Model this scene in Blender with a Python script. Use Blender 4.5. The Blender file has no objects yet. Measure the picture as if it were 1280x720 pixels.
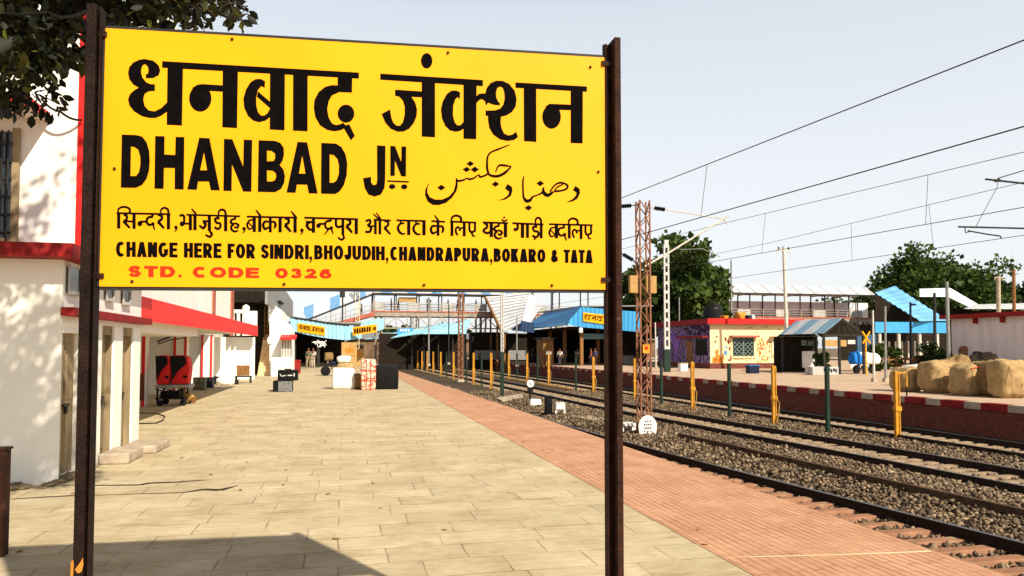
import bpy, bmesh, math, random
import numpy as np
from mathutils import Vector, Matrix, geometry
random.seed(7); rng = np.random.default_rng(7)
SC = bpy.context.scene; COL = SC.collection
R = math.radians
# ------------------------------------------------------------------ camera, sky, sun, exposure
F = 924.0; PIT = R(2.4); CYP = 435 - F*math.tan(PIT); H = 1.7; TH = R(12.8)
cam = bpy.data.cameras.new('camera'); co = bpy.data.objects.new('camera', cam); COL.objects.link(co)
cam.sensor_width = 36; cam.lens = F/1280*36; cam.shift_y = (CYP-360)/1280; cam.clip_start = .05; cam.clip_end = 6000
co.location = (0, 0, H); co.rotation_euler = (R(90)+PIT, 0, 0); SC.camera = co
SUNAZ = (.62, -.78); SUNEL = R(39)
w = bpy.data.worlds.new('World'); SC.world = w; w.use_nodes = True
nt = w.node_tree; bg = nt.nodes['Background']
sky = nt.nodes.new('ShaderNodeTexSky'); sky.sky_type = 'NISHITA'; sky.sun_disc = False
sky.sun_elevation = SUNEL; sky.sun_rotation = math.atan2(SUNAZ[0], SUNAZ[1])
sky.air_density = 1.0; sky.dust_density = 2.0; sky.ozone_density = 1.0; sky.altitude = 200
hs = nt.nodes.new('ShaderNodeHueSaturation'); hs.inputs['Saturation'].default_value = .6; hs.inputs['Value'].default_value = .42
nt.links.new(sky.outputs[0], hs.inputs['Color'])
# hot-weather haze: the lower sky whitens towards the horizon
tcw = nt.nodes.new('ShaderNodeTexCoord'); sxw = nt.nodes.new('ShaderNodeSeparateXYZ'); nt.links.new(tcw.outputs['Generated'], sxw.inputs[0])
rpw = nt.nodes.new('ShaderNodeValToRGB'); nt.links.new(sxw.outputs[2], rpw.inputs[0])
e_ = rpw.color_ramp.elements; e_[0].position = .0; e_[0].color = (6.0, 6.05, 6.1, 1); e_[1].position = .62; e_[1].color = (0, 0, 0, 1)
x_ = e_.new(.22); x_.color = (5.9, 6.0, 6.1, 1); x_ = e_.new(.42); x_.color = (5.0, 5.35, 5.7, 1)
adw = nt.nodes.new('ShaderNodeMix'); adw.data_type = 'RGBA'; adw.blend_type = 'ADD'; adw.inputs[0].default_value = 1; adw.clamp_result = False
nt.links.new(hs.outputs[0], adw.inputs[6]); nt.links.new(rpw.outputs[0], adw.inputs[7]); nt.links.new(adw.outputs[2], bg.inputs[0])
bg.inputs[1].default_value = .087
sun = bpy.data.lights.new('sun', 'SUN'); sun.energy = 5.0; sun.angle = R(.8); sun.color = (1, .9, .73)
so = bpy.data.objects.new('sun', sun); COL.objects.link(so)
sd = Vector((SUNAZ[0]*math.cos(SUNEL), SUNAZ[1]*math.cos(SUNEL), math.sin(SUNEL))).normalized()
so.rotation_euler = sd.to_track_quat('Z', 'Y').to_euler(); so.location = sd*60
SC.view_settings.view_transform = 'Standard'; SC.view_settings.look = 'None'
SC.view_settings.exposure = 0.46; SC.view_settings.gamma = 1
SC.render.engine = 'CYCLES'; SC.cycles.use_denoising = True; SC.cycles.max_bounces = 6

# ------------------------------------------------------------------ station frame: r = right of the track direction, s = along it, z = up
CT, ST = math.cos(TH), math.sin(TH)
def S2W(p): return Vector((p[0]*CT-p[1]*ST, p[0]*ST+p[1]*CT, p[2]))
def ray(x, y):
    d = ((x-640)/F, 1.0, -(y-CYP)/F); c, s = math.cos(PIT), math.sin(PIT)
    a = (d[0], c*d[1]-s*d[2], s*d[1]+c*d[2])
    return Vector((CT*a[0]+ST*a[1], -ST*a[0]+CT*a[1], a[2]))
CAM = Vector((0, 0, H))
def onz(x, y, z=0.): d = ray(x, y); return CAM+d*((z-H)/d.z)
def onr(x, y, r): d = ray(x, y); return CAM+d*(r/d.x)
def ons(x, y, s): d = ray(x, y); return CAM+d*(s/d.y)
SUNS = Vector((CT*sd.x+ST*sd.y, -ST*sd.x+CT*sd.y, sd.z))      # towards the sun, station frame

# ------------------------------------------------------------------ mesh builder and objects
BASE = {}
class MB:
    def __init__(s): s.v = []; s.f = []; s.mi = []; s.cur = 0
    def add(s, vs, fs):
        n = len(s.v); s.v += [tuple(p) for p in vs]
        for f in fs: s.f.append(tuple(i+n for i in f)); s.mi.append(s.cur)
        return s
    def box(s, a, b, c, d, e, f):
        return s.add([(a,c,e),(b,c,e),(b,d,e),(a,d,e),(a,c,f),(b,c,f),(b,d,f),(a,d,f)],
                     [(0,3,2,1),(4,5,6,7),(0,1,5,4),(1,2,6,5),(2,3,7,6),(3,0,4,7)])
    def ext(s, pts, vec):
        n = len(pts); vec = Vector(vec); P = [Vector(p) for p in pts]
        nrm = Vector((0,0,0))
        for i in range(n): nrm += P[i].cross(P[(i+1) % n])
        if nrm.dot(vec) > 0: P.reverse()
        q = [p+vec for p in P]
        tri = geometry.tessellate_polygon([P]) if n > 4 else None
        fs = []
        if tri:
            for t in tri:
                a, b, c = t
                m = (P[b]-P[a]).cross(P[c]-P[a])
                t2 = (a, b, c) if m.dot(vec) < 0 else (a, c, b)
                fs.append(t2); fs.append((t2[0]+n, t2[2]+n, t2[1]+n))
        else: fs = [tuple(range(n)), tuple(range(2*n-1, n-1, -1))]
        for i in range(n):
            j = (i+1) % n; fs.append((j, i, i+n, j+n))
        return s.add(P+q, fs)
    def slab(s, pts, t):
        P = [Vector(p) for p in pts]; nrm = (P[1]-P[0]).cross(P[2]-P[0]).normalized()
        return s.ext(P, nrm*t)
    def beam(s, p, q, w, h=None, up=(0,0,1)):
        h = h or w; p = Vector(p); q = Vector(q); d = (q-p).normalized(); up = Vector(up)
        if abs(d.dot(up)) > .98: up = Vector((0,1,0))
        a = d.cross(up).normalized()*(w/2); b = a.cross(d).normalized()*(h/2)
        vs = [p-a-b, p+a-b, p+a+b, p-a+b, q-a-b, q+a-b, q+a+b, q-a+b]
        return s.add(vs, [(0,1,2,3),(7,6,5,4),(0,4,5,1),(1,5,6,2),(2,6,7,3),(3,7,4,0)])
    def tube(s, path, rad, n=8, cap=True):
        P = [Vector(p) for p in path]; m = len(P)
        rads = rad if isinstance(rad, (list, tuple)) else [rad]*m
        a = None; vs = []
        for i in range(m):
            d = (P[min(i+1, m-1)]-P[max(i-1, 0)]).normalized()
            if a is None:
                a = d.orthogonal().normalized()
            else:
                a = (a-d*a.dot(d)); a = a.normalized() if a.length > 1e-5 else d.orthogonal().normalized()
            b = d.cross(a)
            for k in range(n):
                t = 2*math.pi*k/n; vs.append(P[i]+(a*math.cos(t)+b*math.sin(t))*rads[i])
        fs = []
        for i in range(m-1):
            for k in range(n):
                k2 = (k+1) % n; fs.append((i*n+k, i*n+k2, (i+1)*n+k2, (i+1)*n+k))
        if cap: fs += [tuple(range(n-1, -1, -1)), tuple(range((m-1)*n, m*n))]
        return s.add(vs, fs)
    def lathe(s, c, prof, n=16, axis='z'):
        vs = []; m = len(prof)
        for rr, zz in prof:
            for k in range(n):
                t = 2*math.pi*k/n; x, y = rr*math.cos(t), rr*math.sin(t)
                p = (x, y, zz) if axis == 'z' else ((x, zz, y) if axis == 'y' else (zz, x, y))
                vs.append((c[0]+p[0], c[1]+p[1], c[2]+p[2]))
        fs = []
        for i in range(m-1):
            for k in range(n):
                k2 = (k+1) % n; f = (i*n+k, i*n+k2, (i+1)*n+k2, (i+1)*n+k)
                fs.append(f if axis != 'y' else f[::-1])
        c0, c1 = tuple(range(n-1, -1, -1)), tuple(range((m-1)*n, m*n))
        fs += [c0, c1] if axis != 'y' else [c0[::-1], c1[::-1]]
        return s.add(vs, fs)
    def corr(s, p0, p1, p2, p3, n, amp):
        """corrugated sheet: p0-p1 runs across the ribs, p0-p3 along them"""
        p0, p1, p2, p3 = map(Vector, (p0, p1, p2, p3)); nr = (p1-p0).cross(p3-p0).normalized()
        vs = []; m = n*4
        for i in range(m+1):
            t = i/m; o = nr*(amp*(0, 1, 1, 0)[i % 4]); vs += [p0.lerp(p1, t)+o, p3.lerp(p2, t)+o]
        fs = [(2*i, 2*i+2, 2*i+3, 2*i+1) for i in range(m)]
        k = len(vs)
        vs += [Vector(v)-nr*.012 for v in vs]
        fs += [tuple(a+k for a in f[::-1]) for f in fs]
        return s.add(vs, fs)
    def sack(s, c, dims, seed=0, e=.35, rough=.05, lean=0, n=14, m=10):
        """slumped bale: superellipsoid with bumps, c = centre of its base"""
        rnd = np.random.default_rng(seed); ph = rnd.uniform(0, 6.28, 8)
        def sp(v, p): return math.copysign(abs(v)**p, v)
        vs = []
        for i in range(m+1):
            th = -math.pi/2+math.pi*i/m
            for k in range(n*2):
                t = math.pi*k/n
                x = sp(math.cos(th), e)*sp(math.cos(t), e); y = sp(math.cos(th), e)*sp(math.sin(t), e); z = sp(math.sin(th), e)
                b = 1+rough*(math.sin(3*x+ph[0]+2*z)+math.sin(4*y+ph[1]-3*x)+.8*math.sin(5*z+ph[2]+3*x)+.6*math.sin(9*x+7*z+ph[3])+.5*math.sin(11*y+8*z+ph[4]))
                if i == 0: b = 1
                zz = (z*b+1)/2*dims[2] if z > -.95 else 0
                vs.append((c[0]+x*b*dims[0]/2+lean*zz, c[1]+y*b*dims[1]/2, c[2]+max(0, zz)))
        fs = []; q = n*2
        for i in range(m):
            for k in range(q):
                k2 = (k+1) % q; fs.append((i*q+k, i*q+k2, (i+1)*q+k2, (i+1)*q+k))
        return s.add(vs, fs)
    def build(s, name, mat, parent=None, smooth=False, bevel=0, base=None, recalc=False):
        b = Vector(BASE.get(parent.name, (0,0,0))) if parent else Vector(base or (0,0,0))
        me = bpy.data.meshes.new(name)
        me.from_pydata([Vector(v)-b for v in s.v], [], s.f)
        mats = mat if isinstance(mat, (list, tuple)) else [mat]
        for m in mats: me.materials.append(m)
        if len(mats) > 1: me.polygons.foreach_set('material_index', s.mi)
        if smooth: me.polygons.foreach_set('use_smooth', [True]*len(s.f))
        if recalc:
            bm = bmesh.new(); bm.from_mesh(me); bmesh.ops.recalc_face_normals(bm, faces=bm.faces); bm.to_mesh(me); bm.free()
        me.update()
        o = bpy.data.objects.new(name, me); COL.objects.link(o)
        if parent: o.parent = parent; BASE[o.name] = tuple(b)
        else: o.location = S2W(b); o.rotation_euler = (0, 0, TH); BASE[o.name] = tuple(b)
        if bevel:
            md = o.modifiers.new('bevel', 'BEVEL'); md.width = bevel; md.segments = 2; md.limit_method = 'ANGLE'
        return o
def tag(o, label=None, cat=None, group=None, kind=None):
    if label: o['label'] = label
    if cat: o['category'] = cat
    if group: o['group'] = group
    if kind: o['kind'] = kind
    return o
def thing(name, label, cat, base, group=None, local=False, yaw=0):
    """Empty at a thing's base; parts of a local thing are written around (0,0,0)"""
    o = bpy.data.objects.new(name, None); COL.objects.link(o); o.empty_display_size = .2
    o.location = S2W(base); o.rotation_euler = (0, 0, TH+yaw)
    BASE[o.name] = (0,0,0) if local else tuple(base)
    return tag(o, label, cat, group)
def dup(root, base, yaw=0, label=None, scale=1):
    r = root.copy(); COL.objects.link(r); r.location = S2W(base); r.rotation_euler = (0, 0, TH+yaw); r.scale = (scale,)*3
    if label: r['label'] = label
    for ch in list(root.children):
        c = ch.copy(); COL.objects.link(c); c.parent = r
        for g in list(ch.children):
            d = g.copy(); COL.objects.link(d); d.parent = c
    return r
def struct(o, kind='structure'): o['kind'] = kind; return o

# ------------------------------------------------------------------ materials
def lin(c):
    return tuple((v/12.92 if v <= .04045 else ((v+.055)/1.055)**2.4) for v in c)
def mat(name, col, rough=.8, var=.2, scale=4., bump=.0, bscale=60., metal=0., spots=None, spot_t=.62, spot_s=3., streak=False, spec=.12):
    m = bpy.data.materials.new(name); m.use_nodes = True; t = m.node_tree; L = t.links
    b = t.nodes['Principled BSDF']; b.inputs['Roughness'].default_value = rough; b.inputs['Metallic'].default_value = metal
    b.inputs['Specular IOR Level'].default_value = spec
    tc = t.nodes.new('ShaderNodeTexCoord'); mp = t.nodes.new('ShaderNodeMapping'); L.new(tc.outputs['Object'], mp.inputs[0])
    if streak: mp.inputs['Scale'].default_value = (1, 1, .18)
    n = t.nodes.new('ShaderNodeTexNoise'); n.inputs['Scale'].default_value = scale; n.inputs['Detail'].default_value = 6; L.new(mp.outputs[0], n.inputs[0])
    rp = t.nodes.new('ShaderNodeValToRGB'); L.new(n.outputs[0], rp.inputs[0])
    lo = tuple(max(0, c*(1-var)) for c in col); hi = tuple(min(1, c*(1+var)) for c in col)
    rp.color_ramp.elements[0].position = .3; rp.color_ramp.elements[0].color = (*lo, 1)
    rp.color_ramp.elements[1].position = .7; rp.color_ramp.elements[1].color = (*hi, 1)
    out = rp.outputs[0]
    if spots:
        n2 = t.nodes.new('ShaderNodeTexNoise'); n2.inputs['Scale'].default_value = spot_s; n2.inputs['Detail'].default_value = 8; n2.inputs['Roughness'].default_value = .65; L.new(mp.outputs[0], n2.inputs[0])
        r2 = t.nodes.new('ShaderNodeValToRGB'); r2.color_ramp.elements[0].position = spot_t; r2.color_ramp.elements[1].position = spot_t+.06; L.new(n2.outputs[0], r2.inputs[0])
        mx = t.nodes.new('ShaderNodeMix'); mx.data_type = 'RGBA'; L.new(r2.outputs[0], mx.inputs[0]); L.new(out, mx.inputs[6]); mx.inputs[7].default_value = (*spots, 1); out = mx.outputs[2]
    L.new(out, b.inputs['Base Color'])
    if bump:
        n3 = t.nodes.new('ShaderNodeTexNoise'); n3.inputs['Scale'].default_value = bscale; n3.inputs['Detail'].default_value = 4; L.new(tc.outputs['Object'], n3.inputs[0])
        bp = t.nodes.new('ShaderNodeBump'); bp.inputs['Strength'].default_value = bump; bp.inputs['Distance'].default_value = .02; L.new(n3.outputs[0], bp.inputs['Height']); L.new(bp.outputs[0], b.inputs['Normal'])
    return m
def stripes(name, A, B, period, axis='x', duty=.5, rough=.5):
    m = bpy.data.materials.new(name); m.use_nodes = True; t = m.node_tree; L = t.links; b = t.nodes['Principled BSDF']; b.inputs['Roughness'].default_value = rough
    tc = t.nodes.new('ShaderNodeTexCoord'); sx = t.nodes.new('ShaderNodeSeparateXYZ'); L.new(tc.outputs['Object'], sx.inputs[0])
    d = t.nodes.new('ShaderNodeMath'); d.operation = 'DIVIDE'; d.inputs[1].default_value = period; L.new(sx.outputs['xyz'.index(axis)], d.inputs[0])
    f = t.nodes.new('ShaderNodeMath'); f.operation = 'FRACT'; L.new(d.outputs[0], f.inputs[0])
    g = t.nodes.new('ShaderNodeMath'); g.operation = 'GREATER_THAN'; g.inputs[1].default_value = duty; L.new(f.outputs[0], g.inputs[0])
    n = t.nodes.new('ShaderNodeTexNoise'); n.inputs['Scale'].default_value = 2; n.inputs['Detail'].default_value = 6; L.new(tc.outputs['Object'], n.inputs[0])
    mx = t.nodes.new('ShaderNodeMix'); mx.data_type = 'RGBA'; L.new(g.outputs[0], mx.inputs[0]); mx.inputs[6].default_value = (*A, 1); mx.inputs[7].default_value = (*B, 1)
    m2 = t.nodes.new('ShaderNodeMix'); m2.data_type = 'RGBA'; m2.blend_type = 'MULTIPLY'; m2.inputs[0].default_value = .5; L.new(mx.outputs[2], m2.inputs[6]); L.new(n.outputs[0], m2.inputs[7])
    L.new(m2.outputs[2], b.inputs['Base Color']); return m

M = {}
M['white'] = mat('white_paint', (.84,.81,.74), .75, .06, 2., .15, 40, spots=(.55,.49,.38), spot_t=.66, spot_s=1.7)
M['white_clean'] = mat('white_limewash', (.82,.79,.73), .8, .04, 2., .1, 30)
M['greywall'] = mat('weathered_white_wall', (.42,.41,.38), .85, .2, 2.5, .15, 30, streak=True)
M['red'] = mat('red_paint', (.66,.022,.02), .5, .15, 3., spots=(.46,.03,.02), spot_t=.68)
M['redbright'] = mat('bright_red_paint', (.86,.035,.03), .5, .1, 2., spots=(.62,.03,.025), spot_t=.68)
M['maroon'] = mat('dark_red_paint', (.24,.014,.014), .6, .3, 5.)
M['brick'] = mat('dark_brick_red', (.16,.05,.035), .85, .35, 9.)
M['black'] = mat('black_paint', (.008,.008,.009), .6, .3)
M['ink'] = mat('black_lettering', (.004,.003,.003), .8, .3, 20, spec=.02)
M['redink'] = mat('red_lettering', (.72,.03,.008), .6, .1, spec=.05)
M['yellow'] = mat('yellow_enamel', (.88,.36,.003), .45, .075, 1.1, .03, 8, spots=(.50,.20,.02), spot_t=.745, spot_s=34, spec=.15)
M['yellowp'] = mat('yellow_pipe_paint', (.56,.255,.025), .6, .25, 6., spots=(.3,.12,.03), spot_t=.66, spot_s=8)
M['darkgreen'] = mat('dark_green_paint', (.018,.035,.025), .5, .3, 6)
M['rust'] = mat('rusty_dark_steel', (.032,.012,.007), .7, .5, 14., .5, 60, spots=(.12,.062,.04), spot_t=.66, spot_s=22)
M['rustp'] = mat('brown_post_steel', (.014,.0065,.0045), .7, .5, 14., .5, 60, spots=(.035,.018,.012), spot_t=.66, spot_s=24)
M['mast'] = mat('red_oxide_steel', (.25,.11,.06), .7, .35, 5., spots=(.14,.05,.03), spot_t=.62, spot_s=6)
M['silver'] = mat('aluminium_paint', (.55,.54,.50), .5, .15, 5.)
M['greymetal'] = mat('grey_galvanised_steel', (.27,.27,.26), .5, .2, 5, metal=.3)
M['darkmetal'] = mat('dark_steel', (.03,.028,.026), .5, .3, 6)
M['rail'] = mat('rusted_rail_side', (.028,.017,.012), .7, .4, 10, .2, 40)
M['railtop'] = mat('worn_rail_head', (.12,.11,.10), .35, .2, 6, metal=.7)
M['concrete'] = mat('weathered_concrete', (.42,.34,.25), .9, .25, 5, .3, 40)
M['sleeper'] = mat('concrete_sleeper', (.30,.215,.14), .9, .3, 4, .3, 40, spots=(.22,.12,.07), spot_t=.6, spot_s=2)
M['sleeper_red'] = mat('rust_stained_sleeper', (.31,.155,.09), .9, .25, 4, .3, 40, spots=(.36,.25,.155), spot_t=.58, spot_s=1.6)
M['wood'] = mat('aged_wood_door', (.28,.21,.12), .75, .3, 7., .2, 50, streak=True, spots=(.12,.085,.05), spot_t=.63, spot_s=4)
M['brown'] = mat('brown_wood', (.24,.115,.04), .7, .3, 6)
M['carton'] = mat('brown_cardboard', (.45,.27,.10), .8, .15, 4)
M['jute'] = mat('jute_cloth', (.40,.27,.125), .95, .25, 5., 1.0, 30, spots=(.24,.14,.055), spot_t=.63, spot_s=3.5)
M['jute2'] = mat('dark_jute_cloth', (.26,.165,.07), .95, .28, 5., 1.0, 30, spots=(.17,.10,.04), spot_t=.6, spot_s=4)
M['sackwhite'] = mat('white_woven_plastic', (.76,.74,.68), .7, .08, 4, .4, 25, spots=(.5,.42,.33), spot_t=.68, spot_s=5)
M['parcel'] = mat('red_printed_parcel_wrap', (.66,.52,.40), .7, .1, 5, .3, 25, spots=(.55,.06,.03), spot_t=.50, spot_s=9)
M['blackcloth'] = mat('black_plastic_wrap', (.006,.006,.006), .55, .3, 6, .3, 20)
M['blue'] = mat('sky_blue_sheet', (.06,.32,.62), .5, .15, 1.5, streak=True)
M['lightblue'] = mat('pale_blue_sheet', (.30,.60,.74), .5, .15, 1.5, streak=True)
M['blueslope'] = mat('shaded_blue_sheet', (.028,.20,.46), .5, .15, 1.5, streak=True)  # deeper blue: the slope's shade is put into the colour
M['deepblue'] = mat('deep_blue_sheet', (.018,.13,.38), .5, .2, 1.5)
M['whitesheet'] = mat('white_roof_sheet', (.70,.71,.74), .5, .08, 1.5)
M['navy'] = mat('navy_plastic', (.012,.018,.045), .5, .3)
M['olive'] = mat('olive_metal_trunk', (.12,.115,.06), .55, .3, 5, spots=(.25,.2,.08), spot_t=.62)
M['cream'] = mat('cream_wall_paint', (.80,.62,.36), .8, .08, 2, spots=(.82,.7,.46), spot_t=.6)
M['lilac'] = mat('lilac_mural_wall', (.24,.17,.31), .8, .5, 5., spots=(.025,.015,.045), spot_t=.50, spot_s=4)
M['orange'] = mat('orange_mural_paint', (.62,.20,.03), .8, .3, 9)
M['leafgreen'] = mat('green_mural_paint', (.28,.30,.06), .8, .3, 9)
M['bluefig'] = mat('blue_mural_paint', (.08,.28,.5), .8, .3, 9)
M['darkpaint'] = mat('dark_mural_paint', (.05,.02,.06), .8, .3, 9)
M['glassdark'] = mat('dark_window_glass', (.012,.016,.018), .12, .2, spec=.6)
M['grille'] = mat('grey_green_grille', (.16,.22,.19), .6, .2)
M['straw'] = mat('broom_straw', (.42,.24,.07), .9, .3, 20)
M['skin'] = mat('brown_skin', (.20,.095,.055), .6, .1)
M['hair'] = mat('black_hair', (.008,.006,.005), .5, .2)
M['rubber'] = mat('black_rubber', (.01,.01,.01), .8, .2)
M['tank'] = mat('black_water_tank', (.012,.012,.013), .4, .2)
M['bluebag'] = mat('bright_blue_bag', (.02,.20,.72), .6, .2, 8, .4, 20)
M['ballbase'] = mat('ballast_bed', (.075,.055,.036), .95, .5, 14., .8, 22)
M['earth'] = mat('dry_earth', (.17,.13,.08), .95, .3, 1.5, .3, 8)
M['dark'] = mat('dark_shade_and_debris', (.02,.014,.01), .9, .4, 3)  # near-black brown: interior shade put into the colour; rags and debris share it
M['plat2'] = mat('pinkish_platform_paving', (.50,.36,.25), .9, .15, 2., .2, 30)
M['bark'] = mat('grey_brown_bark', (.07,.05,.035), .9, .3, 8, .6, 30)
M['fobsteel'] = mat('dusty_bridge_steel', (.33,.27,.21), .7, .35, 3, spots=(.16,.09,.06), spot_t=.6)
M['steelgrey'] = mat('pale_painted_steel', (.58,.52,.44), .6, .2, 4)
M['deckred'] = mat('faded_red_girder', (.40,.12,.075), .7, .3, 4)

def leafmat(name, c0, c1, trans=.25):
    m = bpy.data.materials.new(name); m.use_nodes = True; t = m.node_tree; L = t.links; b = t.nodes['Principled BSDF']
    gi = t.nodes.new('ShaderNodeNewGeometry'); rp = t.nodes.new('ShaderNodeValToRGB'); L.new(gi.outputs['Random Per Island'], rp.inputs[0])
    rp.color_ramp.elements[0].color = (*c0, 1); rp.color_ramp.elements[1].color = (*c1, 1)
    L.new(rp.outputs[0], b.inputs['Base Color']); b.inputs['Roughness'].default_value = .55; b.inputs['Specular IOR Level'].default_value = .18
    tr = t.nodes.new('ShaderNodeBsdfTranslucent'); L.new(rp.outputs[0], tr.inputs[0]); mx = t.nodes.new('ShaderNodeMixShader'); mx.inputs[0].default_value = trans
    L.new(b.outputs[0], mx.inputs[1]); L.new(tr.outputs[0], mx.inputs[2]); L.new(mx.outputs[0], t.nodes['Material Output'].inputs[0]); return m
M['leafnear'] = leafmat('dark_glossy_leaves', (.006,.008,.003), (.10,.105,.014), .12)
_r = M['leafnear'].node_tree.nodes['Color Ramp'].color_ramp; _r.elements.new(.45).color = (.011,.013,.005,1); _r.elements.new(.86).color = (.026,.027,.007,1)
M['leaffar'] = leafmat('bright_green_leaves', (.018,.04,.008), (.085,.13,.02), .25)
M['leafdeep'] = leafmat('deep_green_leaves', (.012,.028,.008), (.05,.085,.018), .2)

def brickmat(name, A, B, mortar, bw, rh, ms, off=.5, rot=0, rough=.8, bump=.3, mixc=.0, stain=None, groove=None):
    m = bpy.data.materials.new(name); m.use_nodes = True; t = m.node_tree; L = t.links; b = t.nodes['Principled BSDF']; b.inputs['Roughness'].default_value = rough; b.inputs['Specular IOR Level'].default_value = .25
    tc = t.nodes.new('ShaderNodeTexCoord'); mp = t.nodes.new('ShaderNodeMapping'); mp.inputs['Rotation'].default_value = (0, 0, rot); L.new(tc.outputs['Object'], mp.inputs[0])
    wn = t.nodes.new('ShaderNodeTexNoise'); wn.inputs['Scale'].default_value = .9; L.new(mp.outputs[0], wn.inputs[0])
    va = t.nodes.new('ShaderNodeVectorMath'); va.operation = 'MULTIPLY_ADD'; L.new(wn.outputs['Color'], va.inputs[0]); va.inputs[1].default_value = (.10*bw, .10*rh, 0); L.new(mp.outputs[0], va.inputs[2])
    br = t.nodes.new('ShaderNodeTexBrick'); L.new(va.outputs[0], br.inputs[0]); br.offset = off; br.squash = 1.35; br.squash_frequency = 3
    br.inputs['Color1'].default_value = (*A, 1); br.inputs['Color2'].default_value = (*B, 1); br.inputs['Mortar'].default_value = (*mortar, 1)
    br.inputs['Scale'].default_value = 1; br.inputs['Brick Width'].default_value = bw; br.inputs['Row Height'].default_value = rh; br.inputs['Mortar Size'].default_value = ms; br.inputs['Mortar Smooth'].default_value = .3; br.inputs['Bias'].default_value = 0
    jn = t.nodes.new('ShaderNodeTexNoise'); jn.inputs['Scale'].default_value = 1.7; jn.inputs['Detail'].default_value = 5; L.new(tc.outputs['Object'], jn.inputs[0])
    jr = t.nodes.new('ShaderNodeValToRGB'); jr.color_ramp.elements[0].position = .44; jr.color_ramp.elements[1].position = .6; L.new(jn.outputs[0], jr.inputs[0])
    jm = t.nodes.new('ShaderNodeMath'); jm.operation = 'MULTIPLY'; jm.inputs[1].default_value = .75; L.new(jr.outputs[0], jm.inputs[0])
    jx = t.nodes.new('ShaderNodeMix'); jx.data_type = 'RGBA'; L.new(jm.outputs[0], jx.inputs[0]); L.new(br.outputs[0], jx.inputs[6]); jx.inputs[7].default_value = (*[(a+c)/2 for a, c in zip(A, B)], 1)
    n = t.nodes.new('ShaderNodeTexNoise'); n.inputs['Scale'].default_value = 1.3; n.inputs['Detail'].default_value = 10; n.inputs['Roughness'].default_value = .68; L.new(tc.outputs['Object'], n.inputs[0])
    rp = t.nodes.new('ShaderNodeValToRGB'); rp.color_ramp.elements[0].position = .32; rp.color_ramp.elements[1].position = .68; rp.color_ramp.elements[0].color = (.70,.66,.58,1); rp.color_ramp.elements[1].color = (1.0,1,1,1); L.new(n.outputs[0], rp.inputs[0])
    mx = t.nodes.new('ShaderNodeMix'); mx.data_type = 'RGBA'; mx.blend_type = 'MULTIPLY'; mx.inputs[0].default_value = 1; L.new(jx.outputs[2], mx.inputs[6]); L.new(rp.outputs[0], mx.inputs[7]); out = mx.outputs[2]
    # fine grain and blotches of the stone itself
    g = t.nodes.new('ShaderNodeTexNoise'); g.inputs['Scale'].default_value = 9; g.inputs['Detail'].default_value = 8; g.inputs['Roughness'].default_value = .7
    ms2 = t.nodes.new('ShaderNodeMapping'); ms2.inputs['Scale'].default_value = (.6, 2.2, 1) ; L.new(tc.outputs['Object'], ms2.inputs[0]); L.new(ms2.outputs[0], g.inputs[0])
    r3 = t.nodes.new('ShaderNodeValToRGB'); r3.color_ramp.elements[0].position = .30; r3.color_ramp.elements[1].position = .6; r3.color_ramp.elements[0].color = (.74,.69,.6,1); r3.color_ramp.elements[1].color = (1.04,1.03,1.0,1); L.new(g.outputs[0], r3.inputs[0])
    m3 = t.nodes.new('ShaderNodeMix'); m3.data_type = 'RGBA'; m3.blend_type = 'MULTIPLY'; m3.inputs[0].default_value = .8; L.new(out, m3.inputs[6]); L.new(r3.outputs[0], m3.inputs[7]); out = m3.outputs[2]
    if stain:
        sn = t.nodes.new('ShaderNodeTexNoise'); sn.inputs['Scale'].default_value = 2.6; sn.inputs['Detail'].default_value = 9; sn.inputs['Roughness'].default_value = .62
        sm = t.nodes.new('ShaderNodeMapping'); sm.inputs['Scale'].default_value = (.45, 1.5, 1); L.new(tc.outputs['Object'], sm.inputs[0]); L.new(sm.outputs[0], sn.inputs[0])
        sr = t.nodes.new('ShaderNodeValToRGB'); sr.color_ramp.elements[0].position = .58; sr.color_ramp.elements[1].position = .74; L.new(sn.outputs[0], sr.inputs[0])
        sx = t.nodes.new('ShaderNodeMix'); sx.data_type = 'RGBA'; L.new(sr.outputs[0], sx.inputs[0]); L.new(out, sx.inputs[6]); sx.inputs[7].default_value = (*stain, 1); out = sx.outputs[2]
    dn = t.nodes.new('ShaderNodeTexNoise'); dn.inputs['Scale'].default_value = 11; dn.inputs['Detail'].default_value = 3; L.new(tc.outputs['Object'], dn.inputs[0])
    dr = t.nodes.new('ShaderNodeValToRGB'); dr.color_ramp.elements[0].position = .70; dr.color_ramp.elements[1].position = .76; dr.color_ramp.elements[1].color = (.6,.6,.6,1); L.new(dn.outputs[0], dr.inputs[0])
    dx = t.nodes.new('ShaderNodeMix'); dx.data_type = 'RGBA'; L.new(dr.outputs[0], dx.inputs[0]); L.new(out, dx.inputs[6]); dx.inputs[7].default_value = (.17,.11,.06,1); out = dx.outputs[2]
    L.new(out, b.inputs['Base Color'])
    ad = t.nodes.new('ShaderNodeMath'); ad.operation = 'MULTIPLY_ADD'; ad.inputs[1].default_value = -1.; L.new(br.outputs['Fac'], ad.inputs[0]); L.new(g.outputs[0], ad.inputs[2])
    bp = t.nodes.new('ShaderNodeBump'); bp.inputs['Strength'].default_value = bump; bp.inputs['Distance'].default_value = .01; L.new(ad.outputs[0], bp.inputs['Height']); L.new(bp.outputs[0], b.inputs['Normal'])
    return m
M['flags'] = brickmat('sandstone_flags', (.655,.56,.39), (.53,.445,.30), (.31,.24,.155), .66, .43, .008, .41, 0, stain=(.30,.205,.105))
M['pink'] = brickmat('pink_ribbed_tiles', (.68,.385,.245), (.60,.325,.20), (.42,.20,.12), 1.25, .082, .011, .37, R(90), bump=.5)

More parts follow.
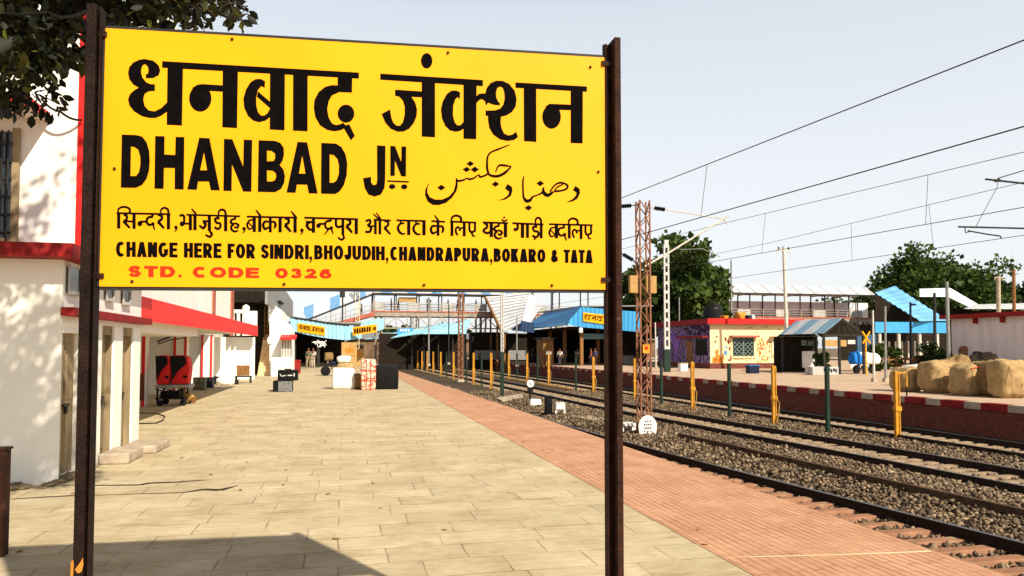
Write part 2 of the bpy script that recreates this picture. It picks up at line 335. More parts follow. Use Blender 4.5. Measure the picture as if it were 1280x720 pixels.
# ================================================================== THE SETTING: ground, platforms, ballast, tracks
def interp(tab, s):
    xs = [a for a, _ in tab]; ys = [b for _, b in tab]
    return float(np.interp(s, xs, ys))
def smooth(tab, lo=-30, hi=170):
    g = np.arange(lo, hi, .5); v = np.interp(g, [a for a, _ in tab], [b for _, b in tab], )
    k = np.ones(17)/17; vp = np.pad(v, 8, mode='edge'); vv = np.convolve(vp, k, 'valid')
    return lambda s: float(np.interp(s, g, vv))
EDGE = smooth([(-30, 5.2), (4.6, 4.86), (14.4, 4.72), (21.4, 4.66), (53, 3.95), (170, 1.6)])
R1R = smooth([(-30, 12.8), (7.87, 8.58), (12.8, 7.93), (18.9, 7.32), (24, 6.98), (32, 6.8), (53, 6.45), (170, 4.1)])
R2L = smooth([(-30, 14.4), (11.16, 12.08), (18.67, 11.57), (29.3, 10.75), (46, 10.35), (80, 9.6), (170, 7.0)])
R3L = smooth([(-30, 17.2), (14.5, 15.75), (30, 15.5), (50, 15.3), (170, 13)])
BORD = smooth([(-30, 3.0), (60, 3.0), (170, 1.2)])
P2 = smooth([(-30, 19.6), (18, 19.3), (30, 19.1), (60, 19.2), (170, 17.5)])
GZ = -1.02
m = MB(); m.add([(-3000,-1500,GZ-.25),(3000,-1500,GZ-.25),(3000,4500,GZ-.25),(-3000,4500,GZ-.25)], [(0,1,2,3)])
struct(m.build('ground', M['earth']))
SS = list(np.arange(-14, 150, 2.0))
def strip(m, fa, fb, z, ss=SS):
    n = len(m.v)
    for s in ss: m.v += [(fa(s), s, z), (fb(s), s, z)]
    for i in range(len(ss)-1): m.f.append((n+2*i, n+2*i+1, n+2*i+3, n+2*i+2)); m.mi.append(m.cur)
m = MB(); strip(m, lambda s: -60, lambda s: BORD(s), 0.)
struct(m.build('platform', M['flags']))
m = MB(); strip(m, lambda s: BORD(s), lambda s: EDGE(s), 0.004)
struct(m.build('platform_tactile_strip', M['pink']))
m = MB()
for i in range(len(SS)-1):
    a, b = SS[i], SS[i+1]
    m.add([(EDGE(a), a, .004), (EDGE(b), b, .004), (EDGE(b)-.05, b, -1.3), (EDGE(a)-.05, a, -1.3)], [(0,1,2,3)])
struct(m.build('platform_wall', M['brick']))
m = MB(); strip(m, lambda s: P2(s), lambda s: 95, 0.)
struct(m.build('far_platform', M['plat2']))
m = MB()
for i in range(len(SS)-1):
    a, b = SS[i], SS[i+1]
    m.add([(P2(a)+.06, a, -.2), (P2(a)+.06, a, -1.4), (P2(b)+.06, b, -1.4), (P2(b)+.06, b, -.2)], [(0,1,2,3)])
struct(m.build('far_platform_wall', M['brick']))
# red and white painted coping along the far platform
m = MB(); s = -10.; k = 0
while s < 120:
    m.cur = k % 2; L_ = .95 if k % 2 == 0 else .62; e = s+L_
    m.ext([(P2(s)-.02, s, -.21), (P2(e)-.02, e, -.21), (P2(e)-.02, e, .006), (P2(s)-.02, s, .006)], (.35, 0, 0)); m.mi += []
    s = e; k += 1
m.mi = []
k = 0; nf = len(m.f); per = 6
m.mi = [((i//per) % 2) for i in range(nf)]
struct(m.build('far_platform_coping', [M['maroon'], M['concrete']]))
m = MB(); ss2 = list(np.arange(-14, 150, 1.0)); strip(m, lambda s: EDGE(s)-.1, lambda s: P2(s)+.2, GZ, ss2)
struct(m.build('track_bed', M['ballbase']))

# ballast stones: thousands of loose chips, one object
def stones(name, N, area, size, label):
    o = np.array([[1,0,0],[-1,0,0],[0,1,0],[0,-1,0],[0,0,1],[0,0,-1]], float)
    fc = np.array([[0,2,4],[2,1,4],[1,3,4],[3,0,4],[2,0,5],[1,2,5],[3,1,5],[0,3,5]])
    P, D = area(N); n = len(P)
    V = o[None]*rng.uniform(.55, 1.25, (n, 6, 1))+rng.normal(0, .16, (n, 6, 3))
    a = rng.uniform(0, 6.28, n); b = rng.uniform(-.9, .9, n); ca, sa, cb, sb = np.cos(a), np.sin(a), np.cos(b), np.sin(b)
    x = V[:,:,0]*ca[:,None]-V[:,:,1]*sa[:,None]; y = V[:,:,0]*sa[:,None]+V[:,:,1]*ca[:,None]; z = V[:,:,2]*.75
    y2 = y*cb[:,None]-z*sb[:,None]; z2 = y*sb[:,None]+z*cb[:,None]
    V = np.stack([x, y2, z2], 2)*(D*size)[:,None,None]+P[:,None,:]
    me = bpy.data.meshes.new(name); nv = n*6; nf = n*8
    me.vertices.add(nv); me.vertices.foreach_set('co', V.reshape(-1))
    F_ = (fc[None]+(np.arange(n)*6)[:,None,None]).reshape(-1)
    me.loops.add(nf*3); me.loops.foreach_set('vertex_index', F_.astype(np.int32))
    me.polygons.add(nf); me.polygons.foreach_set('loop_start', np.arange(0, nf*3, 3, dtype=np.int32)); me.polygons.foreach_set('loop_total', np.full(nf, 3, dtype=np.int32))
    me.update(); me.validate()
    ob = bpy.data.objects.new(name, me); COL.objects.link(ob); ob.rotation_euler = (0,0,TH)
    ob['kind'] = 'stuff'; tag(ob, label, 'ballast')
    mm = leafmat('ballast_stone', (.03,.022,.015), (.40,.30,.19), 0); rp = mm.node_tree.nodes['Color Ramp']
    rp.color_ramp.elements.new(.5).color = (.16,.11,.07,1); rp.color_ramp.elements.new(.9).color = (.28,.20,.125,1)
    mm.node_tree.nodes['Principled BSDF'].inputs['Roughness'].default_value = .9
    me.materials.append(mm); return ob
def bal(N):
    s = 5.5+38*rng.random(N)**1.5; lo = np.array([max(EDGE(v), 6.4) for v in s]); hi = np.array([R3L(v)+.6 for v in s])
    r = lo+(hi-lo)*rng.random(N)
    l1 = np.array([R1R(v) for v in s]); l2 = np.array([R2L(v) for v in s])
    z = np.full(N, GZ+.02)
    mid = (r > l1+.12) & (r < l2-.1); z[mid] += .10*np.sin(np.pi*(r[mid]-l1[mid])/(l2[mid]-l1[mid]))+.05
    hp = r > l2+1.9; z[hp] += .08
    between = ((r > l1-1.6) & (r < l1-.05)) | ((r > l2+.06) & (r < l2+1.62)); z[between] += .005
    # the cess between bays dips where sleepers show
    keep = np.ones(N, bool); p1 = (s+8) % .48; p2 = (s+6) % .48
    keep[((r > l1-2.3) & (r < l1+.33)) & ((p1 < .125) | (p1 > .345)) & (rng.random(N) > .02)] = False
    keep[((r > l2-.3) & (r < l2+1.95)) & ((p2 < .125) | (p2 > .345)) & (rng.random(N) > .03)] = False
    P = np.stack([r, s, z+rng.normal(0, .018, N)], 1)[keep]
    return P, np.exp(rng.normal(0, .28, len(P)))
stones('ballast', 80000, bal, .041, 'grey brown ballast stones lying between and around the rails')

def railprof(w=.07, h=.156):
    return [(-.07, 0), (.07, 0), (.07, .018), (.012, .035), (.012, .115), (.036, .122), (.036, .156), (-.036, .156), (-.036, .122), (-.012, .115), (-.012, .035), (-.07, .018)]
def track(label, fl, s0, s1, smt='sleeper'):
    t = thing('railway_track', label, 'railway track', (fl(20)+.838, 20, -.96))
    for off in (0, 1.676):
        m = MB(); ss = np.arange(s0, s1, 1.5); pr = railprof(); n = len(pr)
        for s in ss:
            for a, b in pr: m.v.append((fl(s)+off+a, s, -.956+b))
        for i in range(len(ss)-1):
            for k in range(n):
                k2 = (k+1) % n; m.f.append((i*n+k, i*n+k2, (i+1)*n+k2, (i+1)*n+k)); m.mi.append(1 if k == 6 else 0)
        m.build('rail', [M['rail'], M['railtop']], t, recalc=True)
    first = None; cnt = 0; s = s0
    rest = MB()
    while s < s1:
        c = fl(s)+.838
        if cnt < 98 and s > 5.5:
            if first is None:
                q = MB(); q.ext([(c-1.37, s-.11, -1.16), (c+1.37, s-.11, -1.16), (c+1.37, s-.09, -.936), (c-1.37, s-.09, -.936)], (0, .2, 0))
                first = q.build('sleeper', M[smt], t, bevel=.012); fs, fc = s, c
            else:
                d = first.copy(); COL.objects.link(d); d.location = (c-fc, s-fs, random.uniform(-.012, .006)); d.rotation_euler = (0, 0, random.uniform(-.012, .012))
            cnt += 1
        else: rest.box(c-1.37, c+1.37, s-.12, s+.12, -1.1, -.955)
        s += .48
    if rest.v: rest.build('sleepers', M[smt], t)['kind'] = 'stuff'
    return t
track('nearest railway track, its left rail hidden below the edge of the near platform', lambda s: R1R(s)-1.676, -8, 130, 'sleeper_red')
track('middle railway track with pale sleepers showing between both dark rails', R2L, -6, 130)
track('farthest railway track, running along the foot of the far platform wall', R3L, -4, 130)

# ================================================================== THE STATION NAME BOARD
CA, CB, CC, CD = [ray(*q) for q in ((132,35),(756,72),(757,362),(124,358))]
mm_ = np.array([[-CB[i], CC[i], -CD[i]] for i in range(3)]); sol = np.linalg.solve(mm_, -np.array(CA))
kk = 3.65/CA.y
BA, BB, BC, BD = CAM+CA*kk, CAM+CB*(kk*sol[0]), CAM+CC*(kk*sol[1]), CAM+CD*(kk*sol[2])
BU = (BB-BA).normalized(); BN = (BB-BA).cross(BA-BD).normalized()
if BN.dot(CAM-BA) < 0: BN = -BN
def onboard(x, y, lift=0.):
    d = ray(x, y); o = BA+BN*lift; return CAM+d*((o-CAM).dot(BN)/d.dot(BN))
sign = thing('station_sign', 'big yellow trilingual station name board with black lettering on two rusty steel posts', 'station sign', ((BD.x+BC.x)/2, (BD.y+BC.y)/2, 0))
m = MB(); m.ext([BA, BB, BC, BD], -BN*.004); m.build('board', M['yellow'], sign)
# black folded rim behind the sheet
m = MB()
for p, q in ((BA, BB), (BB, BC), (BC, BD), (BD, BA)): m.beam(p-BN*.02, q-BN*.02, .03, .03)
m.build('frame', M['darkmetal'], sign)
LIFT = [0]
def nextlift(): LIFT[0] = (LIFT[0]+1) % 60; return .0006+LIFT[0]*.00002
class Ink(MB):
    """lettering laid out in the photograph's survey coordinates of the board and cut on the board's own plane"""
    def poly(s, pts, ox=0, oy=0, k=1., holes=()):
        l = nextlift(); loops = [[(ox+a/k, oy+b/k) for a, b in pts]]+[[(ox+a/k, oy+b/k) for a, b in h] for h in holes]
        tri = geometry.tessellate_polygon([[Vector((a, -b, 0)) for a, b in lp] for lp in loops])
        flat = [p for lp in loops for p in lp]
        fs = []
        for a, b, c in tri:
            A, B, C = flat[a], flat[b], flat[c]
            cr = (B[0]-A[0])*(C[1]-A[1])-(B[1]-A[1])*(C[0]-A[0])
            fs.append((a, b, c) if cr < 0 else (a, c, b))
        return s.add([onboard(x, y, l) for x, y in flat], fs)
    def ell(s, cx, cy, rx, ry, ox=0, oy=0, k=1., n=24):
        return s.poly([(cx+rx*math.cos(2*math.pi*i/n), cy+ry*math.sin(2*math.pi*i/n)) for i in range(n)], ox, oy, k)
    def rib(s, pts, w, ox=0, oy=0, k=1., curve=True):
        P = [(ox+a/k, oy+b/k) for a, b in pts]
        W = [x/k for x in w] if isinstance(w, (list, tuple)) else [w/k]*len(P)
        if curve and len(P) > 2:
            Q = []; V = []
            for i in range(len(P)-1):
                p0, p1, p2, p3 = P[max(i-1, 0)], P[i], P[i+1], P[min(i+2, len(P)-1)]
                for j in range(5):
                    t = j/5; t2, t3 = t*t, t*t*t
                    Q.append(tuple(.5*(2*p1[c]+(p2[c]-p0[c])*t+(2*p0[c]-5*p1[c]+4*p2[c]-p3[c])*t2+(3*p1[c]-p0[c]-3*p2[c]+p3[c])*t3) for c in (0, 1)))
                    V.append(W[i]*(1-t)+W[i+1]*t)
            Q.append(P[-1]); V.append(W[-1]); P, W = Q, V
        n = len(P); l = nextlift(); vs = []
        for i in range(n):
            a, b = P[max(i-1, 0)], P[min(i+1, n-1)]
            if 0 < i < n-1:
                d1 = Vector((P[i][0]-a[0], P[i][1]-a[1])).normalized(); d2 = Vector((b[0]-P[i][0], b[1]-P[i][1])).normalized()
                d = (d1+d2); d = d.normalized() if d.length > .1 else d1
                f = min(1/max(d.dot(d1), .4), 1.6)
            else: d = Vector((b[0]-a[0], b[1]-a[1])).normalized(); f = 1
            nx, ny = -d.y, d.x; h = W[i]/2*f
            vs += [onboard(P[i][0]+nx*h, P[i][1]+ny*h, l), onboard(P[i][0]-nx*h, P[i][1]-ny*h, l)]
        return s.add(vs, [(2*i, 2*i+2, 2*i+3, 2*i+1) for i in range(n-1)])

# --- large Devanagari line (coordinates six to a pixel)
G = Ink()
def g1(p, x0=140, **k): G.poly(p, x0, 60, 6., **k)
g1([(245,82),(310,95),(350,130),(362,170),(350,205),(310,225),(255,228),(253,200),(270,190),(274,165),(268,140),(250,122),(232,128),(222,150),(218,180),(228,220),(255,255),(285,270),(322,272),(322,322),(275,325),(245,345),(235,385),(245,435),(275,468),(320,475),(370,450),(418,402),(418,474),(370,508),(325,525),(280,525),(225,512),(165,475),(130,430),(120,385),(135,345),(165,318),(200,297),(160,275),(130,235),(120,190),(128,145),(160,108),(205,87)])
g1([(416,140),(533,140),(525,582),(410,576)]); g1([(376,98),(1852,184),(1852,230),(376,148)])
g1([(830,165),(945,170),(938,601),(827,595)]); G.ell(662,378,84,100,140,60,6.)
g1([(600,300),(640,275),(680,270),(832,280),(832,328),(730,322),(700,380)])
g1([(225,185),(337,190),(334,618),(223,611)], 300); g1([(398,200),(508,205),(507,625),(397,620)], 300)
g1([(188,250),(160,233),(120,232),(80,255),(45,310),(25,380),(32,450),(60,510),(100,545),(145,557),(190,545),(228,516),(228,450),(205,490),(180,508),(155,505),(135,480),(122,430),(122,370),(135,315),(160,285),(186,300)], 300)
g1([(135,325),(228,405),(226,452),(126,365)], 300); g1([(732,215),(842,220),(840,335),(732,330)], 300)
g1([(740,280),(690,278),(640,290),(590,330),(558,390),(553,450),(565,520),(600,580),(655,615),(710,625),(760,615),(800,590),(775,560),(755,570),(720,578),(690,565),(665,520),(655,460),(665,400),(690,355),(740,333)], 300)
G.ell(795,492,63,68,300,60,6.); g1([(768,585),(820,572),(862,660),(832,693)], 300)
g1([(92,192),(862,240),(862,286),(92,238)], 460); G.ell(440,96,43,58,460,60,6.); g1([(403,240),(503,245),(503,670),(403,664)], 460)
g1([(203,312),(410,326),(410,370),(326,366),(355,410),(368,460),(365,510),(345,560),(310,605),(265,627),(220,627),(170,605),(130,560),(102,495),(165,460),(175,520),(190,560),(215,582),(240,582),(262,555),(275,500),(275,440),(262,395),(235,365),(203,358)], 460)
g1([(716,255),(815,262),(812,684),(716,680)], 460)
g1([(690,330),(660,318),(625,320),(590,345),(560,400),(547,460),(555,530),(580,585),(615,618),(655,628),(690,622),(720,603),(720,548),(695,578),(670,580),(650,555),(637,500),(640,430),(655,385),(672,368),(690,382)], 460)
g1([(808,362),(840,342),(870,340),(890,345),(890,395),(875,385),(850,382),(830,395),(808,418)], 460)
g1([(-10,342),(40,340),(50,300),(80,262),(120,245),(170,246),(220,270),(260,320),(275,380),(268,440),(240,480),(200,505),(158,515),(155,560),(162,600),(180,640),(210,655),(240,650),(272,627),(285,668),(255,690),(205,697),(150,685),(100,650),(70,600),(60,540),(60,508),(42,508),(42,468),(110,468),(150,455),(175,425),(185,380),(182,330),(170,298),(150,288),(130,300),(120,335),(122,370),(135,400),(150,415),(148,430),(100,425),(62,410),(45,432),(38,400),(20,385),(-10,382)], 600)
g1([(328,280),(422,285),(423,705),(330,698)], 600); g1([(266,258),(802,288),(802,328),(266,298)], 600); g1([(680,300),(772,305),(770,716),(680,712)], 600)
G.ell(537,515,70,90,600,60,6.); g1([(490,440),(520,418),(690,425),(690,466),(592,464),(560,500)], 600)
# --- DHANBAD JN (eight to a pixel)
def g2(p, x0, holes=()): G.poly(p, x0, 165, 8., holes)
g2([(98,25),(240,30),(300,45),(345,100),(372,190),(378,290),(370,390),(345,470),(300,530),(240,558),(88,556)], 140, [[(190,145),(225,150),(262,175),(283,250),(283,330),(270,400),(240,440),(185,440)]])
g2([(432,40),(526,42),(524,225),(632,230),(636,48),(724,50),(717,576),(626,572),(628,360),(520,358),(516,568),(424,566)], 140)
g2([(872,57),(975,62),(1078,584),(988,582),(970,495),(862,494),(848,578),(752,574)], 140, [[(920,205),(952,382),(882,382)]])
g2([(-80,68),(4,73),(112,345),(118,75),(202,80),(194,597),(112,595),(0,322),(-4,590),(-86,587)], 290)
g2([(266,82),(430,88),(485,110),(518,160),(520,230),(505,290),(478,330),(515,375),(530,440),(522,510),(490,570),(430,602),(258,598)], 290, [[(350,185),(395,188),(430,215),(432,260),(415,290),(350,293)], [(350,382),(410,388),(440,415),(442,450),(425,485),(395,495),(350,493)]])
g2([(655,98),(752,103),(857,615),(768,613),(752,527),(650,524),(636,607),(545,605)], 290, [[(703,235),(735,417),(670,415)]])
g2([(893,108),(1040,115),(1095,150),(1135,220),(1153,310),(1148,430),(1120,530),(1080,590),(1035,620),(890,616)], 290, [[(977,222),(1020,232),(1055,270),(1070,340),(1068,420),(1045,485),(1015,507),(977,507)]])
g2([(330,133),(415,138),(412,480),(405,560),(370,625),(305,645),(245,625),(208,560),(190,462),(270,447),(272,500),(285,525),(305,530),(325,520),(332,480)], 430)
g2([(463,138),(510,140),(573,300),(575,143),(622,146),(620,445),(573,442),(510,285),(508,438),(463,438)], 430)
g2([(433,482),(648,490),(648,506),(433,497)], 430); G.ell(482,545,32,25,430,165,8.); G.ell(602,547,32,25,430,165,8.)
G.build('lettering', M['ink'], sign)
# --- Urdu line
U = Ink(); K5 = 5.818
def up(p): U.poly(p, 520, 170, K5)
def ur(p, w): U.rib(p, w, 520, 170, K5)
def ud(x, y, a=28, b=20): up([(x-a, y), (x, y-b), (x+a, y), (x, y+b)])
up([(103,337),(85,370),(82,410),(100,445),(140,462),(190,462),(240,440),(275,400),(288,350),(290,300),(304,318),(303,365),(295,400),(265,445),(220,485),(165,502),(120,500),(85,475),(66,430),(68,390),(85,355)])
ur([(296,318),(312,326),(345,320),(372,306),(385,314),(420,306),(456,282),(466,297),(500,288),(528,272)], [10,16,14,8,15,13,8,15,13,14])
ud(395,201); ud(368,243); ud(428,243,30,22); ud(184,375,30,21)
ur([(682,63),(600,95),(545,118),(522,150),(517,195),(518,235),(528,276)], [5,14,12,14,15,17,16])
ur([(520,272),(555,290),(600,290),(645,268),(692,224)], [14,18,20,20,9]); ur([(694,222),(640,213),(605,214),(588,238),(580,262)], [8,16,14,10,8])
ud(578,349)
up([(665,348),(698,370),(702,400),(690,435),(650,462),(598,469),(640,452),(670,430),(678,405),(648,380)])
ur([(786,290),(778,330),(779,400),(782,450)], [6,13,13,15]); ur([(780,440),(800,470),(828,468),(850,442),(880,430),(915,412),(932,372)], [12,24,24,13,10,14,9])
ud(818,522); ud(904,344)
ur([(925,375),(930,412),(960,430),(1000,404)], [10,26,26,14]); ur([(975,405),(1005,362),(1042,340),(1080,345),(1103,362),(1092,385),(1050,398),(1005,402)], [12,12,14,14,15,15,13,16]); ur([(1005,400),(1030,370),(1068,352)], [10,11,9])
up([(1160,362),(1190,385),(1193,415),(1175,455),(1140,475),(1092,483),(1140,458),(1165,430),(1168,410),(1142,392)])
U.build('lettering', M['ink'], sign)
# --- small Hindi line (three survey sheets, 6.095 to a pixel)
D = Ink(); KH = 6.095
def hl(sheet):
    ox = (140, 340, 540)[sheet]
    def r_(p, w=14, c=True): D.rib(p, [a*1.32 for a in w] if isinstance(w, (list, tuple)) else w*1.32, ox, 250, KH, c)
    def st(x, a, b, w=23): D.rib([(x, a), (x, b)], w*1.12, ox, 250, KH, False)
    def dot(x, y, a=18, b=None): D.ell(x, y, a, b or a, ox, 250, KH, 14)
    def comma(x, y): dot(x, y, 14); r_([(x+8, y), (x+2, y+18), (x-10, y+34)], [10, 9, 5])
    def ra(x, y, w=16): r_([(x, y), (x+26, y+8), (x+28, y+34), (x, y+52)], w); r_([(x, y+52), (x+22, y+76), (x+46, y+104)], [w+4, w, w-3])
    def ha(x, y): r_([(x+36, y), (x+36, y+20)], 13, False); r_([(x+42, y+22), (x+14, y+26), (x+2, y+44), (x+14, y+58), (x+42, y+54)], [10,13,15,13,10]); r_([(x+40, y+54), (x+60, y+70), (x+50, y+88), (x+28, y+82)], [11,14,13,10]); r_([(x+28, y+66), (x+6, y+78), (x+10, y+104), (x+34, y+118), (x+62, y+108)], [9,13,14,12,7])
    def da(x, y, w=15): r_([(x+46, y), (x+46, y+20)], w, False); r_([(x+50, y+20), (x+14, y+26), (x+2, y+52), (x+14, y+78), (x+40, y+80)], w); dot(x+50, y+74, 14); r_([(x+50, y+80), (x+64, y+120)], [12, 8])
    def dda(x, y): r_([(x+24, y), (x+24, y+18)], 12, False); r_([(x+40, y+18), (x+6, y+24), (x+16, y+52), (x+42, y+58), (x+46, y+84), (x+26, y+100), (x, y+86)], 14)
    def ba(x, y, b): r_([(x+42, y+22), (x+14, y+30), (x, y+62), (x+14, y+92), (x+40, y+84)], [9, 11, 13, 11, 8]); r_([(x+8, y+42), (x+44, y+78)], 8, False); st(x+54, y-2, b)
    def ka(x, y, b): r_([(x+42, y+38), (x+14, y+36), (x, y+62), (x+14, y+92), (x+42, y+78)], [11, 14, 16, 14, 11]); st(x+54, y, b, 20); r_([(x+60, y+40), (x+84, y+38), (x+94, y+62), (x+84, y+88)], [11, 13, 16, 10])
    def la(x, y, b): r_([(x+14, y+98), (x+2, y+78), (x, y+50), (x+14, y+36), (x+30, y+48), (x+30, y+66)], 12); r_([(x+30, y+46), (x+62, y+40)], 10, False); st(x+64, y, b, 20)
    def e_(x, y): r_([(x, y), (x, y+52), (x+14, y+72), (x+42, y+62)], 13); st(x+42, y, y+68, 15); r_([(x+16, y+74), (x+28, y+102), (x+44, y+98)], [12, 10, 6])
    def ta(x, y): r_([(x+20, y), (x+20, y+20)], 11, False); r_([(x+50, y+20), (x+16, y+26), (x, y+56), (x+12, y+88), (x+36, y+102), (x+56, y+98)], [10, 13, 15, 15, 12, 7])
    def ii(x0, x1, y): r_([(x0, y), (x0+2, y-32), (x0+(x1-x0)*.45, y-48), (x1-4, y-34), (x1, y)], [8, 12, 13, 13, 14])
    return r_, st, dot, comma, ra, ha, da, dda, ba, ka, la, e_, ta, ii
r_, st, dot, comma, ra, ha, da, dda, ba, ka, la, e_, ta, ii = hl(0)
r_([(34,99),(446,108)], 11, False); st(51,98,218); ii(48,136,100); r_([(88,110),(112,122),(110,148),(88,160)], 15); r_([(86,160),(112,188),(136,214)], [18,16,12]); r_([(100,162),(168,164)], 12, False); st(168,102,220)
dot(212,180,20); r_([(212,166),(258,164)], 13, False); da(262,108); ra(350,112); st(430,106,224); ii(372,430,107); comma(487,208)
r_([(566,112),(976,124)], 11, False); dot(524,118,11); r_([(524,112),(548,122),(549,175)], [10,14,14]); dot(534,182,19); r_([(535,180),(597,180)], 12, False); st(597,112,230); st(632,108,230); r_([(606,66),(640,106)], [8,14])
r_([(690,160),(742,162)], 13, False); r_([(694,162),(712,185),(695,214),(665,192)], [14,18,15,12]); st(742,115,236); r_([(742,236),(760,258),(745,280),(712,264)], [12,16,14,12])
dda(780,120); st(866,116,238); ii(812,866,120); ha(903,122); comma(1006,218)
r_([(1026,126),(1282,132)], 11, False); ba(1030,128,243); st(1126,122,243); r_([(1096,75),(1132,122)], [8,14]); ka(1152,128,246)
r_, st, dot, comma, ra, ha, da, dda, ba, ka, la, e_, ta, ii = hl(1)
r_([(0,130),(192,134)], 11, False); st(62,130,246); ra(98,138); st(176,130,248); r_([(146,85),(182,130)], [8,14]); comma(228,230)
r_([(246,134),(656,146)], 11, False); r_([(258,166),(314,168)], 13, False); r_([(288,168),(266,190),(285,222),(314,226)], [14,17,15,12]); st(316,136,250); dot(354,196,18); r_([(354,183),(400,181)], 13, False)
da(402,138,14); r_([(436,216),(418,240),(398,264)], [11,9,6]); r_([(488,140),(488,190),(506,206),(538,196)], 15); st(540,140,266,20); r_([(540,264),(548,288),(528,302),(502,284)], [11,14,13,10]); ra(566,146); st(642,146,260)
r_([(774,150),(906,156)], 11, False); r_([(714,162),(742,152),(750,172),(728,194)], 14); r_([(728,194),(754,206),(746,240),(710,242)], 15); r_([(744,200),(788,198)], 11, False); st(788,152,260,19); st(822,150,262,19); r_([(772,106),(818,150)], [7,11]); r_([(794,96),(828,146)], [7,11]); ra(856,158,14)
r_([(948,154),(1170,160)], 11, False); ta(960,156); st(1042,156,267); ta(1078,160); st(1158,160,269)
r_([(1214,160),(1319,166)], 11, False)
r_, st, dot, comma, ra, ha, da, dda, ba, ka, la, e_, ta, ii = hl(2)
ka(-8,162,272); r_([(20,115),(50,160)], [7,13])
r_([(138,164),(338,172)], 11, False); st(152,164,274,20); ii(150,222,166); la(182,170,277); e_(286,172)
r_([(386,170),(580,176)], 11, False); r_([(400,175),(420,190),(416,212),(396,224),(396,240),(420,252),(450,240)], 14); st(452,172,282); ha(473,176); st(560,176,284); r_([(530,146),(550,160),(576,148)], [8,10,8]); dot(550,132,8)
r_([(612,176),(850,186)], 11, False); r_([(650,178),(654,214),(640,230)], 14); dot(634,224,13); st(690,178,288); st(728,178,288,20); dda(764,184); dot(782,299,8); st(832,182,292,20); ii(788,832,182)
r_([(890,184),(1225,192)], 11, False); ba(894,186,292); da(960,190,13); st(1046,186,294,20); ii(1042,1110,188); la(1072,190,297); e_(1170,192)
D.build('lettering', M['ink'], sign)

# --- Latin capitals as strokes; widths in units of the cap height
def arc(cx, cy, rx, ry, a, b, n=14): return [(cx+rx*math.cos(R(a+(b-a)*i/n)), cy+ry*math.sin(R(a+(b-a)*i/n))) for i in range(n+1)]
def P_(*p): return ('p', list(p))
def Dg(*p): return ('d', p)
BOWL = lambda y0, y1, x=1.: [(0, y1)]+arc(x*.45, (y0+y1)/2, x*.55, (y1-y0)/2, 90, -90)+[(0, y0)]
LET = {
 'A': (.72, [Dg(0,0,.5,1), Dg(1,0,.5,1), P_((.2,.25),(.8,.25))]), 'B': (.66, [P_((0,0),(0,1)), ('p', BOWL(.52,1,.9)), ('p', BOWL(0,.52,1.))]),
 'C': (.68, [('p', arc(.52,.5,.52,.5,48,312,22))]), 'D': (.68, [P_((0,0),(0,1)), ('p', [(0,1)]+arc(.45,.5,.55,.5,90,-90,16)+[(0,0)])]),
 'E': (.60, [P_((0,0),(0,1)), P_((0,1),(1,1)), P_((0,.52),(.92,.52)), P_((0,0),(1,0))]), 'F': (.56, [P_((0,0),(0,1)), P_((0,1),(1,1)), P_((0,.5),(.86,.5))]),
 'G': (.72, [('p', arc(.5,.5,.5,.5,48,320,22)), P_((.55,.44),(1,.44)), P_((.95,.05),(.95,.5))]), 'H': (.68, [P_((0,0),(0,1)), P_((1,0),(1,1)), P_((0,.53),(1,.53))]),
 'I': (.22, [P_((.5,0),(.5,1))]), 'J': (.54, [('p', [(1,1.13),(1,.3)]+arc(.5,.3,.5,.3,0,-180,12)+[(0,.34)])]), 'K': (.70, [P_((0,0),(0,1)), Dg(.1,.36,.95,1), Dg(.42,.6,1,0)]),
 'N': (.68, [P_((0,0),(0,1)), P_((1,0),(1,1)), Dg(1,0,0,1)]), 'O': (.74, [('p', arc(.5,.5,.5,.5,90,450,28))]), 'P': (.62, [P_((0,0),(0,1)), ('p', BOWL(.42,1))]),
 'R': (.70, [P_((0,0),(0,1)), ('p', BOWL(.46,1,.94)), Dg(.5,.46,.98,0)]), 'S': (.64, [('p', [(.95,.76),(.82,.93),(.5,1),(.16,.92),(.06,.74),(.2,.58),(.5,.5),(.82,.41),(.96,.25),(.82,.07),(.5,0),(.16,.07),(.03,.25)])]),
 'T': (.62, [P_((0,1),(1,1)), P_((.5,0),(.5,1))]), 'U': (.68, [('p', [(0,1.13),(0,.36)]+arc(.5,.36,.5,.36,180,360,14)+[(1,1.13)])]),
 '&': (.74, [('p', [(1,0),(.6,.4),(.24,.72),(.28,.95),(.5,1),(.68,.9),(.62,.7),(.2,.46),(.03,.24),(.2,.03),(.5,.02),(.78,.2),(.9,.45)])]),
 ',': (.20, [('q', [(0,.2),(1,.2),(1,-.02),(.5,-.25),(.05,-.2),(.5,-.01),(0,-.01)])]), '.': (.22, [P_((.2,0),(.8,0))]),
 '0': (.62, [('p', arc(.5,.5,.5,.5,90,450,26))]), '3': (.60, [('p', [(.04,.78),(.18,.95),(.5,1),(.84,.92),(.9,.74),(.74,.57),(.42,.53)]), ('p', [(.42,.53),(.78,.5),(.97,.29),(.84,.07),(.5,0),(.16,.06),(.02,.25)])]),
 '2': (.60, [('p', [(.04,.72),(.16,.93),(.5,1),(.84,.92),(.94,.72),(.8,.5),(.4,.24),(.06,.0)]), P_((0,0),(1,0))]), '6': (.62, [('p', arc(.5,.31,.47,.31,90,450,22)), ('p', [(.92,.8),(.78,.95),(.52,1),(.2,.86),(.05,.55),(.04,.3)])]), ' ': (.3, [])}
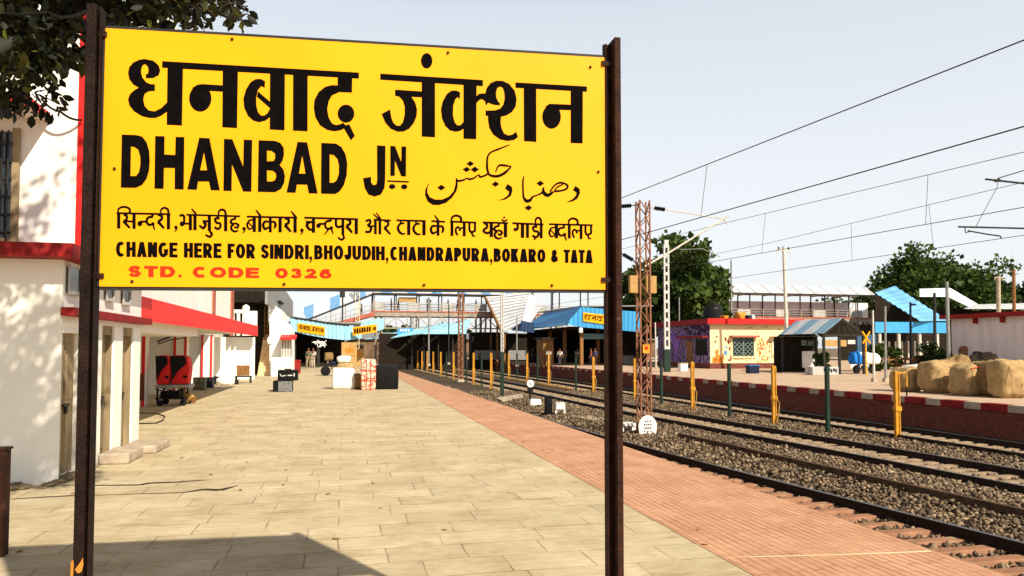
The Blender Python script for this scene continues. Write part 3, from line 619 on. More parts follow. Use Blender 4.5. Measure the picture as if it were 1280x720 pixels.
def latin(ink, word, q, t=.2, gap=.10, tx=None, to=None):
    """q: four corners TL, TR, BR, BL; t: stroke as a share of the cap height"""
    tx = tx or t
    Wd = sum(LET[c][0] for c in word)+gap*(len(word)-1)
    TL, TR, BR, BL = q
    to = to or (lambda x, y: (x, y))
    hh = ((TL[1]-BL[1])**2+(TL[0]-BL[0])**2)**.5; wpx = ((TR[0]-TL[0])**2+(TR[1]-TL[1])**2)**.5
    def mp(u, v):
        a = u/Wd; tp = (TL[0]+(TR[0]-TL[0])*a, TL[1]+(TR[1]-TL[1])*a); bt = (BL[0]+(BR[0]-BL[0])*a, BL[1]+(BR[1]-BL[1])*a)
        return to(bt[0]+(tp[0]-bt[0])*v, bt[1]+(tp[1]-bt[1])*v)
    hu = wpx/Wd/hh      # horizontal stretch
    x = 0
    for c in word:
        wd, ops = LET[c]; tw = tx/hu      # keep upright strokes as thick as asked
        for op in ops:
            if op[0] == 'q': ink.poly([mp(x+wd*a, b) for a, b in op[1]])
            elif op[0] == 'd':
                x0, y0, x1, y1 = op[1]; w_ = tw*1.08
                X0 = x+w_/2+(wd-w_)*x0; X1 = x+w_/2+(wd-w_)*x1
                ink.poly([mp(X0-w_/2, y0), mp(X1-w_/2, y1), mp(X1+w_/2, y1), mp(X0+w_/2, y0)])
            else:
                pts = op[1]; flat = []
                ps = [(x+tw/2+(wd-tw)*a, (t/2+(1-t)*b)) for a, b in pts]
                vert = len(pts) == 2 and pts[0][0] == pts[1][0]; hor = len(pts) == 2 and pts[0][1] == pts[1][1]
                if vert: y0, y1 = pts[0][1], pts[1][1]; y0, y1 = (t/2+(1-t)*y0-(t/2 if y0 == 0 else 0), t/2+(1-t)*y1+(t/2 if y1 == 1 else 0)); X = ps[0][0]; ink.poly([mp(X-tw/2, y0), mp(X-tw/2, y1), mp(X+tw/2, y1), mp(X+tw/2, y0)])
                elif hor: Y = ps[0][1]; a, b = x+wd*pts[0][0], x+wd*pts[1][0]; ink.poly([mp(a, Y-t/2), mp(a, Y+t/2), mp(b, Y+t/2), mp(b, Y-t/2)])
                else:
                    n = len(ps); o1 = []; o2 = []
                    closed = abs(ps[0][0]-ps[-1][0])+abs(ps[0][1]-ps[-1][1]) < 1e-4
                    for i in range(n):
                        a, b = (ps[i-1] if i else (ps[-2] if closed else ps[0])), (ps[i+1] if i < n-1 else (ps[1] if closed else ps[-1]))
                        d = Vector(((b[0]-a[0])*hu, b[1]-a[1])).normalized(); k = t*(abs(d.x))+tx*(abs(d.y)); k /= (abs(d.x)+abs(d.y))
                        o1.append(mp(ps[i][0]-d.y*k/2/hu, ps[i][1]+d.x*k/2)); o2.append(mp(ps[i][0]+d.y*k/2/hu, ps[i][1]-d.x*k/2))
                    for i in range(n-1): ink.poly([o1[i], o1[i+1], o2[i+1], o2[i]])
        x += wd+gap
def row(word, x0, x1, top, bot, ink, **k):
    latin(ink, word, ((x0, top(x0)), (x1, top(x1)), (x1, bot(x1)), (x0, bot(x0))), **k)
ct = lambda x: 301.8+(x-145)*(312.6-301.8)/596; cb = lambda x: 320.8+(x-145)*(328.9-320.8)/596
for wd, a, b in (('CHANGE',144.9,222),('HERE',229.9,277),('FOR',284.4,319.2),('SINDRI,',325.7,390.2),('BHOJUDIH,',392.8,485.5),('CHANDRAPURA,',487.7,615.5),('BOKARO',617.1,681.9),('&',688.5,698),('TATA',704.6,741)):
    T_ = Ink(); row(wd, a, b, ct, cb, T_, t=.205, tx=.255, gap=.075); T_.build('lettering', M['ink'], sign)
rt = lambda x: 332+(x-160)*4.4/255; rb = lambda x: 346.2+(x-160)*1.8/255
for wd, a, b in (('STD.',159.5,228),('CODE',240.8,323.8),('0326',343.8,415)): T2 = Ink(); row(wd, a, b, rt, rb, T2, t=.25, tx=.46, gap=.10); T2.build('lettering', M['redink'], sign)

for bx_, by_ in ((143, 211), (290, 49), (560, 66), (738, 84), (165, 352), (355, 355.5), (530, 356.5), (690, 357), (748, 215)):
    p = onboard(bx_, by_, .004); m = MB(); m.sack((p.x, p.y, p.z-.006), (.014, .008, .014), 1, .8, 0, n=6, m=4); m.build('bolt', M['rust'], sign)
# posts: rolled steel channels, the web turned away from the sun on the right-hand one
def post(pxl, pxm, pxr, ytop, right):
    yb = BB.y if right else BA.y
    pl, pm, pr = [ons(px, 300, yb).x for px in (pxl, pxm, pxr)]; zt = ons(pxm, ytop, yb).z; m = MB()
    if right:
        m.box(pm, pr, yb-.05, yb+.045, -.3, zt); m.box(pl, pm+.004, yb+.025, yb+.043, -.3, zt-.01); m.box(pl, pl+.006, yb-.01, yb+.03, -.3, zt-.02)
    else:
        m.box(pl, pm, yb-.035, yb+.045, -.3, zt); m.box(pm-.004, pr, yb+.025, yb+.043, -.3, zt-.004); m.box(pr-.007, pr, yb-.03, yb+.03, -.3, zt-.006)  # thin right lip added to shade the recessed web
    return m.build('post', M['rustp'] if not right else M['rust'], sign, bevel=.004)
post(757.5, 765.5, 773, 51, True); post(104, 117, 122.5, 8, False)
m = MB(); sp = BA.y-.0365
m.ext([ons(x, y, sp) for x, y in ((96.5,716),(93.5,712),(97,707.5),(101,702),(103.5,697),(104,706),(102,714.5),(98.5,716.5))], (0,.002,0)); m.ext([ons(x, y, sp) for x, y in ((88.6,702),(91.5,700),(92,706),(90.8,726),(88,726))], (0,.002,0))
m.build('painted_sun_fleck', M['orange'], sign)  # orange pieces painted in for a sunlit fleck on the left post
for px, py in ((128,43),(760,80),(760,350),(124,345)):
    m = MB(); p = onboard(px, py); m.box(p.x-.035, p.x+.02, p.y-.008, p.y+.05, p.z-.012, p.z+.012); m.build('clamp', M['rust'], sign)

# ================================================================== LEFT: annex, two-storey building, parcel bay
ax = -3.48; s0 = 10.36; s1 = 14.1
def zr(x, y, r): return onr(x, y, r).z
an = thing('annex', 'white lime-washed annex with a dark red roof edge and three aged wooden doors', 'building', (ax, s0, 0))
ztop = zr(80, 327, ax)+.02
m = MB(); sd_ = .16      # door recess
doors = []
for xa, xb in ((76, 100), (126, 141), (152, 165)):
    doors.append((onr(xa, 500, ax).y, onr(xb, 500, ax).y))
doors[0] = (doors[0][0], min(doors[0][1]+.12, doors[1][0]-.3))
zd = zr(80, 402, ax)
m.box(ax-6, ax-sd_, s0, s1, -.02, ztop)                       # body behind the reveals
cuts = [s0]+[v for d in doors for v in d]+[s1]
for i in range(0, len(cuts), 2): m.box(ax-sd_, ax, cuts[i], cuts[i+1], -.02, ztop)
for a, b in doors: m.box(ax-sd_, ax, a, b, zd, ztop)
wl = m.build('wall', M['white'], an)
for a, b in doors:
    m = MB(); m.box(ax-sd_, ax-sd_+.05, a+.05, b-.05, .06, zd-.14); c = (a+b)/2
    m.box(ax-sd_+.05, ax-sd_+.065, c-.012, c+.012, .08, zd-.16)
    for q0, q1 in ((a+.09, c-.05), (c+.05, b-.09)):
        for z0, z1 in ((.18, .9), (1.02, zd-.28)): m.box(ax-sd_+.05, ax-sd_+.062, q0, q1, z0, z1)
    d = m.build('door', M['wood'], an)
    m = MB(); m.box(ax-sd_+.066, ax-sd_+.1, c-.09, c+.09, .93, .97); m.box(ax-sd_+.07, ax-sd_+.1, c-.02, c+.03, .84, .93); m.build('latch', M['darkmetal'], d)
    m = MB(); m.box(ax-sd_+.002, ax-.03, a+.001, a+.05, 0, zd-.001); m.box(ax-sd_+.002, ax-.03, b-.05, b-.001, 0, zd-.001); m.box(ax-sd_+.002, ax-.03, a+.05, b-.05, zd-.14, zd-.001); m.build('door_frame', M['wood'] if a > s0+1 else M['white'], d)
# lintel ledge over the doors
zb0, zb1 = zr(64, 393, ax), zr(64, 382, ax)
m = MB(); m.box(ax+.002, ax+.16, s0-.05, s1+.1, zb0, zb1); m.build('ledge', M['maroon'], an)
# roof slab with red fascia
rz0, rz1 = ztop, ztop+.17
m = MB(); m.box(ax-6.3, ax+.22, s0-.35, s1+.3, rz0, rz1); m.build('roof', M['maroon'], an)
# ventilator openings above the ledge
for xa, xb, ya, yb in ((83, 97, 333, 363), (131, 139, 352, 372), (152, 160, 360, 377)):
    a, b = onr(xa, 350, ax).y, onr(xb, 350, ax).y; z1 = zr(xa, ya, ax) if xa < 100 else ztop-.18; z0 = zr(xa, yb, ax)
    m = MB(); m.box(ax+.002, ax+.03, a, b, z0, z1); vv = m.build('ventilator', M['glassdark'], an)
    m = MB(); m.box(ax+.031, ax+.05, a-.04, a, z0-.04, z1+.04); m.box(ax+.031, ax+.05, b, b+.04, z0-.04, z1+.04); m.box(ax+.03, ax+.06, a-.04, b+.04, z0-.05, z0-.002); m.build('ventilator_frame', M['greywall'], vv)
# crumbled plinth at the corner
m = MB()
for i in range(46):
    t = random.random(); p = (ax-.02-3.2*random.random()**1.6, s0-.03-.32*random.random(), 0) if t < .7 else (ax+.05*random.random(), s0+1.2*random.random(), 0)
    a = random.uniform(.03, .13); m.sack(p, (a*1.6, a*1.2, a*.6), i, .7, .12, n=5, m=4)
tag(m.build('rubble', M['earth'], base=(ax, s0, 0)), 'crumbled plaster and earth heaped along the foot of the white annex wall', 'rubble', kind='stuff')
def block(name, label, cat, a, b, c, d, e, f, mt, bev=.02):
    m = MB(); m.box(a, b, c, d, e, f); return tag(m.build(name, mt, base=((a+b)/2, (c+d)/2, e), bevel=bev), label, cat)
p = onz(142, 580); st_ = thing('door_steps', 'worn grey stone doorsteps below the annex doors', 'steps', (ax+.3, p.y, 0))
m = MB(); m.box(ax+.01, ax+.42, doors[1][0]-.1, doors[1][1]+.15, 0, .16); m.build('step', M['concrete'], st_, bevel=.03)
m = MB(); m.box(ax+.01, ax+.55, doors[2][0]-.1, doors[2][1]+.3, 0, .13); m.build('step', M['concrete'], st_, bevel=.03)

# upper storey, set back behind the annex roof
us = onr(101.5, 300, ax-.3).y; ux = ax-.3
ub = thing('upper_storey_building', 'bright white upper storey with a red corner stripe rising behind the annex roof', 'building', (ux, us, 0))
m = MB(); m.box(ux-9, ux, us, us+9, 2.0, 9.0); m.build('wall', M['white_clean'], ub)
a = ons(96.5, 200, us).x
m = MB(); m.box(a, ux+.012, us-.012, us+.2, rz1+.01, 9.0); m.build('corner_stripe', M['red'], ub)
# window with a grille and a red edged sunshade, at the left edge of the picture
wx0, wx1 = ons(-40, 200, us).x, ons(17, 200, us).x; wz0, wz1 = ons(10, 298, us).z, ons(10, 165, us).z
m = MB(); m.box(wx0, wx1, us-.02, us-.002, wz0, wz1); wn = m.build('window', M['glassdark'], ub)
m = MB(); m.box(wx1, wx1+.09, us-.06, us-.002, wz0-.08, wz1+.05); m.box(wx0, wx1, us-.06, us-.002, wz0-.08, wz0); m.build('window_frame', M['wood'], wn)
m = MB()
for i in range(7): x = wx0+(wx1-wx0)*(i+.6)/7; m.tube([(x, us-.1, wz0-.25), (x, us-.1, wz1)], .014, 6)
for i in range(6): z = wz0+(wz1-wz0)*(i+.3)/6; m.tube([(wx0, us-.1, z), (wx1+.02, us-.1, z)], .012, 6)
m.build('window_grille', M['darkmetal'], wn)
cz = ons(55, 150, us).z
cx1 = ons(58, 150, us-.1).x
m = MB(); m.box(cx1-3, cx1, us-.75, us-.002, cz, cz+.09); sh = m.build('sunshade', M['white_clean'], ub)
m = MB(); m.box(cx1-3, cx1+.012, us-.77, us-.752, cz-.02, cz+.11); m.box(cx1+.001, cx1+.014, us-.752, us-.01, cz-.02, cz+.11); m.build('sunshade_edge', M['red'], sh)

# long two-storey range with the red awning
bx = -7.6; cx = -5.65
st0, st1 = s1+.02, onr(322, 440, ax).y
rg = thing('station_building', 'long white station building with a bright red awning over bays framed in red', 'building', (bx, st0, 0))
m = MB(); m.box(bx-6, bx, st0, 52, -.02, 5.6); m.build('wall', M['white'], rg)
col_s = [onr(182, 505, cx).y, onr(266, 482, cx).y]
aw0, aw1 = zr(175, 400, ax), zr(173, 369, ax)
m = MB(); m.box(ax-.03, ax, st0+.0, st1, aw0, aw1); m.build('awning', M['redbright'], rg)
m = MB(); m.box(bx+.002, ax-.032, st0+.0, st1, aw0+.1, aw0+.22); m.build('awning_slab', M['white'], rg)
# upper wall above the awning, flush with the columns
m = MB(); m.box(bx+.002, cx, st0, onr(289, 380, cx).y, aw0+.222, 6.2); m.build('upper_wall', M['white_clean'], rg)
for xa, xb in ((181, 184), (193, 197), (232, 234), (239, 241), (265, 268), (288, 291)):
    a, b = onr(xa, 380, cx).y, onr(xb, 380, cx).y; m = MB(); m.box(cx+.002, cx+.06, a, max(b, a+.08), aw1-.3, 6.2); m.build('pilaster', M['deckred'] if xa > 200 else M['red'], rg)
# columns: white faces with red edges
for xa, xb in ((180, 195), (232, 241), (264, 271)):
    a = onr(xa, 480, cx).y; wdt = .5 if xa < 200 else .55
    x1 = cx; x0 = cx-.42
    m = MB(); m.box(x0, x1, a, a+wdt, -.01, aw0+.1); c_ = m.build('column', M['white'], rg)
    m = MB()
    m.box(x0-.01, x0+.07, a-.012, a+.02, 0, aw0+.098); m.box(x1-.07, x1+.012, a-.012, a+.02, 0, aw0+.098); m.build('column_edge', M['red'], c_)
    if xa < 200:
        m = MB(); m.box(x0-.005, x1+.02, a-.03, a-.0125, .18, .95); m.build('column_brickwork', M['brick'], c_)
# partition fins carrying the diagonal sun shadow
for xa, xe in ((200, 233), (240, 265), (271, 296), (297, 322)):
    a = onr(xe, 470, cx).y
    m = MB(); m.box(bx+.002, cx-.43 if xa < 270 else cx+.9, a, a+.18, -.01, aw0+.098); m.build('partition', M['white'], rg)
# black cable bracket under the awning
m = MB(); pz = zr(212, 425, cx-.6)
m.tube([ons(197, 427, col_s[0]+1.2), ons(215, 420, col_s[0]+1.5), ons(232, 418, col_s[0]+2.2), ons(245, 421, col_s[0]+2.6)], .03, 6); m.tube([ons(198, 430, col_s[0]+1.2), ons(212, 425, col_s[0]+1.5), ons(232, 422, col_s[0]+2.2)], .02, 6)
m.build('cable_bracket', M['darkmetal'], rg)
# entrance mouth and roof beyond the awning
hs0 = onr(292, 380, cx).y
m = MB(); m.box(bx+.002, -4.9, 51.2, 51.4, -.01, 6.4); m.build('shade_back_wall', M['dark'], rg)  # dark wall painting in the shade inside the entrance mouth

# covered stairway
stx0, stx1 = ons(322, 460, 47.4).x, ons(343, 460, 47.4).x
sw = thing('covered_stairway', 'steep stairway climbing between white walls under a dark covered roof', 'stairway', ((stx0+stx1)/2, 47.4, 0))
m = MB(); n_ = 13; pr = [(47.4, 0)]
for i in range(n_): pr += [(47.4+i*.27, (i+1)*.2), (47.4+(i+1)*.27, (i+1)*.2)]
pr += [(47.4+n_*.27, 0)]
m.ext([(stx0, a, b) for a, b in pr], (stx1-stx0, 0, 0)); m.build('steps', M['brick' if 0 else 'brown'] if 0 else mat('sandstone_steps', (.78,.54,.30), .85, .2, 5), sw)
wpts = [(337,470),(337,378),(345,383),(352,390),(352,399),(358,404),(363,413),(363,470)]
P = [ons(x, y, 47.3) for x, y in wpts]; P = [Vector((q.x, 47.3, max(q.z, -.01))) for q in P]
m = MB(); m.ext(P, (0, 4, 0)); m.build('side_wall', M['white'], sw)
P = [ons(x, y, 47.2) for x, y in [(334,424),(338,418),(344,410),(346,420),(341,429),(335,430)]]
m = MB(); m.ext(P, (0, .4, 0)); m.build('handrail_wall', M['white'], sw)
m = MB(); rl, rr = ons(293, 360, 44).x, ons(338, 360, 44).x
zc = ons(340, 372, 44).z
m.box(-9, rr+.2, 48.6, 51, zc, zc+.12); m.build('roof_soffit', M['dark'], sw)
# grey fascia panels running away along the roof edge
fp = [ons(336, 358, 44), ons(336, 362, 44), onr(372, 398, ons(336, 362, 44).x+.55), onr(373, 377, ons(336, 362, 44).x+.55)]
zf1 = fp[0].z+1.2
m = MB(); m.ext([(fp[1].x, 43.5, zc-.4), (fp[1].x+.3, 60, zc-.5), (fp[1].x+.3, 60, zc+.75), (fp[1].x, 43.5, zf1)], (-.15, 0, 0)); m.build('roof_fascia', M['greymetal'], sw)
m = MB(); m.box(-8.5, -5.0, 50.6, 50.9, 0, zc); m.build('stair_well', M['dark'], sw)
# turquoise lattice screen beside the stairs
m = MB()
for i in range(8): z = 2.3+i*.28; m.beam((stx0+.05, 50.2, z), (stx1-.05, 50.2, z), .05)
for i in range(6): x = stx0+.1+i*.18; m.beam((x, 50.15, 2.2), (x, 50.15, 4.4), .05)
m.build('lattice_screen', M['brown'], sw)
# balustrade at the end of the awning roof
q0, q1 = ons(291, 404, 41.6), ons(322, 404, 41.6)
bl = thing('balustrade', 'white parapet with slots and a round finial above the end of the red awning', 'balustrade', (q0.x, 41.6, q0.z))
zt = ons(300, 388, 41.6).z; zb = aw1-.25
m = MB()
xs = [ons(x, 400, 41.6).x for x in (290, 292.5, 296, 299.5, 303, 321)]
m.box(xs[0], xs[1], 41.6, 41.9, zb, zt); m.box(xs[2], xs[3], 41.6, 41.9, zb, zt); m.box(xs[4], xs[5], 41.6, 41.9, zb, zt-.02); m.box(xs[0], xs[4], 41.58, 41.92, zt-.14, zt+.04)
m.build('parapet', M['white'], bl)
c_ = ons(307, 387, 41.6); m = MB(); m.lathe((c_.x, 41.75, c_.z-.12), [(.12,0),(.17,.1),(.2,.2),(.16,.32),(.02,.4)], 14); m.build('finial', M['white'], bl, smooth=True)
# shuttered booth against the stair wall
b0, b1 = ons(351, 455, 46.4), ons(363, 455, 46.4)
bo = thing('kiosk_booth', 'small white booth with a striped shutter and a tiny red awning beside the stairway', 'booth', ((b0.x+b1.x)/2, 46.6, 0))
m = MB(); m.box(b0.x-.55, b1.x+.1, 46.35, 47.28, 0, 1.15); m.build('counter', M['white'], bo)
m = MB(); m.box(b0.x, b1.x, 46.6, 47.28, 1.15, 2.3); m.build('shutter', stripes('striped_shutter', (.75,.72,.65), (.35,.33,.28), .16), bo)
a_ = ons(370, 425, 46.2); m = MB(); m.slab([(b0.x-.05, 46.0, 2.2), (a_.x, 46.0, 2.2), (a_.x, 47.2, 2.42), (b0.x-.05, 47.2, 2.42)], .1); m.build('awning', M['red'], bo)

# ---------------- things standing in and before the bays
def P0(x, y): return onz(x, y, 0)
# cart carrying two red machines
c0 = P0(194, 508); c1 = P0(228, 508); sc_ = c0.y; wd = c1.x-c0.x
cart = thing('hand_cart', 'low black steel hand cart with a grey tray and small wheels under the red machines', 'cart', (c0.x+wd/2, sc_+.4, 0), local=True)
tz = .62
m = MB(); m.box(-wd/2, wd/2+.15, -.45, .45, tz-.09, tz); m.build('tray', M['greymetal'], cart, bevel=.015)
m = MB()
for x in (-wd/2+.05, wd/2-.05):
    for y in (-.38, .38): m.beam((x, y, .1), (x, y, tz-.09), .045)
    m.beam((x, -.38, .2), (x, .38, .2), .04)
for y in (-.38, .38): m.beam((-wd/2, y, .22), (wd/2, y, .22), .045); m.beam((-wd/2, y, .25), (wd/2, y, tz-.12), .03); m.beam((wd/2, y, .25), (-wd/2, y, tz-.12), .03)
m.build('frame', M['black'], cart)
for x in (-wd/2+.12, wd/2-.02):
    for y in (-.36, .36): m = MB(); m.lathe((x, y-.03, .09), [(.03,0),(.09,0),(.09,.06),(.03,.06)], 14, 'y'); m.build('wheel', M['rubber'], cart)
m = MB(); m.box(-wd/2+.1, wd/2-.15, -.3, .3, .23, .42); m.build('lower_load', M['black'], cart, bevel=.03)
for i, (xa, xb, lab) in enumerate(((196, 215, 'red moulded machine with a rounded dark hood, nearer the brick column'), (214, 239, 'red moulded machine with a rounded dark hood, farther from the brick column'))):
    xm = ons((xa+xb)/2, 470, sc_+.4).x; wv = ons(xb, 470, sc_+.4).x-ons(xa, 470, sc_+.4).x; ht = ons(205, 444, sc_+.4).z-tz-.002
    t = thing('ticket_machine', lab, 'machine', (xm, sc_+.42, tz+.002), 'red machines on the hand cart', local=True)
    h = wv/2; pr = [(-h*.8, 0), (h*.8, 0), (h*.98, ht*.55), (h*.8, ht*.9), (h*.35, ht), (-h*.55, ht), (-h, ht*.92), (-h*.95, ht*.3)]
    m = MB(); m.ext([(a, .28, b) for a, b in pr], (0, -.5, 0)); m.build('housing', M['red'], t, bevel=.03)
    m = MB(); m.ext([(a*.86-.03, -.226, b) for a, b in [(-h, ht*.98), (h*.75, ht*.97), (h*.9, ht*.72), (-h*.1, ht*.45), (-h*.75, ht*.12)]], (0, -.02, 0)); m.build('hood', M['black'], t)
    m = MB(); m.box(h*.35, h*.75, -.245, -.226, ht*.22, ht*.3); m.build('slot', M['black'], t)
# broom leaning on the cart
p = P0(240, 504); bt = thing('broom', 'straw broom leaning against the front of the hand cart', 'broom', (p.x, p.y-.3, 0))
top = ons(214, 473, p.y+.1); foot = Vector((P0(240, 504).x+.0, p.y-.3, .05)); mid = top.lerp(foot, .42)
m = MB(); m.tube([top, mid], .025, 8); m.build('handle', M['brown'], bt)
m = MB(); m.tube([mid, mid.lerp(foot, .3), foot], [.04, .11, .24], 12); m.build('bristles', M['straw'], bt)
def boxthing(name, label, cat, x0, x1, yb, yt, mt, depth=.5, lid=None, group=None, extra=None):
    a, b = P0(x0, yb), P0(x1, yb); s = a.y; zt = ons((x0+x1)/2, yt, s).z
    t = thing(name, label, cat, ((a.x+b.x)/2, s, 0), group)
    m = MB(); m.box(a.x, b.x, s, s+depth, 0, zt*(.8 if lid else 1)); m.build('body', mt, t, bevel=.02)
    if lid: m = MB(); m.box(a.x-.01, b.x+.01, s-.01, s+depth+.01, zt*.8+.003, zt); m.build('lid', lid, t, bevel=.02)
    if extra: extra(t, a.x, b.x, s, zt)
    return t
def latches(t, a, b, s, z):
    for f in (.25, .75): m = MB(); x = a+(b-a)*f; m.box(x-.04, x+.04, s-.03, s-.012, z*.68, z*.86); m.build('latch', M['greymetal'], t)
boxthing('metal_trunk', 'olive painted metal trunk beside the cart of red machines', 'trunk', 241, 255, 488, 472, M['olive'], .5, M['olive'], extra=latches)
boxthing('crate', 'dark blue plastic crate tucked behind the olive trunk', 'crate', 255.5, 265, 485, 472, M['navy'], .5, M['navy'], extra=latches)
m = MB(); p = P0(281, 482); m.sack((p.x, p.y+.2, 0), (.72, .6, .42), 5, .6, .09); tag(m.build('cloth_bundle', M['sackwhite'], smooth=True, base=p), 'crumpled white cloth bundle lying on the paving outside a bay', 'bundle')
m = MB(); p = P0(276, 481); m.sack((p.x-.1, p.y+.65, 0), (1.2, .5, .36), 8, .6, .1); tag(m.build('tarpaulin_heap', M['blackcloth'], smooth=True, base=p), 'dark heap of tarpaulin behind the white cloth bundle', 'tarpaulin')
p = P0(303, 479)
ch = thing('wooden_chair', 'low wooden chair with a brown backrest and dark frame by the last bay', 'chair', (p.x, p.y+.2, 0), local=True)
m = MB(); m.box(-.3, .3, -.02, .03, .36, .86); m.build('backrest', M['brown'], ch, bevel=.01)
m = MB(); m.box(-.32, .42, -.5, .0, .3, .355); m.build('seat', M['darkmetal'], ch, bevel=.01)
for x in (-.28, .38):
    for y in (-.46, -.04): m = MB(); m.beam((x, y, 0), (x, y, .3), .05); m.build('leg', M['darkmetal'], ch)
m = MB(); p = P0(299, 480); m.sack((p.x-.3, p.y-.1, 0), (.6, .45, .22), 12, .6, .1); tag(m.build('rag_heap', M['dark'], smooth=True, base=p), 'small dark heap of rags in front of the wooden chair', 'rags')
# stacked black cases on the platform
def caselogo(t, a, b, s, z0, z1):
    m = MB(); w_ = b-a
    m.tube([(a+w_*.12, s-.006, z0+(z1-z0)*.62), (a+w_*.2, s-.006, z0+(z1-z0)*.42), (a+w_*.42, s-.006, z0+(z1-z0)*.5)], .02, 5)
    m.box(a+w_*.5, a+w_*.74, s-.01, s-.002, z0+(z1-z0)*.45, z0+(z1-z0)*.55); m.box(a+w_*.8, a+w_*.86, s-.01, s-.002, z0+(z1-z0)*.4, z0+(z1-z0)*.7)
    m.build('marking', M['silver'], t)
a, b = P0(341, 490), P0(365, 490); s = a.y; z1 = ons(350, 476, s).z
t = thing('flight_case', 'black and grey case lying under another case by the stairway', 'case', ((a.x+b.x)/2, s, 0))
m = MB(); m.box(a.x, b.x, s, s+.55, 0, z1); m.build('body', M['blackcloth'], t, bevel=.02)
m = MB(); m.box(a.x+.2, b.x-.01, s-.012, s-.001, .02, z1-.02); m.build('front_panel', mat('speckled_grey_panel', (.16,.16,.16), .6, .5, 14, spots=(.5,.5,.5), spot_t=.62, spot_s=9), t)
a, b = ons(347, 470, s), ons(372, 470, s); z2 = ons(350, 462.5, s).z
t = thing('flight_case', 'black case with pale markings on top of the grey fronted case', 'case', ((a.x+b.x)/2, s, z1+.004))
m = MB(); m.box(a.x, b.x, s-.02, s+.5, z1+.004, z2); m.build('body', M['blackcloth'], t, bevel=.02); caselogo(t, a.x, b.x, s-.02, z1, z2)
m = MB(); m.box(a.x+.25, b.x-.25, s+.1, s+.2, z2+.001, z2+.05); m.build('handle', M['darkmetal'], t)
a, b = P0(365, 467), P0(375, 467); s = a.y
t = thing('tin_box', 'dull red tin box standing behind the black cases', 'box', ((a.x+b.x)/2, s, 0)); zt = ons(370, 450, s).z
m = MB(); m.box(a.x, b.x, s, s+.6, 0, zt*.85); m.build('body', M['maroon'], t, bevel=.02); m = MB(); m.box(a.x-.02, b.x+.02, s-.02, s+.62, zt*.85, zt); m.build('lid', M['maroon'], t, bevel=.02)
# parcels awaiting loading
a, b = P0(415, 487), P0(444, 487); s = a.y; zt = ons(430, 460, s).z
m = MB(); m.sack(((a.x+b.x)/2, s+.42, 0), (b.x-a.x, .8, zt), 3, .25, .02); 
t = tag(m.build('parcel_sack', M['sackwhite'], smooth=True, base=((a.x+b.x)/2, s+.4, 0)), 'bulky white woven sack, leftmost of the parcels on the platform', 'sack', 'parcels waiting on the platform')
a, b = P0(451.5, 488), P0(470, 488); s = a.y; zt = ons(460, 449, s).z
t = thing('wrapped_parcel', 'tall parcel wrapped in red and cream printed sheet, roped both ways', 'parcel', ((a.x+b.x)/2, s+.3, 0), 'parcels waiting on the platform')
m = MB(); m.sack(((a.x+b.x)/2, s+.35, 0), (b.x-a.x, .6, zt), 6, .18, .012); m.build('wrapping', M['parcel'], t, smooth=True)
m = MB()
for f in (.3, .62): m.box(a.x-.02, b.x+.02, s+.03, s+.67, zt*f, zt*f+.025)
for f in (.35, .65): x = a.x+(b.x-a.x)*f; m.box(x-.012, x+.012, s+.025, s+.675, 0, zt*.97)
m.build('rope', M['redink'], t)
m = MB(); p = P0(447.5, 487); m.sack((p.x, p.y+.55, 0), (.4, .5, .62), 9, .4, .05); tag(m.build('bag', M['jute2'], smooth=True, base=p), 'small brown bag squeezed between the white sack and the red parcel', 'bag', 'parcels waiting on the platform')
a, b = P0(470.5, 487), P0(498.5, 487); s = a.y; zt = ons(485, 456.5, s).z
m = MB(); m.sack(((a.x+b.x)/2, s+.45, 0), (b.x-a.x, .85, zt), 14, .12, .006); tag(m.build('black_parcel', M['blackcloth'], smooth=True, base=((a.x+b.x)/2, s+.4, 0)), 'big square black wrapped parcel, rightmost on the platform', 'parcel', 'parcels waiting on the platform')
# brown cartons behind
for (x0, x1, yb, yt, lb) in ((426.5, 446, 462, 428, 'tall brown carton with dark printed panels behind the parcels'), (437, 455, 457, 436, 'brown carton half hidden beside the lattice mast')):
    a, b = P0(x0, yb), P0(x1, yb); s = a.y; zt = ons(x0, yt, s).z
    t = thing('carton', lb, 'carton', ((a.x+b.x)/2, s, 0), 'cartons behind the parcels'); m = MB(); m.box(a.x, b.x, s, s+1, 0, zt); m.build('box', M['carton'], t, bevel=.02)
    m = MB(); m.box(a.x+(b.x-a.x)*.25, b.x-(b.x-a.x)*.2, s-.008, s-.001, zt*.62, zt*.8); m.build('printed_panel', M['orange'], t)
    m = MB(); m.box(a.x, b.x, s-.006, s-.001, zt*.49, zt*.505); m.build('tape', M['brown'], t)
# cable loop, gaps in the paving, stub post
pts = [P0(x, y) for x, y in ((168, 517.5), (180, 517), (195, 517.5), (206, 521), (204, 526), (195, 530), (180, 530.5), (168, 530))]
for q in pts: q.z = .02
m = MB(); m.tube(pts, .013, 6); tag(m.build('cable', M['rubber'], base=pts[0]), 'black cable lying in a loop on the paving below the red machines', 'cable')
def crack(name, pl, w, mt=None):
    m = MB(); P = [P0(x, y) for x, y in pl]
    for i in range(len(P)-1):
        d = (P[i+1]-P[i]).normalized(); n_ = Vector((-d.y, d.x, 0))
        wa, wb = w[i], w[i+1]
        m.add([P[i]-n_*wa+Vector((0,0,.006)), P[i+1]-n_*wb+Vector((0,0,.006)), P[i+1]+n_*wb+Vector((0,0,.006)), P[i]+n_*wa+Vector((0,0,.006))], [(0,1,2,3)])
    struct(m.build(name, mt or mat('dark_joint', (.05,.035,.02), .95, .4, 9)))
crack('paving_gap', [(60,606.5),(115,607),(150,606.8),(175,606.6),(182,605),(190,604),(220,603),(250,600.8),(266,600)], [.004,.02,.022,.03,.045,.04,.03,.018,.003])
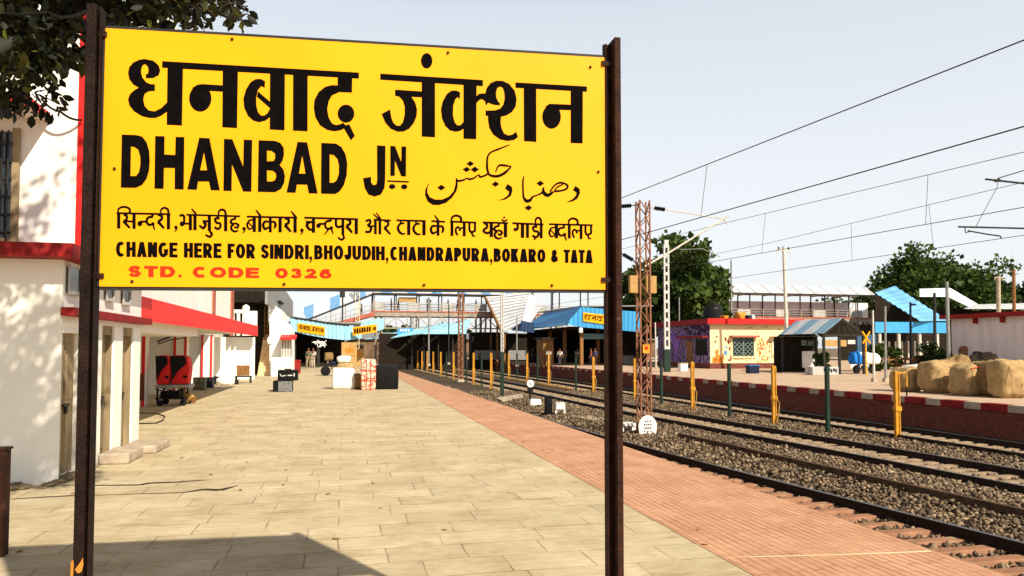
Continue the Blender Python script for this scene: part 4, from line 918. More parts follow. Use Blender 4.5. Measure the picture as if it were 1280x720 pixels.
crack('paving_stain', [(8,624.5),(50,622),(88,620),(130,619),(180,617.5),(230,616),(255,612),(275,613),(298,607)], [.01,.018,.02,.008,.012,.015,.04,.05,.005])
crack('paving_joint', [(905,697.5),(960,696.5),(1040,694.5),(1110,692),(1163,689.8)], [.006,.012,.010,.016,.018], M['cream'])
p = ons(3, 640, 6.9); m = MB(); zt = ons(3, 562, 6.9).z
t = thing('stub_post', 'short rusty brown steel post at the left edge of the picture', 'post', (p.x-.03, 6.9, 0))
m.box(p.x-.12, p.x+.035, 6.85, 6.95, 0, zt); m.build('post', M['rust'], t, bevel=.006); m = MB(); m.box(p.x-.13, p.x+.045, 6.84, 6.96, zt+.001, zt+.02); m.build('cap', M['rust'], t)

# ================================================================== PEOPLE
DG = bpy.context.evaluated_depsgraph_get
def skinmesh(name, nodes, edges, root=0, sub=1):
    me = bpy.data.meshes.new(name); me.from_pydata([n[:3] for n in nodes], edges, []); o = bpy.data.objects.new(name, me); COL.objects.link(o)
    me.skin_vertices.new() if hasattr(me.skin_vertices, 'new') else None
    md = o.modifiers.new('s', 'SKIN'); md.use_smooth_shade = True
    if not me.skin_vertices:
        bpy.context.view_layer.objects.active = o
    for i, n in enumerate(nodes):
        sv = me.skin_vertices[0].data[i]; sv.radius = (n[3], n[4] if len(n) > 4 else n[3]); sv.use_root = (i == root)
    o.modifiers.new('u', 'SUBSURF').levels = sub
    bpy.context.view_layer.update()
    r = bpy.data.meshes.new_from_object(o.evaluated_get(DG())); bpy.data.objects.remove(o); return r
def figure(pose):
    """nodes x = right, y = forward, z = up; returns meshes for body, shirt, trousers, hair"""
    if pose == 'sit': hz, ky, kz, fy, hip = .47, .42, .46, .42, .0
    else: hz, ky, kz, fy = .92, .04, .49, -.02
    st = .14 if pose == 'walk' else .0
    L = []; top = hz+.52
    body = [(0,0,hz,.13,.10), (0,0,hz+.22,.125,.09), (0,.0,hz+.43,.15,.095), (0,0,top,.055), (0,.02,top+.07,.05), (0,.03,top+.13,.075,.09), (0,.025,top+.22,.07,.085)]
    e = [(0,1),(1,2),(2,3),(3,4),(4,5),(5,6)]
    for sx in (-1, 1):
        i = len(body); f = st*sx
        if pose == 'sit': body += [(.1*sx,.05,hz,.085), (.13*sx,ky,kz,.06), (.13*sx,fy,.08,.04), (.13*sx,fy+.14,.04,.035)]
        else: body += [(.09*sx,0,hz-.06,.085), (.1*sx,ky+f*.6,kz,.06), (.1*sx,fy+f,.08,.04), (.11*sx,fy+f+.15,.035,.035)]
        e += [(0,i),(i,i+1),(i+1,i+2),(i+2,i+3)]
        i = len(body); a = -f
        if pose == 'sit': body += [(.19*sx,0,hz+.42,.05), (.24*sx,.05,hz+.16,.04), (.16*sx,.28,hz+.08,.03), (.14*sx,.36,hz+.06,.026)]
        else: body += [(.19*sx,0,hz+.42,.05), (.24*sx,a*.6,hz+.14,.04), (.23*sx,.08+a,hz-.08,.03), (.22*sx,.1+a,hz-.18,.026)]
        e += [(2,i),(i,i+1),(i+1,i+2),(i+2,i+3)]
    full = skinmesh('person_body', body, e)
    g = lambda n, k: (n[0], n[1], n[2], n[3]*k, (n[4] if len(n) > 4 else n[3])*k)
    sh = [g(body[0], 1.16), g(body[1], 1.16), g(body[2], 1.13)]; es = [(0,1),(1,2)]
    for i in (11, 19): j = len(sh); sh += [g(body[i], 1.25), g(body[i+1], 1.35)]; es += [(2,j),(j,j+1)]
    tr = [g(body[0], 1.12)]; et = []
    for i in (7, 15): j = len(tr); tr += [g(body[i], 1.18), g(body[i+1], 1.3), g(body[i+2], 1.5)]; et += [(0,j),(j,j+1),(j+1,j+2)]
    hr = [(0,-.02,top+.15,.085,.09), (0,.0,top+.25,.078,.09)]
    return full, skinmesh('shirt', sh, es), skinmesh('trousers', tr, et), skinmesh('hair', hr, [(0,1)])
FIG = {}
CLOTH = {}
def cloth(c):
    if c not in CLOTH: CLOTH[c] = mat('cloth', c, .9, .12, 8)
    return CLOTH[c]
def person(base, label, shirt, trousers, pose='stand', yaw=0, group=None, scale=1.):
    if pose not in FIG: FIG[pose] = figure(pose)
    t = thing('person', label, 'person', base, group, local=True, yaw=yaw)
    t.scale = (scale,)*3
    for nm, me, mt in zip(('body', 'shirt', 'trousers', 'hair'), FIG[pose], (M['skin'], cloth(shirt), cloth(trousers), M['hair'])):
        o = bpy.data.objects.new(nm, me); COL.objects.link(o); o.parent = t
        if not me.materials: me.materials.append(mt)
        o.material_slots[0].link = 'OBJECT'; o.material_slots[0].material = mt
    return t

# ================================================================== MASTS, WIRES, POSTS BETWEEN THE TRACKS
def lattice(m, x0, x1, y0, y1, z0, z1, n, leg=.05, bar=.025, faces='all'):
    for x in (x0, x1):
        for y in (y0, y1): m.beam((x, y, z0), (x, y, z1), leg)
    for i in range(n):
        a = z0+(z1-z0)*i/n; b = z0+(z1-z0)*(i+1)/n
        for y in (y0, y1): m.beam((x0 if i % 2 else x1, y, a), (x1 if i % 2 else x0, y, b), bar*1.6, bar)
        for x in (x0, x1): m.beam((x, y0 if i % 2 else y1, a), (x, y1 if i % 2 else y0, b), bar*1.6, bar)
def insul(m, p, q, r=.055, n=6):
    p, q = Vector(p), Vector(q); path = []; rad = []
    for i in range(n*2+1): path.append(p.lerp(q, i/(n*2))); rad.append(r if i % 2 else r*.55)
    m.tube(path, rad, 10)
b = onz(808, 541, -.82); ztop = ons(804, 250, b.y).z; hw = .16
mast = thing('lattice_mast', 'red oxide lattice overhead line mast with a yellow plate and rounded white number board', 'mast', (b.x, b.y, GZ))
m = MB(); lattice(m, b.x-hw, b.x+hw, b.y, b.y+.3, -.9, ztop, 17, .042, .022); m.build('lattice', M['mast'], mast)
m = MB(); a_, c_ = ons(797, 540, b.y-.02), ons(821, 540, b.y-.02); zz = ons(808, 519, b.y).z; m.box(a_.x+.04, c_.x-.04, b.y-.1, b.y+.42, -1.05, -.86); m.build('footing', M['white'], mast, bevel=.03)
xm = (a_.x+c_.x)/2; hx = (c_.x-a_.x)/2
pl = [(xm-hx*.85, -.84)]+[(xm+hx*.95*math.cos(t), zz-.34+.34*math.sin(t)) for t in [math.pi*(1-i/14) for i in range(15)]]+[(xm+hx*.85, -.84)]
m = MB(); m.ext([(x, b.y-.035, z) for x, z in pl], (0, -.03, 0)); nb = m.build('number_board', M['white'], mast)
def onplane_s(s):
    return lambda x, y, l=0.: ons(x, y, s-.004-l*3)
_ob = onboard
def small_text(words, s, parent, mt, name='lettering', t=.2, tx=.22):
    """words: (word, corner pixels TL, TR, BR, BL) put on the plane at distance s"""
    global onboard
    onboard = lambda x, y, l=0.: ons(x, y, s-.003-l*2)
    I = Ink()
    for wd, q in words: latin(I, wd, q, t=t, tx=tx, gap=.12)
    onboard = _ob
    return I.build(name, mt, parent)
def rowq(x0, x1, y0, y1): return ((x0, y0), (x1, y0), (x1, y1), (x0, y1))
m = MB(); zrow = zz-.17
for k, (n_, wv) in enumerate(((3, .16), (4, .2), (4, .18), (3, .2))):
    for i in range(n_): x = xm-wv/2+wv*i/(n_-1)*1.0; m.box(x-.02, x+.022, b.y-.069, b.y-.0655, zrow-.03-.1*k, zrow+.02-.1*k)
m.build('number_marks', M['ink'], nb)
m = MB(); p = ons(807, 436, b.y-.02); m.box(p.x-.11, p.x+.11, b.y-.075, b.y-.06, p.z-.13, p.z+.13); wp = m.build('warning_plate', M['yellowp'], mast)
m = MB(); m.lathe((p.x, b.y-.085, p.z+.02), [(.01,0),(.055,0),(.055,.006),(.01,.006)], 12, 'y'); m.build('warning_mark', M['redink'], wp)
m = MB(); p = ons(804, 354, b.y+.1); m.box(ons(787, 354, b.y+.1).x, ons(799, 354, b.y).x, b.y+.05, b.y+.2, ons(790, 366, b.y).z, ons(790, 344, b.y).z); m.box(ons(809, 354, b.y).x, ons(820, 354, b.y+.1).x, b.y+.05, b.y+.2, ons(790, 366, b.y).z, ons(790, 344, b.y).z); m.build('back_board', M['carton'], mast, bevel=.01)
# cantilever of the mast
def O(x, y): return ons(x, y, b.y+.12)
hd = O(905, 274)
m = MB(); m.tube([O(804, 258), O(818, 260)], .018, 6); m.tube([O(831, 262), O(870, 268), hd], .018, 6); m.tube([O(806, 333), O(836, 316), O(912, 269)], .028, 8); m.tube([hd, O(909, 280)], .022, 6); m.build('cantilever', M['steelgrey'], mast)
m = MB(); m.tube([O(850, 312), O(878, 311), O(900, 321)], .012, 6); m.build('register_arm', M['greymetal'], mast)
for p, q in ((O(818, 260), O(831, 262)), (O(776, 258), O(789, 257))): m = MB(); insul(m, p, q, .07); m.build('insulator', M['black'], mast)
m = MB(); m.tube([O(768, 312), O(779, 318)], .02, 6); insul(m, O(779, 318), O(791, 325), .07); m.tube([O(791, 325), O(799, 333)], .02, 6); m.build('insulator', M['black'], mast); m = MB(); m.tube([O(764, 256), O(776, 258)], .012, 6); m.tube([O(789, 257), O(800, 256)], .015, 6); m.build('tie_rod', M['darkmetal'], mast)
# short brown distant lattice mast and the one by the parcels
def mast2(x0, x1, yb, yt, zbase, label, mt, n=24, s=None):
    q = onz((x0+x1)/2, yb, zbase) if s is None else ons((x0+x1)/2, yb, s); a, c = ons(x0, yb, q.y).x, ons(x1, yb, q.y).x
    t = thing('lattice_mast', label, 'mast', (q.x, q.y, zbase)); m = MB(); lattice(m, a+.03, c-.03, q.y, q.y+(c-a), zbase, ons(x0, yt, q.y).z, n, .06, .035); m.build('lattice', mt, t)
    m = MB(); m.box(a-.06, c+.06, q.y-.06, q.y+(c-a)+.06, zbase-.1, zbase+.12); m.build('footing', M['concrete'], t); return q
mast2(443.5, 449, 452, 352, 0, 'cream lattice mast standing on the near platform behind the parcels', M['cream'], 26)
mast2(573, 579, 476, 352, -.85, 'orange brown lattice mast standing among the yellow posts', M['mast'], 26)
b2 = onz(628, 495, -.85)
t = thing('track_mast', 'slim mast painted dark below and white above between the near tracks', 'mast', (b2.x, b2.y, -.95)); zm = ons(628, 440, b2.y).z; zt = ons(626, 355, b2.y).z
m = MB(); m.box(b2.x-.085, b2.x+.085, b2.y, b2.y+.17, -1, zm); m.build('lower_shaft', M['darkgreen'], t); m = MB(); lattice(m, b2.x-.06, b2.x+.06, b2.y+.02, b2.y+.14, zm, zt, 16, .035, .03); m.build('upper_shaft', M['silver'], t)
# white battened mast on the far platform
b3 = onz(834.5, 465, 0); zt = ons(832, 306, b3.y).z
t = thing('battened_mast', 'tall white battened steel mast with oblong holes on the far platform', 'mast', (b3.x, b3.y, 0))
hw = .15; m = MB()
for x in (-hw, hw): m.box(b3.x+x-.05, b3.x+x+.05, b3.y, b3.y+.16, 0 if x < 0 else .0, zt)
nb_ = 13
for i in range(nb_+1): z = .3+(zt-.5)*i/nb_; m.box(b3.x-hw+.07, b3.x+hw-.07, b3.y+.003, b3.y+.02, z, z+.22)
m.build('shaft', M['silver'], t); m = MB(); m.box(b3.x-.15, b3.x+.15, b3.y-.02, b3.y+.15, zt-.001, zt+.35); m.build('head', M['silver'], t)
m = MB(); m.box(b3.x-hw-.08, b3.x+hw+.08, b3.y-.015, b3.y+.22, 0, 1.6); m.build('painted_foot', M['darkgreen'], t)

# overhead wires
def wire(name, label, pts, rad, cat='wire', mt='darkmetal', n=9, sag=.0):
    Q = []
    for i in range(len(pts)-1):
        for j in range(n): t_ = j/n; q = pts[i].lerp(pts[i+1], t_); q.z -= sag*4*t_*(1-t_); Q.append(q)
    Q.append(pts[-1]); m = MB(); m.tube(Q, rad, 5); return tag(m.build(name, M[mt], base=pts[0]), label, cat)
def wr(x, y, z=None, r=None): return onr(x, y, r) if r is not None else onz(x, y, z)
def lextend(a, b, k): return a+(b-a)*k
WR = .0085
def line(name, label, p, q, rad, far=60, near=None):
    d = (q-p); far_ = p-d.normalized()*far
    far_.z = p.z if abs(d.z) < .3 else p.z-d.normalized().z*far*.35
    return wire(name, label, [far_, p, q, q+d.normalized()*6], rad)
L1m = (onr(778, 247, 7.45), onr(1280, 50, 8.9)); L1c = (onz(776, 300, 4.7), onz(1280, 158, 4.7))
L2m = (onr(905, 279, 12.6), onr(1280, 190, 14.0)); L2c = (onz(960, 315, 4.7), onz(1280, 259, 4.7))
L3m = (onr(960, 304, 16.5), onr(1270, 230, 17.6)); L3c = (onz(960, 341, 4.7), onz(1280, 294, 4.7))
for nm, lb, (p, q), rad in (('messenger_wire', 'topmost overhead wire, rising steeply to the upper right corner', L1m, .011), ('contact_wire', 'second overhead wire from the top, running just above the mast bracket', L1c, .011),
        ('messenger_wire', 'thin overhead wire carried at the tip of the mast bracket', L2m, .008), ('contact_wire', 'overhead wire passing the top of the crossarm pole', L2c, .009),
        ('messenger_wire', 'thin overhead wire held by the upper bracket at the right edge', L3m, .008), ('contact_wire', 'lowest overhead wire, passing over the round tree at right', L3c, .009)):
    line(nm, lb, p, q, rad)
def onl(L, x):
    lo, hi = -1.0, 2.0
    def px(t):
        q = L[0].lerp(L[1], t)-CAM if 0 <= t <= 1 else L[0]+(L[1]-L[0])*t-CAM
        a = (CT*q.x-ST*q.y, ST*q.x+CT*q.y); c, s = math.cos(PIT), math.sin(PIT); return 640+F*a[0]/(c*a[1]+s*q.z)
    for _ in range(50):
        md = (lo+hi)/2
        if px(md) < x: lo = md
        else: hi = md
    return L[0]+(L[1]-L[0])*lo
for (A, xa, B, xb, lb) in ((L1m, 884, L1c, 876, 'curved dropper hanging from the topmost wire left of the tree'), (L2m, 957, L2c, 952, 'short dropper wire left of the crossarm pole'), (L2m, 1160, L2c, 1157, 'dropper wire high up over the round tree'), (L3m, 1064, L3c, 1065, 'dropper wire right of the crossarm pole'), (L3m, 1161, L3c, 1167, 'slanting dropper wire just above the round tree')):
    p, q = onl(A, xa), onl(B, xb); wire('dropper', lb, [p, q], .006, 'dropper', n=4)
# bracket reaching in from the right edge
cl = thing('overhead_bracket', 'overhead line bracket and register arm reaching in from the right edge', 'bracket', tuple(ons(1300, 260, 17.2)))
def O2(x, y): return ons(x, y, 17.2)
m = MB(); m.tube([O2(1232, 224), O2(1250, 226), O2(1300, 231.5)], .03, 8); m.tube([O2(1247, 223), O2(1300, 207)], .015, 6); m.build('upper_tube', M['darkmetal'], cl)
m = MB(); m.tube([O2(1198, 283.5), O2(1240, 284.5), O2(1300, 286)], .026, 8); m.tube([O2(1206, 284), O2(1207, 291), O2(1214, 289)], .015, 6); m.build('lower_tube', M['darkmetal'], cl)
m = MB(); m.tube([O2(1210, 288.5), O2(1235, 293), O2(1250, 295), O2(1252, 298)], .02, 6); m.build('register_arm', M['darkmetal'], cl)
m = MB(); m.tube([O2(1247, 225), O2(1247, 233), O2(1220, 283)], .008, 5); m.build('stay', M['darkmetal'], cl)
m = MB(); insul(m, O2(1243, 226), O2(1250, 225), .05, 2); m.build('clamp', M['darkmetal'], cl)
wire('cable', 'thin black cable strung across the leaves to the left signpost', [ons(-30, 9, 5.2), ons(60, 15, 5.2), ons(108, 14, 3.75)], .008, 'cable', 'rubber', sag=.03)
wire('cable', 'black cable sagging from the branch to the red corner stripe', [ons(52, 124, us-.3), ons(75, 139, us-.3), ons(102, 150, us-.05)], .018, 'cable', 'rubber', sag=.04)

# watering posts: yellow hydrants with hoses, dark green ones between
Rr = lambda s: interp([(15, 15.1), (19, 15.0), (22, 14.45), (30, 14.45), (60, 14.0), (90, 13.2)], s)
def wpost(kind, hgt):
    t = thing('watering_post', 'x', 'post', (0,0,GZ), local=True)
    mt = M['yellowp'] if kind != 'green' else M['darkgreen']
    m = MB()
    if kind == 'green': m.box(-.055, .055, -.055, .055, -.1, hgt); m.build('shaft', mt, t, bevel=.006)
    else:
        m.box(-.075, .012, -.05, .05, -.1, hgt); m.build('shaft', mt, t, bevel=.006)
        m = MB(); m.tube([(.045, -.05, .0), (.045, -.05, hgt-.08), (.03, -.03, hgt-.02)], .026, 8); m.build('pipe', mt, t)
        if kind == 'loop':
            m = MB(); m.tube([(.02, 0, hgt-.1), (.1, -.02, hgt-.06), (.26, -.05, hgt-.05), (.3, -.05, hgt-.12), (.3, -.05, hgt-.45)], .032, 8); m.build('swan_neck', mt, t)
            m = MB(); m.tube([(.3, -.05, hgt-.44), (.3, -.05, hgt-.72)], .02, 8); m.build('hose', M['rubber'], t)
        else:
            m = MB(); m.tube([(.06, -.06, hgt*.45), (.14, -.1, hgt*.4), (.1, -.12, hgt*.22), (.02, -.13, hgt*.1), (.16, -.12, .02), (.3, -.1, .06)], .02, 8); m.build('hose', M['straw'], t)
        m = MB(); m.box(-.1, .1, -.08, .07, hgt*.44, hgt*.5); m.build('clamp', mt, t)
    if kind == 'green':
        m = MB(); m.box(-.07, .07, -.07, .07, hgt+.001, hgt+.02); m.build('cap', mt, t)
    return t
order = ['first','second','third','fourth','fifth','sixth','seventh','eighth','ninth','tenth','eleventh','twelfth','thirteenth','fourteenth','fifteenth','sixteenth','seventeenth','eighteenth','nineteenth','twentieth']
row2 = [(1122,'loop',548,464),(1035,'green',541,459),(968,'plain',530,457),(912,'green',521,455),(866,'plain',512,452),(827,'green',505,450),(794,'plain',499,448),(742,'plain',491,446),(720,'green',487,445),(686,'plain',480,443),(672,'green',478,443),(659,'plain',475,442),(646.5,'green',473,442),(636,'plain',472,441.5)]
proto = {}; cnt = {}
for i, (px, kd, yb, yt) in enumerate(row2):
    q = onz(px, yb, -.92); hgt = ons(px, yt, q.y).z-GZ
    t = wpost(kd, hgt); t.location = S2W((q.x, q.y, GZ)); cnt[kd] = cnt.get(kd, 0)+1
    t['group'] = 'watering posts before the far platform'
    t['label'] = 'yellow watering post with a swan neck outlet and hanging black hose' if kd == 'loop' else ('%s %s from the right in the post row before the far platform' % (order[cnt[kd]-1], 'plain dark green post' if kd == 'green' else 'yellow hose post'))
row1 = [(614,'plain',484,441),(592,'plain',479,441),(602,'green',481,441),(583,'green',477,441),(567,'plain',473,440),(558,'green',471,440),(551,'plain',469,440),(541.5,'plain',466,439.5),(534,'plain',464,439),(527.5,'plain',462.5,439),(522,'plain',461,438.5),(517,'plain',459.5,438.5),(512,'plain',458,438),(507,'green',457,438),(503,'plain',456,438),(499,'plain',455,438)]
c1 = {}
for px, kd, yb, yt in row1:
    q = onz(px, yb, -.92); hgt = ons(px, yt, q.y).z-GZ; t = wpost(kd, hgt); t.location = S2W((q.x, q.y, GZ)); c1[kd] = c1.get(kd, 0)+1
    t['group'] = 'watering posts between the two nearer tracks'
    t['label'] = '%s %s from the right in the crowded far row between the near tracks' % (order[c1[kd]-1], 'dark green post' if kd == 'green' else 'yellow hose post')
# yellow water main along the post row, old rail between the near tracks
m = MB(); pts = [onz(x, y, -.98) for x, y in ((1320, 576), (1240, 566), (1180, 559.5), (1120, 553), (1060, 546.5))]+[Vector((Rr(s)+.1, s, -.98)) for s in (22, 27, 33, 40, 50, 62)]
m.tube(pts, .05, 8); tag(m.build('water_pipe', M['yellowp'], base=pts[0]), 'yellow water pipe lying on the ballast along the row of posts', 'pipe')
m = MB(); pts = [onz(x, y, -.82) for x, y in ((1300, 649), (1200, 626.5), (1100, 604), (1020, 585.5), (960, 571.5), (900, 557), (850, 546))]
for i in range(len(pts)-1): m.beam(pts[i], pts[i+1], .10, .2)
tag(m.build('cable_trough', mat('rusty_trough', (.085,.05,.03), .8, .4, 6, .3, 30), base=pts[0]), 'long low rusty brown trough running through the ballast between two tracks', 'trough')
# point indicator, dark and white boxes, footings
q = onz(668, 506, -.85); ind = thing('point_indicator', 'white disc point indicator with a black cross on a short stand', 'signal', (q.x, q.y, GZ))
p = ons(663, 479.5, q.y); m = MB(); rad = abs(ons(668, 480, q.y).x-ons(659.5, 480, q.y).x)/2*1.05
m.lathe((p.x, q.y-.02, p.z), [(.01,0),(rad,0),(rad,.04),(.01,.04)], 20, 'y'); d = m.build('disc', M['white'], ind)
m = MB()
for a_ in (45, -45): v = Vector((math.cos(R(a_)), 0, math.sin(R(a_))))*rad*.5; m.beam(p+Vector((0,-.028,0))-v, p+Vector((0,-.028,0))+v, .012, .03, (0,1,0))
m.build('cross', M['ink'], d)
m = MB(); m.beam((p.x, q.y+.03, GZ), (p.x, q.y+.03, p.z), .07); m.box(p.x-.12, p.x+.12, q.y-.02, q.y+.1, p.z-rad-.28, p.z-rad-.02); m.build('stand', M['black'], ind)
m = MB(); m.sack((q.x+.02, q.y+.06, GZ), (.52, .5, .42), 4, .25, .03); m.build('base_block', M['white'], ind)
def tbox(name, label, cat, x0, x1, yb, yt, mt, dep, legs=False):
    a, c = onz(x0, yb, -.9), onz(x1, yb, -.9); s = a.y; zt = ons((x0+x1)/2, yt, s).z
    t = thing(name, label, cat, ((a.x+c.x)/2, s, GZ)); m = MB(); zb = GZ if not legs else zt-(zt+.95)*.5; m.box(a.x, c.x, s, s+dep, zb, zt); m.build('box', mt, t, bevel=.02)
    if legs:
        for x in (a.x+.02, c.x-.02): m = MB(); m.box(x-.03, x+.03, s+.05, s+.12, GZ, zb-.001); m.build('leg', mt, t)
    else: m = MB(); m.box(a.x-.03, c.x+.03, s-.03, s+dep+.03, zt+.001, zt+.03); m.build('lid', mt, t)
tbox('relay_box', 'black trackside box with a flat lid beside the white legged box', 'box', 683, 691, 519, 496, M['black'], .3)
tbox('junction_box', 'small white trackside box standing on two legs', 'box', 695, 707.5, 519.5, 503, M['white'], .25, True)
for x0, x1, yb, yt, lb in ((776, 797, 543, 529.5, 'white concrete block left of the mast number board'), (799, 801, 546, 538, 'x')):
    if lb == 'x': continue
    a, c = onz(x0, yb, -.95), onz(x1, yb, -.95); s = a.y; zt = ons(x0, yt, s).z; t = thing('trough_slab', lb, 'concrete block', ((a.x+c.x)/2, s, GZ))
    m = MB(); m.box(a.x, c.x, s, s+.5, zt-.09, zt); m.build('top', M['white'], t, bevel=.015)
    for x in (a.x+.06, c.x-.06): m = MB(); m.box(x-.06, x+.06, s+.04, s+.46, GZ, zt-.091); m.build('side', M['white'], t)
m = MB(); m.slab([onz(712, 519, -.83), onz(756, 522, -.83), onz(752, 526, -.83), onz(735, 524, -.83)], .05); tag(m.build('plank', M['concrete'], base=onz(730, 521, -.83)), 'pale concrete slab lying on the ballast beside the legged box', 'slab')
m = MB(); m.slab([onz(620, 497, -.80), onz(652, 492, -.80), onz(654, 496, -.80), onz(628, 501, -.80)], .06); tag(m.build('crossing_slab', M['concrete'], base=onz(640, 496, -.83)), 'grey concrete slab over a dark gap by the platform edge', 'slab')

# ================================================================== FAR STRUCTURES
def valance(m, pts, top, bot, s_of, amp=.07, pitch=.35):
    """ribbed hanging sheet along pixel columns pts, with pixel heights top and bot"""
    for i in range(len(pts)-1):
        a0, a1 = ons(pts[i], bot[i], s_of[i]), ons(pts[i+1], bot[i+1], s_of[i+1]); b0, b1 = ons(pts[i], top[i], s_of[i]), ons(pts[i+1], top[i+1], s_of[i+1])
        n = max(1, int((a1-a0).length/pitch)); m.corr(a0, a1, b1, b0, n, amp)
def board(parent, pts, s, words, name='name_board', t=.2, txt=None):
    P = [ons(x, y, s) for x, y in pts]; m = MB(); m.ext(P, (0, .06, 0)); b = m.build(name, M['yellow'], parent)
    if words: small_text(words, s, b, M['ink'], t=t, tx=t*1.1)
    return b
def hindi(parent, q, s, part=1.0, mt='ink'):
    """the large Hindi name drawn again on a small board: strokes within the quad q (TL, TR, BR, BL)"""
    global onboard
    onboard = lambda x, y, l=0.: ons(x, y, s-.003-l*2)
    I = Ink(); TL, TR, BR, BL = q
    def mp(u, v): return (TL[0]+(TR[0]-TL[0])*u+(BL[0]-TL[0])*v, TL[1]+(TR[1]-TL[1])*u+(BL[1]-TL[1])*v)
    hgt = BL[1]-TL[1]
    def rb(p, w_, c=True):
        pp = [mp(*a) for a in p if a[0] <= part]
        if len(pp) > 1: I.rib(pp, w_*hgt, 0, 0, 1, c)
    rb([(.08,.22),(.46,.22)], .13, False); rb([(.53,.22),(.82,.22)], .13, False); rb([(.87,.22),(1,.22)], .13, False)
    for x in (.1, .22, .33, .39, .6, .715, .895, .985): rb([(x,.22),(x,.95)], .17, False)
    rb([(.05,.3),(.07,.18),(.04,.15),(.015,.3),(.06,.5),(.02,.55),(.015,.75),(.06,.85),(.1,.72)], .13); rb([(.22,.5),(.17,.5),(.16,.65),(.19,.7)], .16)
    rb([(.33,.42),(.28,.42),(.26,.65),(.29,.85),(.33,.75)], .13); rb([(.44,.22),(.44,.45),(.42,.5),(.405,.7),(.43,.88),(.455,.75),(.46,1.)], .13)
    rb([(.6,.5),(.545,.5),(.58,.7),(.56,.85),(.53,.72)], .13); rb([(.715,.42),(.67,.45),(.66,.7),(.69,.85),(.715,.75)], .13); rb([(.715,.45),(.77,.45),(.8,.25),(.84,.35),(.83,.6),(.78,.65),(.8,.9),(.86,.9)], .12); rb([(.985,.55),(.93,.55),(.93,.72),(.95,.74)], .16)
    if part > .6: I.ell(*mp(.6, .05), hgt*.07, hgt*.09)
    onboard = _ob
    return I.build('lettering', M[mt], parent)

# --- canopy at the end of the near platform
cs = 66
cn = thing('platform_canopy', 'low platform canopy with a curved pale blue valance carrying yellow name boards', 'canopy', tuple(onz(400, 461, 0)))
xs = [363, 372, 382, 395, 410, 425, 436]; tp = [397, 398.5, 400, 402, 404.5, 406, 407]; bt = [413, 415.5, 418, 420.5, 423, 424.5, 425.3]
m = MB(); valance(m, xs, tp, bt, [cs]*7, .06, .32); m.build('valance', M['lightblue'], cn)
m = MB(); valance(m, [436, 445, 452], [407, 406, 404], [425, 424, 422.5], [cs, cs+.8, cs+1.5], .06, .32); m.build('valance', M['lightblue'], cn)
P = [ons(x, y-.6, cs-.03) for x, y in zip(xs, tp)]; m = MB(); m.tube(P, .09, 6); m.build('gutter', M['darkmetal'], cn)
zc_ = ons(400, 402, cs).z
m = MB(); rl, rr = ons(345, 400, cs).x, ons(452, 400, cs).x
m.box(rl-6, rr, cs+.25, 93, zc_-.15, zc_); m.build('roof', M['greymetal'], cn)
for x in (368, 398, 432):
    for k in range(3):
        q = ons(x, 440, cs+1+k*9); m = MB(); m.box(q.x-.12, q.x+.12, q.y, q.y+.24, 0, zc_-.16); m.build('column', M['white'] if k == 0 and x == 432 else M['darkmetal'], cn)
m = MB(); m.box(rl-6, rr, 90, 90.3, 0, zc_-.16); m.box(rl-6, rl-5.7, cs+1, 90, 0, zc_-.16); m.build('shade_end_wall', M['dark'], cn)  # dark walls added so the canopy opening reads black
b_ = board(cn, [(372,403.5),(406,408.5),(406,419.5),(372,414.5)], cs-.12, None)
hindi(b_, ((374,405.2),(404.5,409.6),(404.5,416.2),(374,411.8)), cs-.125)
b2_ = board(cn, [(441,409),(471,405),(471,415),(441,419.5)], cs-.3, [('DHANBAD', ((442.5,410.8),(463.5,408),(463.5,414.2),(442.5,417.3))), ('JN', ((465.5,409),(470,408.4),(470,412.6),(465.5,413.4)))], t=.24)
m = MB(); valance(m, [454, 466, 480], [402, 399.5, 398], [414, 416, 411], [cs+4, cs+4, cs+5], .06, .35); m.build('valance', M['lightblue'], cn)
# white wire sculpture hanging in the dark opening
m = MB(); r2 = random.Random(3)
for i in range(16): x, y = r2.uniform(390, 407), r2.uniform(427, 432); p = ons(x, y, cs-1); v = Vector((r2.uniform(-.3,.3), 0, r2.uniform(-.22,.22))); m.tube([p-v, p+v], .03, 5)
tag(m.build('hanging_banner', M['white'], base=ons(398, 429, cs-1)), 'tangle of white lettering strips hanging in the dark canopy opening', 'banner')
# lamp post with a box head in front of the bridge
q = onz(427.5, 458, 0); t = thing('lamp_post', 'thin dark lamp post with a square head before the striped stair roof', 'lamp post', tuple(q)); zt = ons(427, 372, q.y).z; m = MB(); m.tube([(q.x, q.y, 0), (q.x, q.y, zt)], .07, 8); m.build('pole', M['darkmetal'], t)
p = ons(428, 368, q.y); m = MB(); m.box(p.x-.24, p.x+.24, q.y-.2, q.y+.2, p.z-.28, p.z+.28); m.build('lamp_head', M['darkmetal'], t, bevel=.03)

